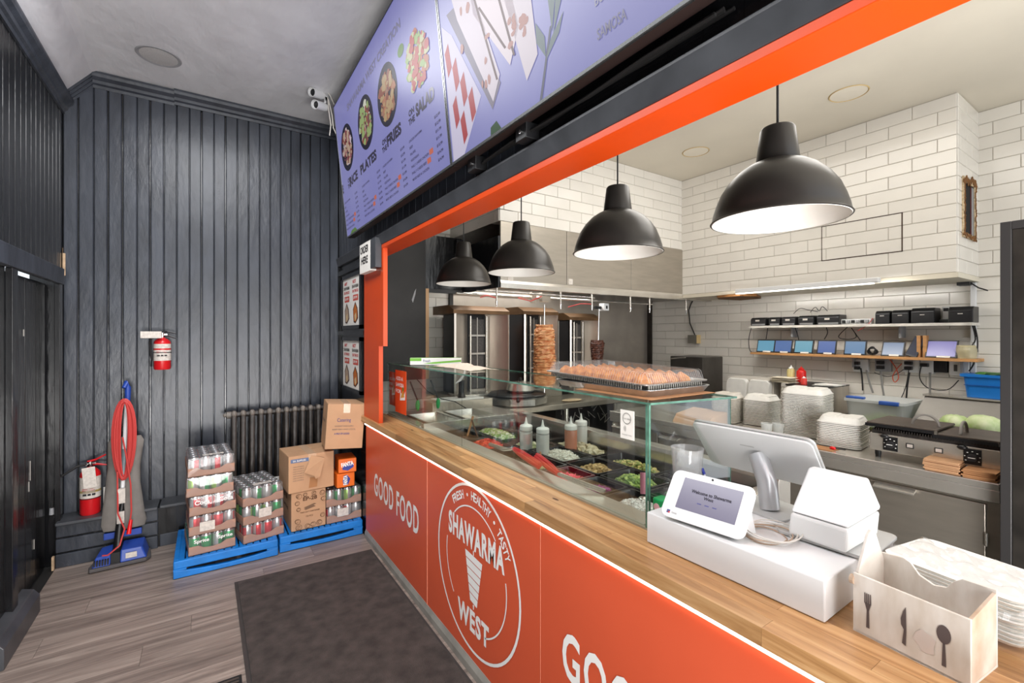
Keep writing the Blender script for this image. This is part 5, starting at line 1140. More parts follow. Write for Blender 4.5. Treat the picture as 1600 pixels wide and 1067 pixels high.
# ---- steel work counter along the right side
CX0 = 3.0
t = thing('steel_work_counter', 'stainless work counter with cabinets along the right wall', 'work counter', (3.4, 1.5, 0))
obj('top', MB().box(CX0, fy+0.01, 0.865, XWC-0.01, 2.95, 0.90), steelb, t, bevel=0.004)
obj('front_drop', MB().box(CX0+0.002, fy+0.01, 0.81, CX0+0.012, 2.95, 0.866), steelb, t, bevel=0.002)
obj('carcass', MB().box(CX0+0.04, fy+0.01, 0.06, XWC-0.02, 2.95, 0.865), steel, t)
dd = [(0.565, 1.02), (1.03, 1.485), (1.495, 1.95), (1.96, 2.43), (2.44, 2.94)]
for k, (a, b) in enumerate(dd):
    d = obj('door', MB().box(CX0+0.018, a+0.003, 0.10, CX0+0.04, b-0.003, 0.79), steel, t, bevel=0.003)
    obj('handle', MB().prism([(CX0-0.022, 0.765), (CX0-0.022, 0.772), (CX0+0.018, 0.788), (CX0+0.018, 0.775)], b-0.20, b-0.03, 'y'), steelb, d)
    obj('hinge', MB().cyl((CX0+0.012, a-0.001, 0.60), (CX0+0.012, a-0.001, 0.66), 0.006).cyl((CX0+0.012, a-0.001, 0.20), (CX0+0.012, a-0.001, 0.26), 0.006), steelb, d)
t = thing('paper_tray_box', 'low brown cardboard tray on the steel counter behind the card terminal', 'cardboard tray', (3.2, 2.2, 0.9)); obj('tray', MB().prism([(3.05, 0.90), (3.35, 0.90), (3.32, 0.99), (3.10, 0.96)], 2.02, 2.32, 'y'), card, t); obj('label', MB().box(3.0495, 2.03, 0.905, 3.052, 2.10, 0.925), blackp, t)

# clamshell stacks
def clammesh(W, D, closed):
    mb = MB(); h = 0.0105
    mb.rrect(0, 0, W, D, 0, h*0.55, 0.03, 4, 0.004); mb.rrect(0, 0, W+0.006, D+0.006, h*0.55, h*0.8, 0.03, 4, 0.001)
    return mb
def clamstack(label, cx_, cy_, W, D, z0, n, rot, grp, m=foam, lay=0.0105, topdomes=2):
    first = None
    for k in range(n-1):
        if first is None:
            mb = clammesh(W, D, True); o = obj('takeout_box', mb, m); o.location = (cx_, cy_, z0); o.rotation_euler = (0, 0, rot); tag(o, label, 'takeout box', grp); first = o
        else:
            o = first.copy(); link(o); o.location = (cx_+R.uniform(-.0015, .0015), cy_+R.uniform(-.0015, .0015), z0+k*lay); o.rotation_euler = (0, 0, rot+R.uniform(-.008, .008))
    zt = z0+(n-1)*lay
    t = thing('takeout_box', 'domed uppermost '+label.replace('nested ', '').replace('boxes in', 'box on').replace('boxes', 'box'), 'takeout box', (cx_, cy_, zt), rot, grp)
    obj('tray', clammesh(W, D, True), m, t, local=True, bevel=0.0)
    lid = MB(); lid.rrect(0, 0, W-0.035, D-0.035, 0.028, 0.0281, 0.03, 4)
    lm = MB()
    def ring(w_, d_, z, r=0.03, n_=4):
        o = []
        for (sx, sy, a0) in ((1,1,0),(-1,1,PI/2),(-1,-1,PI),(1,-1,1.5*PI)):
            for q in range(n_+1):
                a = a0+PI/2*q/n_; o.append((sx*(w_/2-r)+r*math.cos(a), sy*(d_/2-r)+r*math.sin(a), z))
        return o
    rings = [ring(W, D, 0.009), ring(W-0.012, D-0.012, 0.016), ring(W-0.03, D-0.03, 0.036), ring(W-0.05, D-0.05, 0.040, 0.02)]
    lm.add([p for g in rings for p in g], [(j*20+q, j*20+(q+1) % 20, (j+1)*20+(q+1) % 20, (j+1)*20+q) for j in range(3) for q in range(20)]+[tuple(60+q for q in range(20))])
    ld = obj('lid', lm, m, t, local=True, smooth=True)
    for q in range(topdomes):
        yy = (q-(topdomes-1)/2)*D/topdomes
        obj('ridge', MB().rrect(0, yy, W*0.66, D/topdomes*0.62, 0.039, 0.046, 0.015, 3, -0.006), m, ld, local=True, bevel=0.003)
    return t
clamstack('nested foam takeout boxes in the low front stack beside the grill', 3.26, 1.235, 0.22, 0.225, 0.905, 14, 0.12, 'takeout boxes in the low front stack')
clamstack('nested foam takeout boxes in the tallest stack', 3.40, 1.50, 0.24, 0.25, 0.905, 27, 0.10, 'takeout boxes in the tallest stack')
clamstack('nested foam takeout boxes in the far small stack', 3.50, 1.86, 0.20, 0.20, 0.905, 18, 0.05, 'takeout boxes in the far small stack')
clamstack('nested tan foam takeout boxes in the stack nearest the glass', 3.40, 2.07, 0.20, 0.18, 0.905, 18, 0.1, 'tan takeout boxes near the glass', foam2)
# two leaning stacks at the back
IN_KITCHEN = True
for k, (cy_, lb) in enumerate(((yx(1162, 3.66), 'leaning pile of nested foam boxes, left one behind the stacks'), (yx(1197, 3.66), 'leaning pile of nested foam boxes, right one behind the stacks'))):
    t = thing('leaning_boxes', lb, 'takeout boxes', (3.66, cy_, 1.02), 0, 'leaning foam box piles')
    for q in range(9):
        o = obj('box', MB().rrect(0, 0, 0.20, 0.20, 0, 0.011, 0.03, 4, 0.004, Matrix.Translation((0.03-0.013*q, 0, 0.12)) @ Matrix.Rotation(math.radians(-82), 4, 'Y')), foam2, t, local=True)
    obj('rim', MB().rrect(0, 0, 0.16, 0.16, 0.004, 0.03, 0.03, 4, -0.01, Matrix.Translation((0.03-0.013*9, 0, 0.12)) @ Matrix.Rotation(math.radians(-82), 4, 'Y')), foam, t, local=True)
# stand carrying the leaning piles and paper (dark appliance at the wall)
ga, gb = yx(1320, 3.5), yx(1210, 3.6)
t = thing('counter_appliance', 'dark edged steel appliance by the wall with papers on it', 'appliance', (3.65, (ga+gb)/2, 0.9))
obj('body', MB().box(3.56, ga, 0.437, 3.85, 2.26, 1.015), steeld, t, bevel=0.004); obj('raised_box', MB().box(3.50, yx(1318, 3.75), 1.017, 3.84, yx(1228, 3.5), 1.215), steeld, t, bevel=0.003); obj('top_edge', MB().box(3.498, yx(1318, 3.75)-0.003, 1.215, 3.842, yx(1228, 3.5)+0.003, 1.222), blackp, t)
zz = 1.222
for k, (u, lb, rgb) in enumerate(((1216, 'loose pile of cream napkins on the dark appliance', (232, 222, 200)), (1285, 'folded white paper packet on the dark appliance', (240, 238, 232)))):
    yy = yx(u+8, 3.62); t = thing('paper_pile', lb, 'paper', (3.62, yy, zz))
    for q in range(9 if k == 0 else 3): obj('sheet', MB().box(-0.06, -0.07, 0, 0.06, 0.07, 0.002, Matrix.Translation((R.uniform(-.01, .01), R.uniform(-.015, .015), 0.001+0.0045*q)) @ Matrix.Rotation(R.uniform(-.3, .3), 4, 'Z')), mat('sheet '+lb[:12], rgb, 0.8), t, local=True)
def smallbottle(label, u, v, x, rgb, h, r, rgbc, nm='sauce_bottle'):
    p = onx(u, v, x); p.z = zz; t = thing(nm, label, 'bottle', p)
    obj('body', MB().lathe([(0.001, 0), (r, 0), (r, h*.68), (r*.8, h*.76), (r*.45, h*.8)], n=18), mat('bottle '+label[:14], rgb, 0.35), t, local=True, smooth=True)
    obj('cap', MB().lathe([(r*.6, h*.78), (r*.6, h*.86), (r*.2, h*.92), (r*.12, h), (0.001, h)], n=14), mat('cap '+label[:14], rgbc, 0.4), t, local=True, smooth=True)
smallbottle('pale yellow oil squeeze bottle against the tiled wall', 1236, 590, 3.72, (206, 190, 130), 0.125, 0.028, (228, 226, 216))
smallbottle('red squeeze bottle against the tiled wall', 1252, 590, 3.72, (206, 30, 26), 0.12, 0.032, (206, 30, 26))
smallbottle('small red and white bottle in front of the taller red one', 1256, 600, 3.56, (214, 60, 50), 0.06, 0.02, (236, 236, 232))
# clear tub
ta, tb = yx(1424, 3.62), yx(1326, 3.55)
t = thing('clear_tub', 'milky clear plastic tub with blue latch holding shredded lettuce', 'tub', (3.65, (ta+tb)/2, 0.91))
mb = MB().rrect(3.66, (ta+tb)/2, 0.34, tb-ta, 0.995, 1.15, 0.03, 4, 0.015); obj('body', mb, glassy('tub side plastic', (0.93, 0.95, 0.95), 0.2, 0.1, 0.28, (0.86, 0.88, 0.88)), t)
obj('rim', MB().rrect(3.66, (ta+tb)/2, 0.36, tb-ta+0.02, 1.15, 1.165, 0.03, 4, 0.0), glassy('tub rim plastic', (0.9, 0.92, 0.92), 0.2, 0.1, 0.45, (0.85, 0.87, 0.86)), t)
for _b in ((3.47, ta+0.02, 1.145, 3.50, ta+0.12, 1.17), (3.50, tb-0.10, 1.165, 3.54, tb-0.0, 1.18)): obj('latch', MB().box(*_b), mat('blue latch', (50, 90, 170), 0.4), t, bevel=0.006)
obj('riser', MB().box(3.55, ta+0.03, 0.437, 3.80, tb-0.03, 0.995), steeld, t)
scatter(3.52, ta+0.03, 3.80, tb-0.03, 1.04, 160, 'strip', mat('shredded lettuce', (206, 220, 150), 0.7, var=0.4, scale=30, rgb2=(160, 190, 100)), t, 'lettuce', 0.016, 5, mat('lettuce pale', (222, 230, 190), 0.6), True)
# angled steel prep unit behind the grill
pa, pb_ = fy+0.02, yx(1424, 3.6)
t = thing('steel_prep_unit', 'sloped stainless cover behind the contact grill', 'prep unit', (3.6, (pa+pb_)/2, 0.905))
obj('base', MB().box(3.41, pa, 0.437, 3.85, pb_, 1.03), steel, t)
obj('slope', MB().add([(3.56, pa, 1.03), (3.56, pb_, 1.03), (3.70, pb_-0.04, 1.205), (3.70, pa, 1.205), (3.85, pb_, 1.03), (3.85, pa, 1.03), (3.82, pb_-0.04, 1.205), (3.82, pa, 1.205)], [(0,3,2,1),(2,3,7,6),(1,2,6,4),(0,5,7,3),(4,6,7,5)]), mat('dull sloped steel', (126, 122, 116), 0.45, metal=0.5, var=0.08, scale=4), t)
obj('top_edge', MB().box(3.685, pa, 1.205, 3.83, pb_-0.03, 1.214), steelb, t)
# blue bin
ba, bb_ = fy+0.03, yx(1500, 3.70)
t = thing('blue_bin', 'bright blue plastic bin of greens on the sloped steel unit', 'bin', (3.76, (ba+bb_)/2, 1.215))
cyb = (ba+bb_)/2
obj('body', MB().rrect(3.77, cyb, 0.13, bb_-ba-0.02, 1.216, 1.335, 0.02, 3, 0.012), bluebin, t); obj('rim', MB().rrect(3.77, cyb, 0.15, bb_-ba+0.01, 1.335, 1.35, 0.02, 3), bluebin, t)
obj('grooves', MB().box(3.7035, ba+0.015, 1.285, 3.706, bb_-0.015, 1.289), mat('dark blue groove', (12, 70, 140), 0.5), t)
t = thing('lettuce_leaves', 'green leafy vegetables heaped in the blue bin', 'greens', (3.76, cyb, 1.35))
for k in range(7): obj('leaf', MB().ball((3.77+R.uniform(-.03, .03), cyb+R.uniform(-.09, .09), 1.352), 0.04, 0.045, 0.012, 10, 5, 0.2), mat('leaf tone %d' % (k % 3), ((70, 120, 50), (206, 214, 170), (40, 80, 36))[k % 3], 0.6), t)
# cabbages
for k, (u, v, r, lb) in enumerate(((1494, 662, 0.058, 'pale green cabbage behind the looped grill handles'), (1538, 665, 0.066, 'green and white cabbage at the right by the refrigerator'))):
    p = onx(u, v, 3.50); t = thing('cabbage', lb, 'cabbage', (3.48, p.y, 1.03), 0, 'cabbages behind the grill')
    mc = mat('cabbage leaf', (222, 226, 190), 0.55, var=0.4, scale=12, rgb2=(170, 196, 120), bump=0.5)
    p = Vector((3.48, p.y, 1.031+r*.85)); obj('head', MB().ball(p, r, r, r*.85, 20, 12, 0.03), mc, t, smooth=True)
    for q in range(5):
        a = q*1.3+2.2; obj('outer_leaf', MB().ball(p+Vector((math.cos(a)*r*.25, math.sin(a)*r*.3, r*.12)), r*.86, r*.84, r*.78, 14, 8, 0.06), mc, t, smooth=True)
IN_KITCHEN = False
# contact grill
ga, gb = fy+0.02, 1.045; gx = 3.10
t = thing('contact_grill', 'double stainless contact grill with looped handles and black dials', 'contact grill', (3.25, 0.78, 0.905))
obj('body', MB().box(gx, ga, 0.925, 3.46, gb, 1.02), steelb, t, bevel=0.004)
for y in (ga+0.03, gb-0.03): obj('foot', MB().cyl((gx+0.03, y, 0.90), (gx+0.03, y, 0.925), 0.015), blackp, t)
obj('griddle', MB().box(gx+0.005, ga+0.01, 1.02, 3.45, gb-0.01, 1.04), mat('crusted black griddle', (34, 28, 24), 0.6, var=0.4, scale=30, bump=0.6), t)
rb = MB()
for k in range(44):
    y = ga+0.02+(gb-ga-0.04)*k/43; rb.box(gx-0.002, y-0.002, 1.035, gx+0.30, y+0.002, 1.05)
obj('ribs', rb, mat('crusted black griddle', (34, 28, 24)), t)['kind'] = 'stuff'
ym = (ga+gb)/2
for k, (a, b, z) in enumerate(((ga, ym-0.01, 1.052), (ym-0.03, gb+0.02, 1.068))):
    pl_ = obj('press_plate', MB().box(gx+0.0, a+0.005, z, 3.42, b-0.005, z+0.012), mat('dark worn plate', (96, 86, 78), 0.45, metal=0.4, var=0.3, scale=6), t, bevel=0.003)
    obj('plate_rim', MB().box(gx-0.004, a, z-0.012, gx+0.004, b, z+0.004), blackp, pl_); obj('corner', MB().box(gx-0.006, a, z-0.012, gx+0.004, a+0.012, z+0.006), chrome, pl_)
    yc = a+0.075 if k else (a+b)/2+0.03
    ax_ = Vector((0, 1, 0)) if k else Vector((1, 0, 0)); hc = Vector((gx+0.11, yc, z+0.012))
    obj('loop_handle', MB().tube([hc-ax_*0.055]+[hc-ax_*0.055*math.cos(q)+Vector((0, 0, 0.058*math.sin(q))) for q in [PI*j/10 for j in range(1, 10)]]+[hc+ax_*0.055], 0.007, 8), mat('grey handle', (150, 146, 140), 0.4), pl_, smooth=True)
for k, y in enumerate((gb-0.095, ga+0.10)):
    dl = obj('control_plate', MB().box(gx-0.003, y-0.032, 0.935, gx+0.0, y+0.032, 1.01), blackp, t)
    obj('dial', MB().lathe([(0.001, -0.014), (0.018, -0.014), (0.021, 0.0)], (gx-0.001, y, 0.968), 18, Matrix.Rotation(PI/2, 3, 'Y') @ Matrix.Scale(-1, 3, Vector((0, 0, 1))) @ Matrix.Scale(-1, 3, Vector((0, 0, 1)))), ink, dl, smooth=True)
    for q in range(7):
        a = math.radians(-30+q*40); yy = y-0.027*math.cos(a); z_ = 0.968+0.030*math.sin(a); obj('mark', MB().box(gx-0.0038, yy-0.003, z_-0.002, gx-0.0028, yy+0.003, z_+0.002), wprint, dl)
    obj('pointer', MB().box(gx-0.0165, y-0.013, 0.967, gx-0.0148, y+0.013, 0.970, None), wprint, dl)
for y in (ym+0.08, ym-0.035):
    o = obj('window', MB().box(gx-0.003, y-0.016, 0.965, gx, y+0.016, 0.99), ink, t); obj('lamp', MB().box(gx-0.0036, y-0.012, 0.969, gx-0.0028, y+0.012, 0.986), mat('clear indicator', (206, 196, 188), 0.3), o)
obj('latch_knob', MB().ball((gx-0.006, ga+0.135, 1.012), 0.012, 0.02, 0.012).ball((gx-0.006, gb-0.07, 1.01), 0.012, 0.02, 0.012), blackp, t, smooth=True)
for _c in t.children_recursive:
    if _c.parent == t:
        for _v in _c.data.vertices: _v.co.z += 0.014
        for _g in _c.children:
            for _v in _g.data.vertices: _v.co.z += 0.014
for y in (ga+0.03, gb-0.03): obj('foot', MB().cyl((gx+0.03, y, 0.90), (gx+0.03, y, 0.939), 0.013), blackp, t)
# kraft bag bundles
for k, (lb, x0, x1, ya_, yb2, n) in enumerate((('stack of folded kraft paper bags, left one on the steel counter', 3.01, 3.12, 0.655, 0.79, 7), ('darker stack of folded kraft paper bags beside the refrigerator', 3.005, 3.11, 0.53, 0.648, 5))):
    t = thing('kraft_bags', lb, 'paper bags', ((x0+x1)/2, (ya_+yb2)/2, 0.90), 0, 'kraft bag stacks')
    for q in range(n): obj('bag', MB().box(x0+R.uniform(-.004, .004), ya_+R.uniform(-.006, .006), 0.901+q*0.0085, x1, yb2+R.uniform(-.006, .004), 0.901+q*0.0085+0.0078), kraft if k else mat('light kraft', (190, 146, 108), 0.85, var=0.1), t, bevel=0.0015)
t = thing('red_knob_tool', 'small red-headed brush lying before the low foam stack', 'brush', (3.10, 1.28, 0.91)); obj('head', MB().ball((3.07, 1.215, 0.912), 0.010, 0.018, 0.010), redp, t, smooth=True); obj('stick', MB().cyl((3.07, 1.20, 0.912), (3.07, 1.15, 0.915), 0.003), ink, t)
t = thing('wood_board', 'small brown board edge under the low foam stack', 'board', (3.12, 1.35, 0.90)); obj('board', MB().box(3.02, 1.20, 0.9002, 3.12, 1.42, 0.9045), kraft, t)
# plastic cups near tall stack
for k, (u, lb) in enumerate(((1198, 'clear plastic cup, left of the pair before the tallest stack'), (1216, 'clear plastic cup, right of the pair before the tallest stack'))):
    p = onz(u, 679, 0.90); t = thing('plastic_cup', lb, 'cup', (p.x, p.y, 0.90), 0, 'clear cups before the tallest stack'); obj('cup', MB().lathe([(0.001, 0), (0.028, 0), (0.036, 0.075), (0.038, 0.078), (0.036, 0.0785)], n=20, cap=False), tubm, t, local=True, smooth=True)

IN_KITCHEN = True
# ---- wall shelves with printers and tablets
sy0, sy1 = yx(1520, 3.72), yx(1172, 3.72)
t = thing('wall_shelf', 'white upper wall shelf wrapped in film carrying label printers', 'shelf', (3.8, (sy0+sy1)/2, 1.648)); obj('board', MB().box(3.70, sy0, 1.635, XW-0.004, sy1, 1.652), mat('film wrapped shelf', (214, 208, 200), 0.3, var=0.25, scale=60, stretch=(1, 0.2, 1), bump=0.3), t); 
for y in (sy0+0.35, sy1-0.3): obj('bracket', MB().box(3.78, y, 1.56, XW-0.004, y+0.012, 1.635), greyl, t)
t = thing('wall_shelf', 'pine lower wall shelf holding the row of tablets', 'shelf', (3.8, (sy0+sy1)/2, 1.43)); obj('board', MB().box(3.72, sy0-0.02, 1.420, XW-0.004, sy1, 1.438), wshelf, t, bevel=0.002)
for y in (sy0+0.06, sy0+0.62): obj('bracket', MB().box(3.80, y, 1.35, XW-0.004, y+0.012, 1.420), greyl, t)
prn = mat('black printer plastic', (32, 32, 34), 0.35, var=0.15, scale=10)
P1 = [(1172, 1197, 0.085, 'leftmost black printer with window on the upper shelf'), (1200, 1219, 0.085, 'second black label printer from the left on the upper shelf'), (1220, 1243, 0.085, 'third black label printer from the left on the upper shelf'), (1246, 1272, 0.09, 'fourth black label printer from the left on the upper shelf'), (1275, 1312, 0.092, 'fifth black label printer from the left, beside the power strip'),
      (1366, 1391, 0.11, 'black receipt printer just right of the power strip'), (1392, 1421, 0.112, 'black receipt printer in the middle of the right three'), (1422, 1461, 0.122, 'largest black receipt printer on the upper shelf'), (1480, 1522, 0.122, 'black receipt printer at the right end of the upper shelf')]
for i, (ua, ub, h, lb) in enumerate(P1):
    ya_, yb2 = yx(ub, 3.715)+0.004, yx(ua, 3.715)-0.004; z = 1.6525
    t = thing('receipt_printer', lb, 'printer', (3.78, (ya_+yb2)/2, z), 0, 'black printers on the upper shelf'); h *= 0.78
    obj('body', MB().prism([(3.715, z), (3.715, z+h*0.78), (3.735, z+h), (3.84, z+h), (3.84, z)], ya_, yb2, 'y'), prn, t, bevel=0.004)
    obj('slot', MB().box(3.7145, ya_+0.01, z+h*0.62, 3.716, yb2-0.01, z+h*0.68), ink, t)
    if i < 5: obj('front_strip', MB().box(3.712, ya_+0.005, z+0.003, 3.716, yb2-0.012, z+0.016), mat('grey strip', (140, 140, 140), 0.4, metal=0.3), t); obj('label', MB().box(3.7135, (ya_+yb2)/2-0.012, z+0.035, 3.7145, (ya_+yb2)/2+0.02, z+0.048), labelm, t)
    else: obj('label', MB().box(3.7135, (ya_+yb2)/2-0.010, z+0.05, 3.7145, (ya_+yb2)/2+0.012, z+0.055), labelm, t)
ya_, yb2 = yx(1362, 3.76), yx(1315, 3.76)
t = thing('power_strip', 'white power strip crowded with plugs on the upper shelf', 'power strip', (3.78, (ya_+yb2)/2, 1.6525)); obj('body', MB().box(3.75, ya_, 1.6525, 3.80, yb2, 1.69), whitep, t, bevel=0.003)
for k in range(6):
    y = ya_+0.02+(yb2-ya_-0.04)*k/5; obj('plug', MB().box(3.735, y-0.009, 1.662, 3.75, y+0.009, 1.682), blackp if k % 2 else greyl, t, bevel=0.002)
p = onx(1478, 480, 3.79); t = thing('cordless_phone', 'grey cordless phone standing between the right printers', 'phone', (3.80, p.y, 1.6525)); obj('handset', MB().box(3.79, p.y-0.018, 1.67, 3.81, p.y+0.018, 1.755), silverp, t, bevel=0.004); obj('cradle', MB().box(3.77, p.y-0.03, 1.6525, 3.83, p.y+0.03, 1.675), blackp, t, bevel=0.004); obj('screen', MB().box(3.789, p.y-0.012, 1.725, 3.7905, p.y+0.012, 1.745), ink, t)
TB = [(1182, 1210, (96, 150, 176), 'leftmost tablet with a cyan screen on the pine shelf'), (1209, 1237, (84, 110, 160), 'second tablet from the left, darker blue screen'), (1240, 1270, (110, 160, 180), 'third tablet from the left, pale cyan screen'), (1276, 1306, (92, 112, 166), 'fourth tablet from the left, slate blue screen'), (1318, 1353, (110, 138, 170), 'fifth tablet standing alone left of the cable tangle'), (1376, 1412, (110, 128, 156), 'tablet leaning back just left of the phone'), (1445, 1495, (122, 116, 176), 'largest tablet with purple screen at the right end')]
for i, (ua, ub, rgb, lb) in enumerate(TB):
    ya_, yb2 = yx(ub, 3.75), yx(ua, 3.75); z = 1.4385; wd = yb2-ya_; h = 0.105 if i < 6 else 0.118
    t = thing('tablet', lb, 'tablet', (3.76, (ya_+yb2)/2, z), 0, 'tablets on the pine shelf')
    tm = Matrix.Translation((3.745, (ya_+yb2)/2, z)) @ Matrix.Rotation(math.radians(14 if i < 5 else 24), 4, 'Y')
    obj('frame', MB().box(0, -wd/2, 0.002, 0.009, wd/2, h, tm), blackp, t, bevel=0.002)
    obj('screen', MB().box(-0.001, -wd/2+0.008, 0.010, 0.0, wd/2-0.008, h-0.008, tm), mat('tablet glow %d' % i, rgb, 0.25, emit=0.9), t)
    obj('stand', MB().box(0.009, -0.03, 0.002, 0.04, 0.03, 0.01, tm.copy()), whitep, t)
    obj('note', MB().box(-0.004, -wd*0.3, 0.001, -0.002, wd*0.12, 0.012, tm), paper, t)
p = onx(1423, 555, 3.76); t = thing('mobile_phone', 'black phone leaning upright beside the wooden blocks', 'phone', (3.77, p.y, 1.4385)); tm = Matrix.Translation((3.75, p.y, 1.440)) @ Matrix.Rotation(0.35, 4, 'Y') @ Matrix.Rotation(0.3, 4, 'X')
obj('body', MB().box(0, -0.032, 0, 0.012, 0.032, 0.14, tm), blackp, t, bevel=0.004); obj('screen', MB().box(-0.001, -0.027, 0.012, 0.0, 0.027, 0.13, tm), mat('phone glow', (50, 56, 80), 0.6, emit=0.4), t)
p = onx(1436, 550, 3.77)
for k in range(2):
    t = thing('wood_block', 'thin upright wooden slat beside the phone, %s' % ('left' if k == 0 else 'right'), 'wood block', (3.78, p.y-0.03*k, 1.4385), 0, 'wood slats on the pine shelf'); obj('slat', MB().box(3.76, p.y-0.03*k-0.009, 1.4385, 3.80, p.y-0.03*k+0.009, 1.575), wshelf, t)
p = onx(1508, 560, 3.77); t = thing('tape_roll', 'cream roll wrapped in plastic at the right end of the pine shelf', 'roll', (3.78, p.y, 1.4385)); obj('roll', MB().lathe([(0.001, 0), (0.045, 0), (0.048, 0.05), (0.042, 0.078), (0.001, 0.08)], (3.79, p.y, 1.4385), 20), mat('cream roll', (196, 184, 140), 0.5, var=0.2), t, smooth=True); obj('wrapping', MB().lathe([(0.052, 0.002), (0.056, 0.05), (0.03, 0.095), (0.012, 0.125)], (3.79, p.y, 1.4385), 12, cap=False), film, t)
# outlets under the shelf
OUT = [(1345, 571, 'white', 'leftmost outlet with two black plugs below the tablets'), (1380, 570, 'grey', 'grey outlet box with large black adaptor below the tablets'), (1424, 571, 'white', 'outlet with black plugs and an orange cord below the tablets'), (1449, 573, 'white', 'single outlet with one black plug below the large tablet'), (1470, 571, 'black', 'black outlet plate below the large tablet'), (1499, 575, 'white', 'double outlet at the right end above the blue bin')]
for i, (u, v, c, lb) in enumerate(OUT):
    p = onx(u, v, XW-0.03); hw = 0.032 if i in (3, 4) else 0.045
    t = thing('wall_outlet', lb, 'outlet', p, 0, 'outlets below the tablet shelf')
    obj('box', MB().box(XW-0.04, p.y-hw, p.z-0.045, XW-0.001, p.y+hw, p.z+0.045), {'white': whitep, 'grey': greyl, 'black': blackp}[c], t, bevel=0.004)
    for q in ((-0.017, 0.017) if i < 3 else (0.012,) if i == 3 else ()): obj('plug', MB().box(XW-0.075, p.y-0.012+0.01*(i == 0), p.z+q-0.011, XW-0.04, p.y+0.026, p.z+q+0.011), blackp, t, bevel=0.003)
    if i in (4, 5):
        for q in (-0.015, 0.015): obj('socket', MB().box(XW-0.0412, p.y+q-0.008, p.z-0.02, XW-0.0398, p.y+q+0.008, p.z+0.02), inkg if i == 5 else ink, t)
# cords
TH = lambda frag: [o for o in bpy.data.objects if o.type == 'EMPTY' and frag in o.get('label', '')][0]
def cord(label, pts, m, r=0.004, x=XW-0.045, xs=None, par=None):
    P_ = [onx(u, v, (xs[k] if xs else x)) for k, (u, v) in enumerate(pts)]
    # smooth
    Q = []
    for i in range(len(P_)-1):
        a = P_[max(i-1, 0)]; b = P_[i]; c = P_[i+1]; d = P_[min(i+2, len(P_)-1)]
        for s_ in range(5):
            q = s_/5; Q.append(0.5*((2*b)+(c-a)*q+(2*a-5*b+4*c-d)*q*q+(3*b-3*c+d-a)*q**3))
    Q.append(P_[-1]); o = obj('cord', MB().tube(Q, r, 5), m, par, smooth=True); o['label'] = label; return o
cord('black cord dropping from the leftmost outlet to the counter', [(1345, 575), (1347, 590), (1348, 610)], cable, 0.005, par=TH('leftmost outlet with two'))
cord('grey conduit leaning from the leftmost outlet', [(1354, 578), (1358, 596), (1364, 614)], mat('grey conduit', (130, 128, 124), 0.5), 0.006, par=TH('leftmost outlet with two'))
cord('grey conduit dropping from the grey outlet box', [(1376, 580), (1378, 600), (1381, 618)], mat('grey conduit', (130, 128, 124)), 0.006, par=TH('grey outlet box with'))
cord('orange looped cord between the outlets', [(1390, 561), (1400, 575), (1404, 590), (1398, 597), (1395, 588), (1402, 576), (1409, 568)], mat('orange cord', (206, 84, 50), 0.5), 0.003, par=TH('outlet with black plugs and an orange'))
cord('thin black cord looping below the second outlet', [(1366, 582), (1385, 588), (1400, 585), (1412, 577)], cable, 0.0025, par=TH('grey outlet box with'))
cord('black cord falling from the third outlet', [(1421, 582), (1418, 600), (1416, 622)], cable, 0.005, par=TH('outlet with black plugs and an orange'))
cord('thin black cord angled from the third outlet', [(1420, 578), (1415, 605), (1408, 622)], cable, 0.0025, par=TH('outlet with black plugs and an orange'))
cord('black cord hanging in a wide swag toward the blue bin', [(1440, 570), (1437, 590), (1450, 606), (1480, 609), (1498, 594)], cable, 0.003, par=TH('single outlet with one'))
cord('grey conduit below the single outlet', [(1453, 582), (1453, 615)], mat('grey conduit', (130, 128, 124)), 0.006, par=TH('single outlet with one'))
cord('black cord from the left shelf end down to the pine shelf', [(1174, 512), (1170, 530), (1172, 548), (1181, 551)], cable, 0.003, 3.80, par=TH('leftmost black printer'))
cord('short black cord behind the leftmost tablet', [(1200, 511), (1197, 530)], cable, 0.003, 3.80, par=TH('leftmost tablet with'))
cord('black cord behind the third tablet', [(1242, 511), (1246, 522), (1248, 531)], cable, 0.003, 3.80, par=TH('third tablet from'))
cord('black cord behind the fourth tablet', [(1291, 511), (1293, 520), (1288, 530)], cable, 0.003, 3.80, par=TH('fourth tablet from'))
cord('black cord looped in a triangle above the fifth tablet', [(1325, 510), (1310, 526), (1325, 530), (1338, 526), (1330, 512), (1345, 533)], cable, 0.003, 3.80, par=TH('white power strip'))
cord('red cord running from the power strip', [(1364, 497), (1355, 508), (1340, 517)], mat('thin red cord', (190, 60, 50), 0.5), 0.0025, 3.72, par=TH('white power strip'))
cord('black cord arching over the left printers', [(1240, 490), (1250, 482), (1262, 484), (1278, 487)], cable, 0.0025, 3.78, par=TH('fourth black label'))
cord('black cord arching over the fifth printer', [(1266, 488), (1274, 480), (1280, 486), (1285, 479), (1293, 486)], cable, 0.0025, 3.78, par=TH('fifth black label'))
cord('black cord bundle at the right end of the shelves', [(1519, 506), (1524, 530), (1516, 545), (1522, 565), (1514, 580)], cable, 0.004, 3.80, par=TH('black receipt printer at the right end'))
cord('second black cord at the right end of the shelves', [(1522, 506), (1527, 528), (1527, 550)], cable, 0.004, 3.80, par=TH('black receipt printer at the right end'))
t = thing('cable_tangle', 'tangle of black cables beside the fifth tablet', 'cables', onx(1363, 546, 3.77)); mb = MB(); c = onx(1363, 545, 3.77)
for k in range(7): mb.tube([(3.77+R.uniform(-.01, .01), c.y+0.03*math.cos(q)*(1-.08*k), 1.465+0.022*math.sin(q)+0.002*k) for q in [2*PI*j/12 for j in range(12)]], 0.003, 5, True)
obj('loops', mb, cable, t)['kind'] = 'stuff'
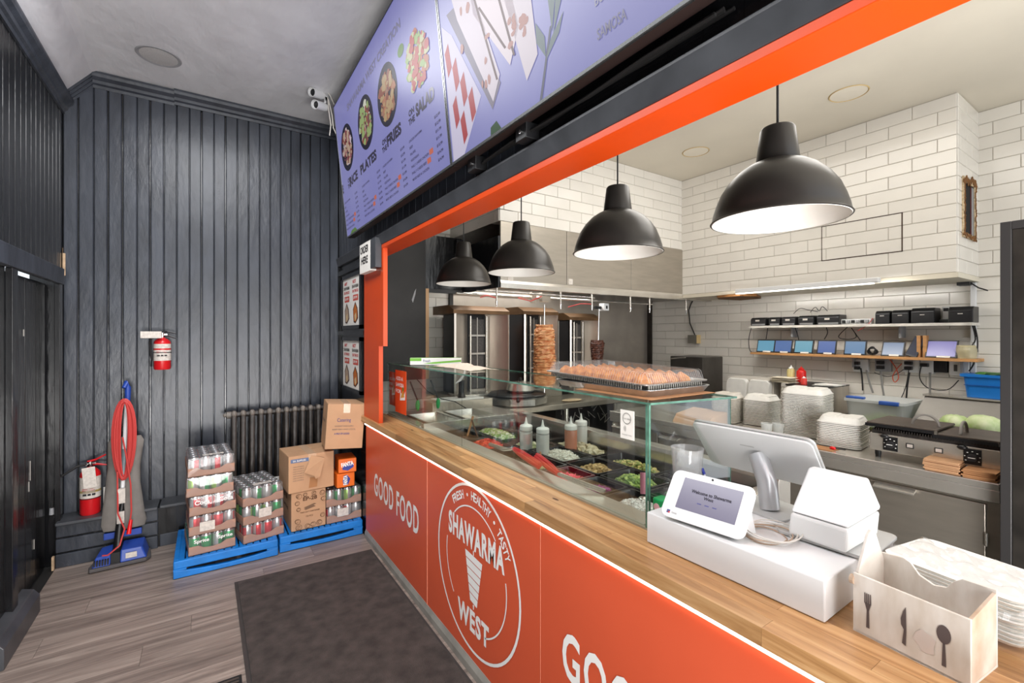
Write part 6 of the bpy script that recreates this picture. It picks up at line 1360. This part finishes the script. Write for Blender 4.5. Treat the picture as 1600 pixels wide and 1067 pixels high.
# conduit and black box near the soffit corner
p = onx(1505, 438, 3.80); t = thing('wall_speaker', 'tiny black box with wires under the soffit corner', 'box', p); obj('box', MB().box(3.78, p.y-0.03, p.z-0.03, XW-0.01, p.y+0.025, 1.897), blackp, t); obj('wires', MB().tube([(3.82, p.y-0.03, 1.89), (3.83, p.y-0.06, 1.86), (3.83, p.y-0.1, 1.84)], 0.004, 5), cable, t)
p = onx(1521, 500, XW-0.02); t = thing('wall_conduit', 'white vertical pipe down the tiles right of the shelves', 'pipe', (XW-0.02, p.y, 1.4)); obj('pipe', MB().box(XW-0.03, p.y-0.012, 1.35, XW-0.004, p.y+0.012, 1.895), whitep, t, bevel=0.003)
IN_KITCHEN = False

# ================================================================ ON THE COUNTER
# cash drawer block
t = thing('cash_drawer', 'long glossy white cash drawer on the wooden counter', 'cash drawer', (1.34, 0.70, ZT))
mD = Matrix.Translation((1.128, 0.462, ZT)) @ Matrix.Rotation(math.radians(1.0), 4, 'Z')
obj('case', MB().box(0.0, 0.0, 0.002, 0.425, 0.483, 0.094, mD), whitep, t, bevel=0.003)
obj('foot', MB().box(0.02, 0.02, 0, 0.40, 0.46, 0.002, mD), blackp, t)
ZD = ZT+0.094
# customer terminal
c0 = Vector((1.112, 0.893, ZD+0.012)); c1 = Vector((1.142, 0.655, ZD+0.012)); c2 = Vector((1.212, 0.842, ZD+0.130))
fT = frame(c0, c1-c0, c2-c0); W = (c1-c0).length; Hh = 0.148
t = thing('payment_terminal', 'white tilted customer payment terminal with a lit screen on the cash drawer', 'payment terminal', (1.16, 0.77, ZD))
mb = MB().rrect(W/2, Hh/2, W, Hh, -0.018, 0.0, 0.022, 5, 0.004, fT); obj('body', mb, whitep, t, bevel=0.002)
mb = MB().add([fT @ Vector(p) for p in ((0.03, 0.005, -0.016), (W-0.03, 0.005, -0.016), (W-0.03, Hh-0.01, -0.016), (0.03, Hh-0.01, -0.016))]+[Vector((1.20, 0.86, ZD)), Vector((1.215, 0.68, ZD)), Vector((1.25, 0.68, ZD)), Vector((1.24, 0.86, ZD))], [(0,1,2,3),(0,4,5,1),(1,5,6,2),(2,6,7,3),(3,7,4,0),(4,7,6,5)])
obj('wedge_stand', mb, whitep, t)
tsc = mat('terminal screen', (124, 118, 142), 0.2, emit=0.85); obj('screen', MB().box(0.040, 0.034, 0.0, W-0.030, Hh-0.020, 0.0012, fT), tsc, t)
rv = fT.to_3x3() @ Vector((1, 0, 0)); uv_ = fT.to_3x3() @ Vector((0, 1, 0))
text('lettering', 'Welcome to Shawarma', fT @ Vector((0.072, 0.088, 0.001)), rv, uv_, 0.115, 0.010, ink, t, bold=0.02)
text('lettering', 'West', fT @ Vector((0.112, 0.076, 0.001)), rv, uv_, 0.028, 0.009, ink, t, bold=0.02)
for q in range(3): obj('icon', MB().box(0.098+0.022*q, 0.060, 0.0012, 0.110+0.022*q, 0.0625, 0.0016, fT), inkb, t)
text('lettering', 'clover', fT @ Vector((0.035, 0.013, 0.001)), rv, uv_, 0.018, 0.006, inkg, t)
for q in range(4): obj('logo_dot', MB().box(0.020+0.005*(q % 2), 0.012+0.005*(q//2), 0.0005, 0.0242+0.005*(q % 2), 0.0162+0.005*(q//2), 0.0012, fT), inkr if q == 1 else inkb, t)
obj('camera_dot', MB().lathe([(0.001, 0.0015), (0.003, 0.0015), (0.003, 0.0)], fT @ Vector((W/2, Hh-0.008, 0)), 10, fT.to_3x3()), ink, t)
# POS display seen from behind
a = Vector((1.40, 0.985, 1.285)); b = Vector((1.405, 0.605, 1.285)); c = Vector((1.52, 0.975, 1.13))
fP = frame(a, b-a, a-c); W = 0.38; Hh = 0.205
t = thing('register_screen', 'large white register screen seen from behind on a silver column', 'register screen', (1.45, 0.76, ZD))
obj('back_shell', MB().rrect(W/2, -Hh/2, W, Hh, -0.002, 0.010, 0.02, 5, 0.006, fP @ Matrix.Scale(1, 4)), whitep, t, bevel=0.003)
obj('rim', MB().rrect(W/2, -Hh/2, W, Hh, -0.008, -0.002, 0.02, 5, 0.0, fP), silverp, t)
obj('screen', MB().box(0.015, -Hh+0.015, -0.0095, W-0.015, -0.015, -0.008, fP), ink, t)
obj('logo', MB().box(W*.40, -0.07, 0.0102, W*.52, -0.066, 0.0106, fP), silverp, t)
mid = fP @ Vector((W*.52, -Hh*.50, 0.008))
obj('column', MB().tube([(1.435, 0.738, ZD+0.01), (1.437, 0.748, ZD+0.09), mid], [0.028, 0.029, 0.028], 20), mat('matt silver column', (200, 200, 202), 0.3, metal=0.5), t, smooth=True)
obj('base', MB().rrect(0, 0, 0.16, 0.17, 0.0, 0.008, 0.02, 4, 0, Matrix.Translation((1.455, 0.745, ZD)) @ Matrix.Rotation(-0.12, 4, 'Z')), silverp, t, bevel=0.002)
# receipt printer
t = thing('receipt_printer', 'white house-shaped receipt printer on a grey plate on the cash drawer', 'printer', (1.38, 0.55, ZD))
obj('base_plate', MB().rrect(0, 0, 0.22, 0.215, 0.0, 0.009, 0.02, 4, 0, Matrix.Translation((1.408, 0.550, ZD+0.002)) @ Matrix.Rotation(math.radians(3), 4, 'Z')), silverp, t, bevel=0.002)
pr = [(1.282, 0), (1.480, 0), (1.498, 0.068), (1.424, 0.160), (1.398, 0.160), (1.296, 0.055)]
z = ZD+0.011
obj('body_lower', MB().prism([(1.285, z), (1.480, z), (1.497, z+0.060), (1.298, z+0.056)], 0.480, 0.615, 'y'), mat('pearl grey plastic', (214, 214, 212), 0.4), t, bevel=0.008, seg=3)
obj('body_upper', MB().prism([(1.299, z+0.058), (1.497, z+0.062), (1.502, z+0.072), (1.424, z+0.160), (1.398, z+0.160)], 0.481, 0.614, 'y'), whitep, t, bevel=0.008, seg=3)
# cable coil
t = thing('cable_coil', 'loose coil of thin white cable between terminal and printer', 'cable', (1.30, 0.66, ZD))
for k in range(6):
    ax, ay = 0.055+0.004*k, 0.040+0.004*(k % 3); cx_, cy_ = 1.245+0.006*(k % 3), 0.655-0.004*k
    obj('loop', MB().tube([(cx_+ax*math.cos(q), cy_+ay*math.sin(q)*1.3, ZD+0.003+0.0035*k+0.002*math.sin(3*q+k)) for q in [2*PI*j/24 for j in range(24)]], 0.0018, 5, True), cablew if k % 3 else mat('tan cable', (176, 150, 128), 0.5), t, smooth=True)
# pen cup dish behind the terminal
t = thing('pen_tray', 'small wire tray with a blue pen behind the terminal', 'pen tray', (1.30, 0.80, ZD))
obj('wire_ring', MB().tube([(1.345+0.035*math.cos(q), 0.845+0.055*math.sin(q), ZD+0.03) for q in [2*PI*j/20 for j in range(20)]], 0.002, 5, True).tube([(1.345+0.032*math.cos(q), 0.845+0.05*math.sin(q), ZD+0.015) for q in [2*PI*j/20 for j in range(20)]], 0.002, 5, True), chrome, t)
obj('floor', MB().rrect(1.345, 0.845, 0.06, 0.10, ZD, ZD+0.004, 0.025, 4), glassy('clear tray', (0.8, 0.8, 0.8), 0.1, 0.2, 0.1), t)
t = thing('pen', 'blue ballpoint pen sticking up behind the terminal', 'pen', (1.34, 0.865, ZD+0.01)); obj('barrel', MB().cyl((1.345, 0.865, ZD+0.01), (1.352, 0.905, ZD+0.085), 0.0035), mat('clear pen', (190, 194, 206), 0.3), t, smooth=True); obj('cap', MB().cyl((1.352, 0.905, ZD+0.085), (1.354, 0.915, ZD+0.102), 0.005), mat('pen blue', (36, 52, 150), 0.4), t, smooth=True)
# cup
t = thing('plastic_tumbler', 'tall clear plastic tumbler standing behind the terminal', 'cup', (1.262, 0.905, ZD+0.001))
obj('wall', MB().lathe([(0.036, 0.0), (0.040, 0.06), (0.044, 0.12), (0.049, 0.180), (0.051, 0.184), (0.047, 0.184), (0.042, 0.12), (0.038, 0.06), (0.033, 0.006), (0.001, 0.005)], n=14, cap=False), glassy('tumbler plastic', (0.93, 0.93, 0.93), 0.08, 0.25, 0.10, (0.9, 0.9, 0.9)), t, local=True, smooth=True)
t = thing('napkin_packet', 'small bright green packet beside the clear tumbler', 'packet', (1.235, 1.0, ZT)); obj('packet', MB().rrect(1.232, 0.978, 0.05, 0.042, ZT+0.001, ZT+0.105, 0.010, 3, 0.0), mat('green packet', (34, 170, 96), 0.35), t, bevel=0.004); obj('badge', MB().lathe([(0.001, 0.001), (0.012, 0.001), (0.012, 0)], (1.206, 0.978, ZT+0.08), 14, Matrix.Rotation(-PI/2, 3, 'Y')), mat('pink badge', (240, 190, 196), 0.4), t)

# cutlery caddy
t = thing('cutlery_caddy', 'whitewashed wooden cutlery caddy with fork, knife and spoon motifs', 'cutlery caddy', (1.21, 0.32, ZT), math.radians(-6))
cw_ = mat('whitewashed wood', (222, 216, 208), 0.6, var=0.12, scale=9, stretch=(1, 3, 1), bump=0.1, rgb2=(196, 184, 170))
edge = mat('worn white wood edge', (216, 206, 194), 0.7, var=0.3, scale=9, rgb2=(170, 140, 112))
x0, x1, y0, y1, hh = -0.062, 0.060, -0.094, 0.094, 0.124
obj('floor_panel', MB().box(x0, y0, 0, x1, y1, 0.005), cw_, t, local=True)
fp_ = obj('front_panel', MB().box(x0, y0, 0.0, x0+0.006, y1, hh), cw_, t, local=True, bevel=0.0008)
back = [(y0, 0.005), (y1, 0.005), (y1, 0.142), (0.052, 0.147), (0.040, 0.142), (0.025, 0.122), (0.0, 0.112), (-0.020, 0.117), (-0.032, 0.135), (-0.045, 0.146), (y0, 0.148)]
obj('back_panel', MB().prism(back, x1-0.006, x1, 'x'), cw_, t, local=True, bevel=0.0008)
obj('end_panel', MB().prism([(x0+0.006, 0.005), (x1-0.006, 0.005), (x1-0.006, 0.142), (x0+0.006, hh-0.002)], y0, y0+0.006, 'y'), edge, t, local=True, bevel=0.0008)
obj('end_panel', MB().prism([(x0+0.006, 0.005), (x1-0.006, 0.005), (x1-0.006, 0.13), (0.016, 0.20), (0.0, 0.204), (-0.012, 0.196), (x0+0.010, 0.124)], y1-0.006, y1, 'y'), cw_, t, local=True, bevel=0.0008)
obj('peg', MB().cyl((x0+0.004, y1-0.002, hh-0.016), (x0+0.004, y1+0.006, hh-0.016), 0.010), edge, t, local=True)
fc = frame((x0-0.0002, y1, 0), (0, -1, 0), (0, 0, 1)); mo = mat('dark motif paint', (86, 74, 72), 0.7)
fw = WM[t.name] @ fc
def motif(pts): flat('motif', pts, fw, mo, fp_, 0.0006)
motif([(0.025, 0.020), (0.031, 0.020), (0.030, 0.058), (0.026, 0.058)]); motif([(0.022, 0.072), (0.034, 0.072), (0.030, 0.056), (0.026, 0.056)])
for q in range(4): motif([(0.0215+0.0034*q, 0.070), (0.0238+0.0034*q, 0.070), (0.0235+0.0034*q, 0.092), (0.0218+0.0034*q, 0.092)])
motif([(0.087, 0.024), (0.093, 0.021), (0.094, 0.052), (0.0935, 0.098), (0.089, 0.088), (0.085, 0.072), (0.0855, 0.060), (0.090, 0.052)])
motif([(0.148, 0.018), (0.1545, 0.018), (0.153, 0.062), (0.1495, 0.062)]); motif(circ(0.151, 0.077, 0.0105, 0.017, 20))
motif([(0.145, 0.03), (0.148, 0.03), (0.148, 0.030), (0.1465, 0.031)][:3])
flat('stain', circ(0.125, 0.045, 0.016, 0.022, 12, j=.3), fw, mat('pale tan stain', (204, 190, 180), 0.7), fp_, 0.0004)

# bag of foam plates behind the caddy
t = thing('bagged_plates', 'white foam plates stacked inside clear crinkled plastic behind the caddy', 'bag of plates', (1.45, 0.30, ZT), math.radians(-10))
for q in range(11): obj('plate', MB().rrect(R.uniform(-.003, .003), R.uniform(-.003, .003), 0.20, 0.25, 0.012+q*0.0085, 0.012+q*0.0085+0.0078, 0.03, 4, 0.006), foam, t, local=True)
mb = MB(); nx_, ny_ = 26, 34
def bagz(a, b):
    e = min(1, 5.0*min(a, 1-a), 5.0*min(b, 1-b)); return 0.010+0.100*max(0, min(1, e))**0.6+0.004*math.sin(a*23+b*9)*e+0.004*math.sin(b*31-a*14)*e+R.uniform(-.002, .002)
vs = [(-0.125+0.25*a/nx_, -0.165+0.35*b/ny_+0.0, bagz(a/nx_, b/ny_)) for b in range(ny_+1) for a in range(nx_+1)]
mb.add(vs, [(b*(nx_+1)+a, b*(nx_+1)+a+1, (b+1)*(nx_+1)+a+1, (b+1)*(nx_+1)+a) for b in range(ny_) for a in range(nx_)])
obj('plastic_bag', mb, film, t, local=True)
mb = MB(); vs = []
for b in range(9):
    for a in range(13):
        vs.append((-0.09+0.16*a/12, 0.16+0.012*b, 0.05+0.055*math.sin(b/8*PI*0.6)+R.uniform(-.014, .014)))
mb.add(vs, [(b*13+a, b*13+a+1, (b+1)*13+a+1, (b+1)*13+a) for b in range(8) for a in range(12)]); obj('bag_neck', mb, film, t, local=True)

# ---- on the glass top
GT = GZ+0.0095
t = thing('baking_sheet', 'flat aluminium baking sheet on the glass top under the pastry tray', 'baking sheet', (1.44, 1.32, GT))
def openpan(cx_, cy_, W_, D_, z0, z1, fl, m, t, nm, wall=0.002, n=5, r=0.03):
    def ring(w_, d_, z):
        o = []
        for (sx, sy, a0) in ((1,1,0),(-1,1,PI/2),(-1,-1,PI),(1,-1,1.5*PI)):
            for q in range(n+1):
                a = a0+PI/2*q/n; o.append((cx_+sx*(w_/2-r)+r*math.cos(a), cy_+sy*(d_/2-r)+r*math.sin(a), z))
        return o
    rings = [ring(W_-2*fl, D_-2*fl, z0), ring(W_-0.004, D_-0.004, z1-0.002), ring(W_, D_, z1-0.002), ring(W_, D_, z1), ring(W_-0.010, D_-0.010, z1), ring(W_-2*fl-0.006, D_-2*fl-0.006, z0+0.003)]
    k_ = 4*(n+1); mb = MB(); mb.add([p for g in rings for p in g], [(j*k_+q, j*k_+(q+1) % k_, (j+1)*k_+(q+1) % k_, (j+1)*k_+q) for j in range(5) for q in range(k_)]+[tuple(range(k_-1, -1, -1)), tuple(5*k_+q for q in range(k_))])
    return obj(nm, mb, m, t, smooth=True)
openpan(1.445, 1.315, 0.37, 0.52, GT+0.001, GT+0.026, 0.015, alu, t, 'sheet')
t = thing('paper_liner', 'brown parchment sheet peeking out beneath the baking sheet', 'paper', (1.42, 1.28, GT)); obj('sheet', MB().box(1.23, 1.02, GT+0.0001, 1.60, 1.40, GT+0.0008), kraft, t)
t = thing('pastry_tray', 'foil catering tray of samosas under a clear domed lid', 'catering tray', (1.44, 1.36, GT+0.03))
mt_ = Matrix.Translation((1.435, 1.345, GT+0.027)) @ Matrix.Rotation(math.radians(1.5), 4, 'X')
def R3(mb_): mb_.v = [mt_ @ p for p in mb_.v]; return mb_
tmp = MB()
def ringl(w_, d_, z, r=0.03, n=5):
    o = []
    for (sx, sy, a0) in ((1,1,0),(-1,1,PI/2),(-1,-1,PI),(1,-1,1.5*PI)):
        for q in range(n+1):
            a = a0+PI/2*q/n; o.append((sx*(w_/2-r)+r*math.cos(a), sy*(d_/2-r)+r*math.sin(a), z))
    return o
def loft(rings, closeend=True, flute=0):
    k_ = len(rings[0]); mb = MB(); mb.add([p for g in rings for p in g], [(j*k_+q, j*k_+(q+1) % k_, (j+1)*k_+(q+1) % k_, (j+1)*k_+q) for j in range(len(rings)-1) for q in range(k_)]+([tuple((len(rings)-1)*k_+q for q in range(k_))] if closeend else [])); return mb
obj('foil_tray', R3(loft([ringl(0.30, 0.49, 0.002), ringl(0.345, 0.545, 0.022), ringl(0.37, 0.57, 0.022), ringl(0.372, 0.572, 0.026), ringl(0.34, 0.54, 0.026), ringl(0.29, 0.48, 0.006)], True)), alu, t, smooth=True)
fl = MB()
for q in range(44):
    yy = -0.25+0.50*q/43; fl.box(-0.171, yy-0.002, 0.004, -0.166, yy+0.002, 0.021)
for q in range(26):
    xx = -0.15+0.30*q/25; fl.box(xx-0.002, -0.271, 0.004, xx+0.002, -0.266, 0.021)
obj('flutes', R3(fl), steelb, t)['kind'] = 'stuff'
lid = obj('clear_lid', R3(loft([ringl(0.372, 0.572, 0.027), ringl(0.35, 0.55, 0.029), ringl(0.325, 0.525, 0.060), ringl(0.30, 0.50, 0.066)], True)), lidcl, t, smooth=True)
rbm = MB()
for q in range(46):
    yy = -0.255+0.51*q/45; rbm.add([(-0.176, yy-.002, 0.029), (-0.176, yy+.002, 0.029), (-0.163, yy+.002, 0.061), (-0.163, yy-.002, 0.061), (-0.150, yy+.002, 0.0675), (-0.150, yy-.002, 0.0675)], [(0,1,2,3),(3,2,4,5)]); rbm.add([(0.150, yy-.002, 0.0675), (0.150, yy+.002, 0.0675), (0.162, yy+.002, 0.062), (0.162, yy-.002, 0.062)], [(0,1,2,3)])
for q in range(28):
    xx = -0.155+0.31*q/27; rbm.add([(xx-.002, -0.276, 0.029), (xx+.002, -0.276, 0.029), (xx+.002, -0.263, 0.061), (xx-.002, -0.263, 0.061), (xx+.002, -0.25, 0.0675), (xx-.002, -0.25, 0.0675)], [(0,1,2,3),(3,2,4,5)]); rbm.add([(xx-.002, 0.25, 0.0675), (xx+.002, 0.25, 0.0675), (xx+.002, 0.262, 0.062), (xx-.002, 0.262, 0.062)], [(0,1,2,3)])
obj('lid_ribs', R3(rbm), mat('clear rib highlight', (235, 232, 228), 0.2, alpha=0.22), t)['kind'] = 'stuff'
# samosas: folded triangles
sm_ = mat('golden samosa pastry', (222, 150, 62), 0.5, var=0.35, scale=40, rgb2=(184, 104, 34))
f0 = None
for i in range(4):
    for j in range(9):
        p = mt_ @ Vector((-0.115+0.076*i+R.uniform(-.004, .004), -0.215+0.053*j+R.uniform(-.003, .003), 0.012))
        if f0 is None:
            mb = MB().add([(-0.034, -0.022, 0), (0.034, -0.022, 0), (0.036, 0.018, 0.002), (-0.036, 0.018, 0.002), (-0.03, -0.012, 0.022), (0.03, -0.012, 0.022), (0.0, 0.012, 0.044), (-0.028, 0.014, 0.028), (0.028, 0.014, 0.028)],
                [(0,3,2,1),(0,1,5,4),(4,5,6),(1,2,8,5),(5,8,6),(3,0,4,7),(4,6,7),(2,3,7,6,8)])
            f0 = obj('samosa', mb, sm_, bevel=0.004); f0.location = p; tag(f0, 'golden fried samosa in a row under the clear lid', 'samosa', 'samosas under the clear lid')
        else:
            o = f0.copy(); link(o); o.location = p; o.rotation_euler = (R.uniform(-.1, .1), R.uniform(-.1, .1), R.uniform(-.2, .2))
# foil box and crumpled paper
t = thing('wrap_box', 'long green and white wrap roll carton on the far end of the glass', 'carton', (1.42, 3.05, GT), 0)
p0 = Vector((1.215, 3.17, GT+0.001)); p1 = Vector((1.53, 2.98, GT+0.001)); dxy = (p1-p0); L_ = dxy.length; mw = frame(p0, dxy, Vector((0, 0, 1)).cross(dxy))
obj('carton', MB().box(0, 0, 0, L_, 0.055, 0.05, mw), white, t, bevel=0.002)
obj('green_band', MB().box(0.0, -0.0008, 0.028, L_*.22, 0, 0.049, mw).add([mw @ Vector(p) for p in ((L_*.25, -0.0008, 0.008), (L_*.45, -0.0008, 0.020), (L_, -0.0008, 0.036), (L_, -0.0008, 0.022), (L_*.5, -0.0008, 0.008))], [(0,1,2,3,4)]).box(0.0, 0.002, 0.0502, L_, 0.05, 0.0506, mw), mat('carton green', (120, 180, 70), 0.5), t)['label'] = 'green print'
text('lettering', 'Fresh', mw @ Vector((L_*.26, -0.001, 0.02)), mw.to_3x3() @ Vector((1, 0, 0)), (0, 0, 1), 0.05, 0.018, inkb, t)
t = thing('crumpled_paper', 'crumpled cream paper lying in front of the wrap carton', 'paper', (1.42, 2.80, GT)); mb = MB(); vs = []
for b in range(10):
    for a in range(26):
        ea = min(a, 25-a)/12.5; vs.append((1.33+0.018*b+R.uniform(-.006, .006)-(1-ea)*0.02*(5-b)/5, 2.98-0.022*a+R.uniform(-.006, .006), GT+0.002+max(0, math.sin(b/9*PI))*0.022*(0.3+ea)*R.uniform(.5, 1.3)))
mb.add(vs, [(b*26+a, b*26+a+1, (b+1)*26+a+1, (b+1)*26+a) for b in range(9) for a in range(25)]); o = obj('sheet', mb, mat('cream parchment', (226, 208, 190), 0.7), t); o.modifiers.new('thick', 'SOLIDIFY').thickness = 0.0006

# worn paint chips by the black door
chips = MB()
for (u, v, h_) in ((50, 735, 0.06), (48, 760, 0.03), (84, 560, 0.02), (40, 520, 0.02), (56, 850, 0.03)):
    p = onx(u, v, -0.906); chips.box(-0.9145, p.y-0.004, p.z-h_, -0.9125, p.y+0.004, p.z+h_)
chips = obj('paint_chip', chips, mat('chipped pale paint', (200, 196, 188), 0.7), dr); chips['kind'] = 'stuff'
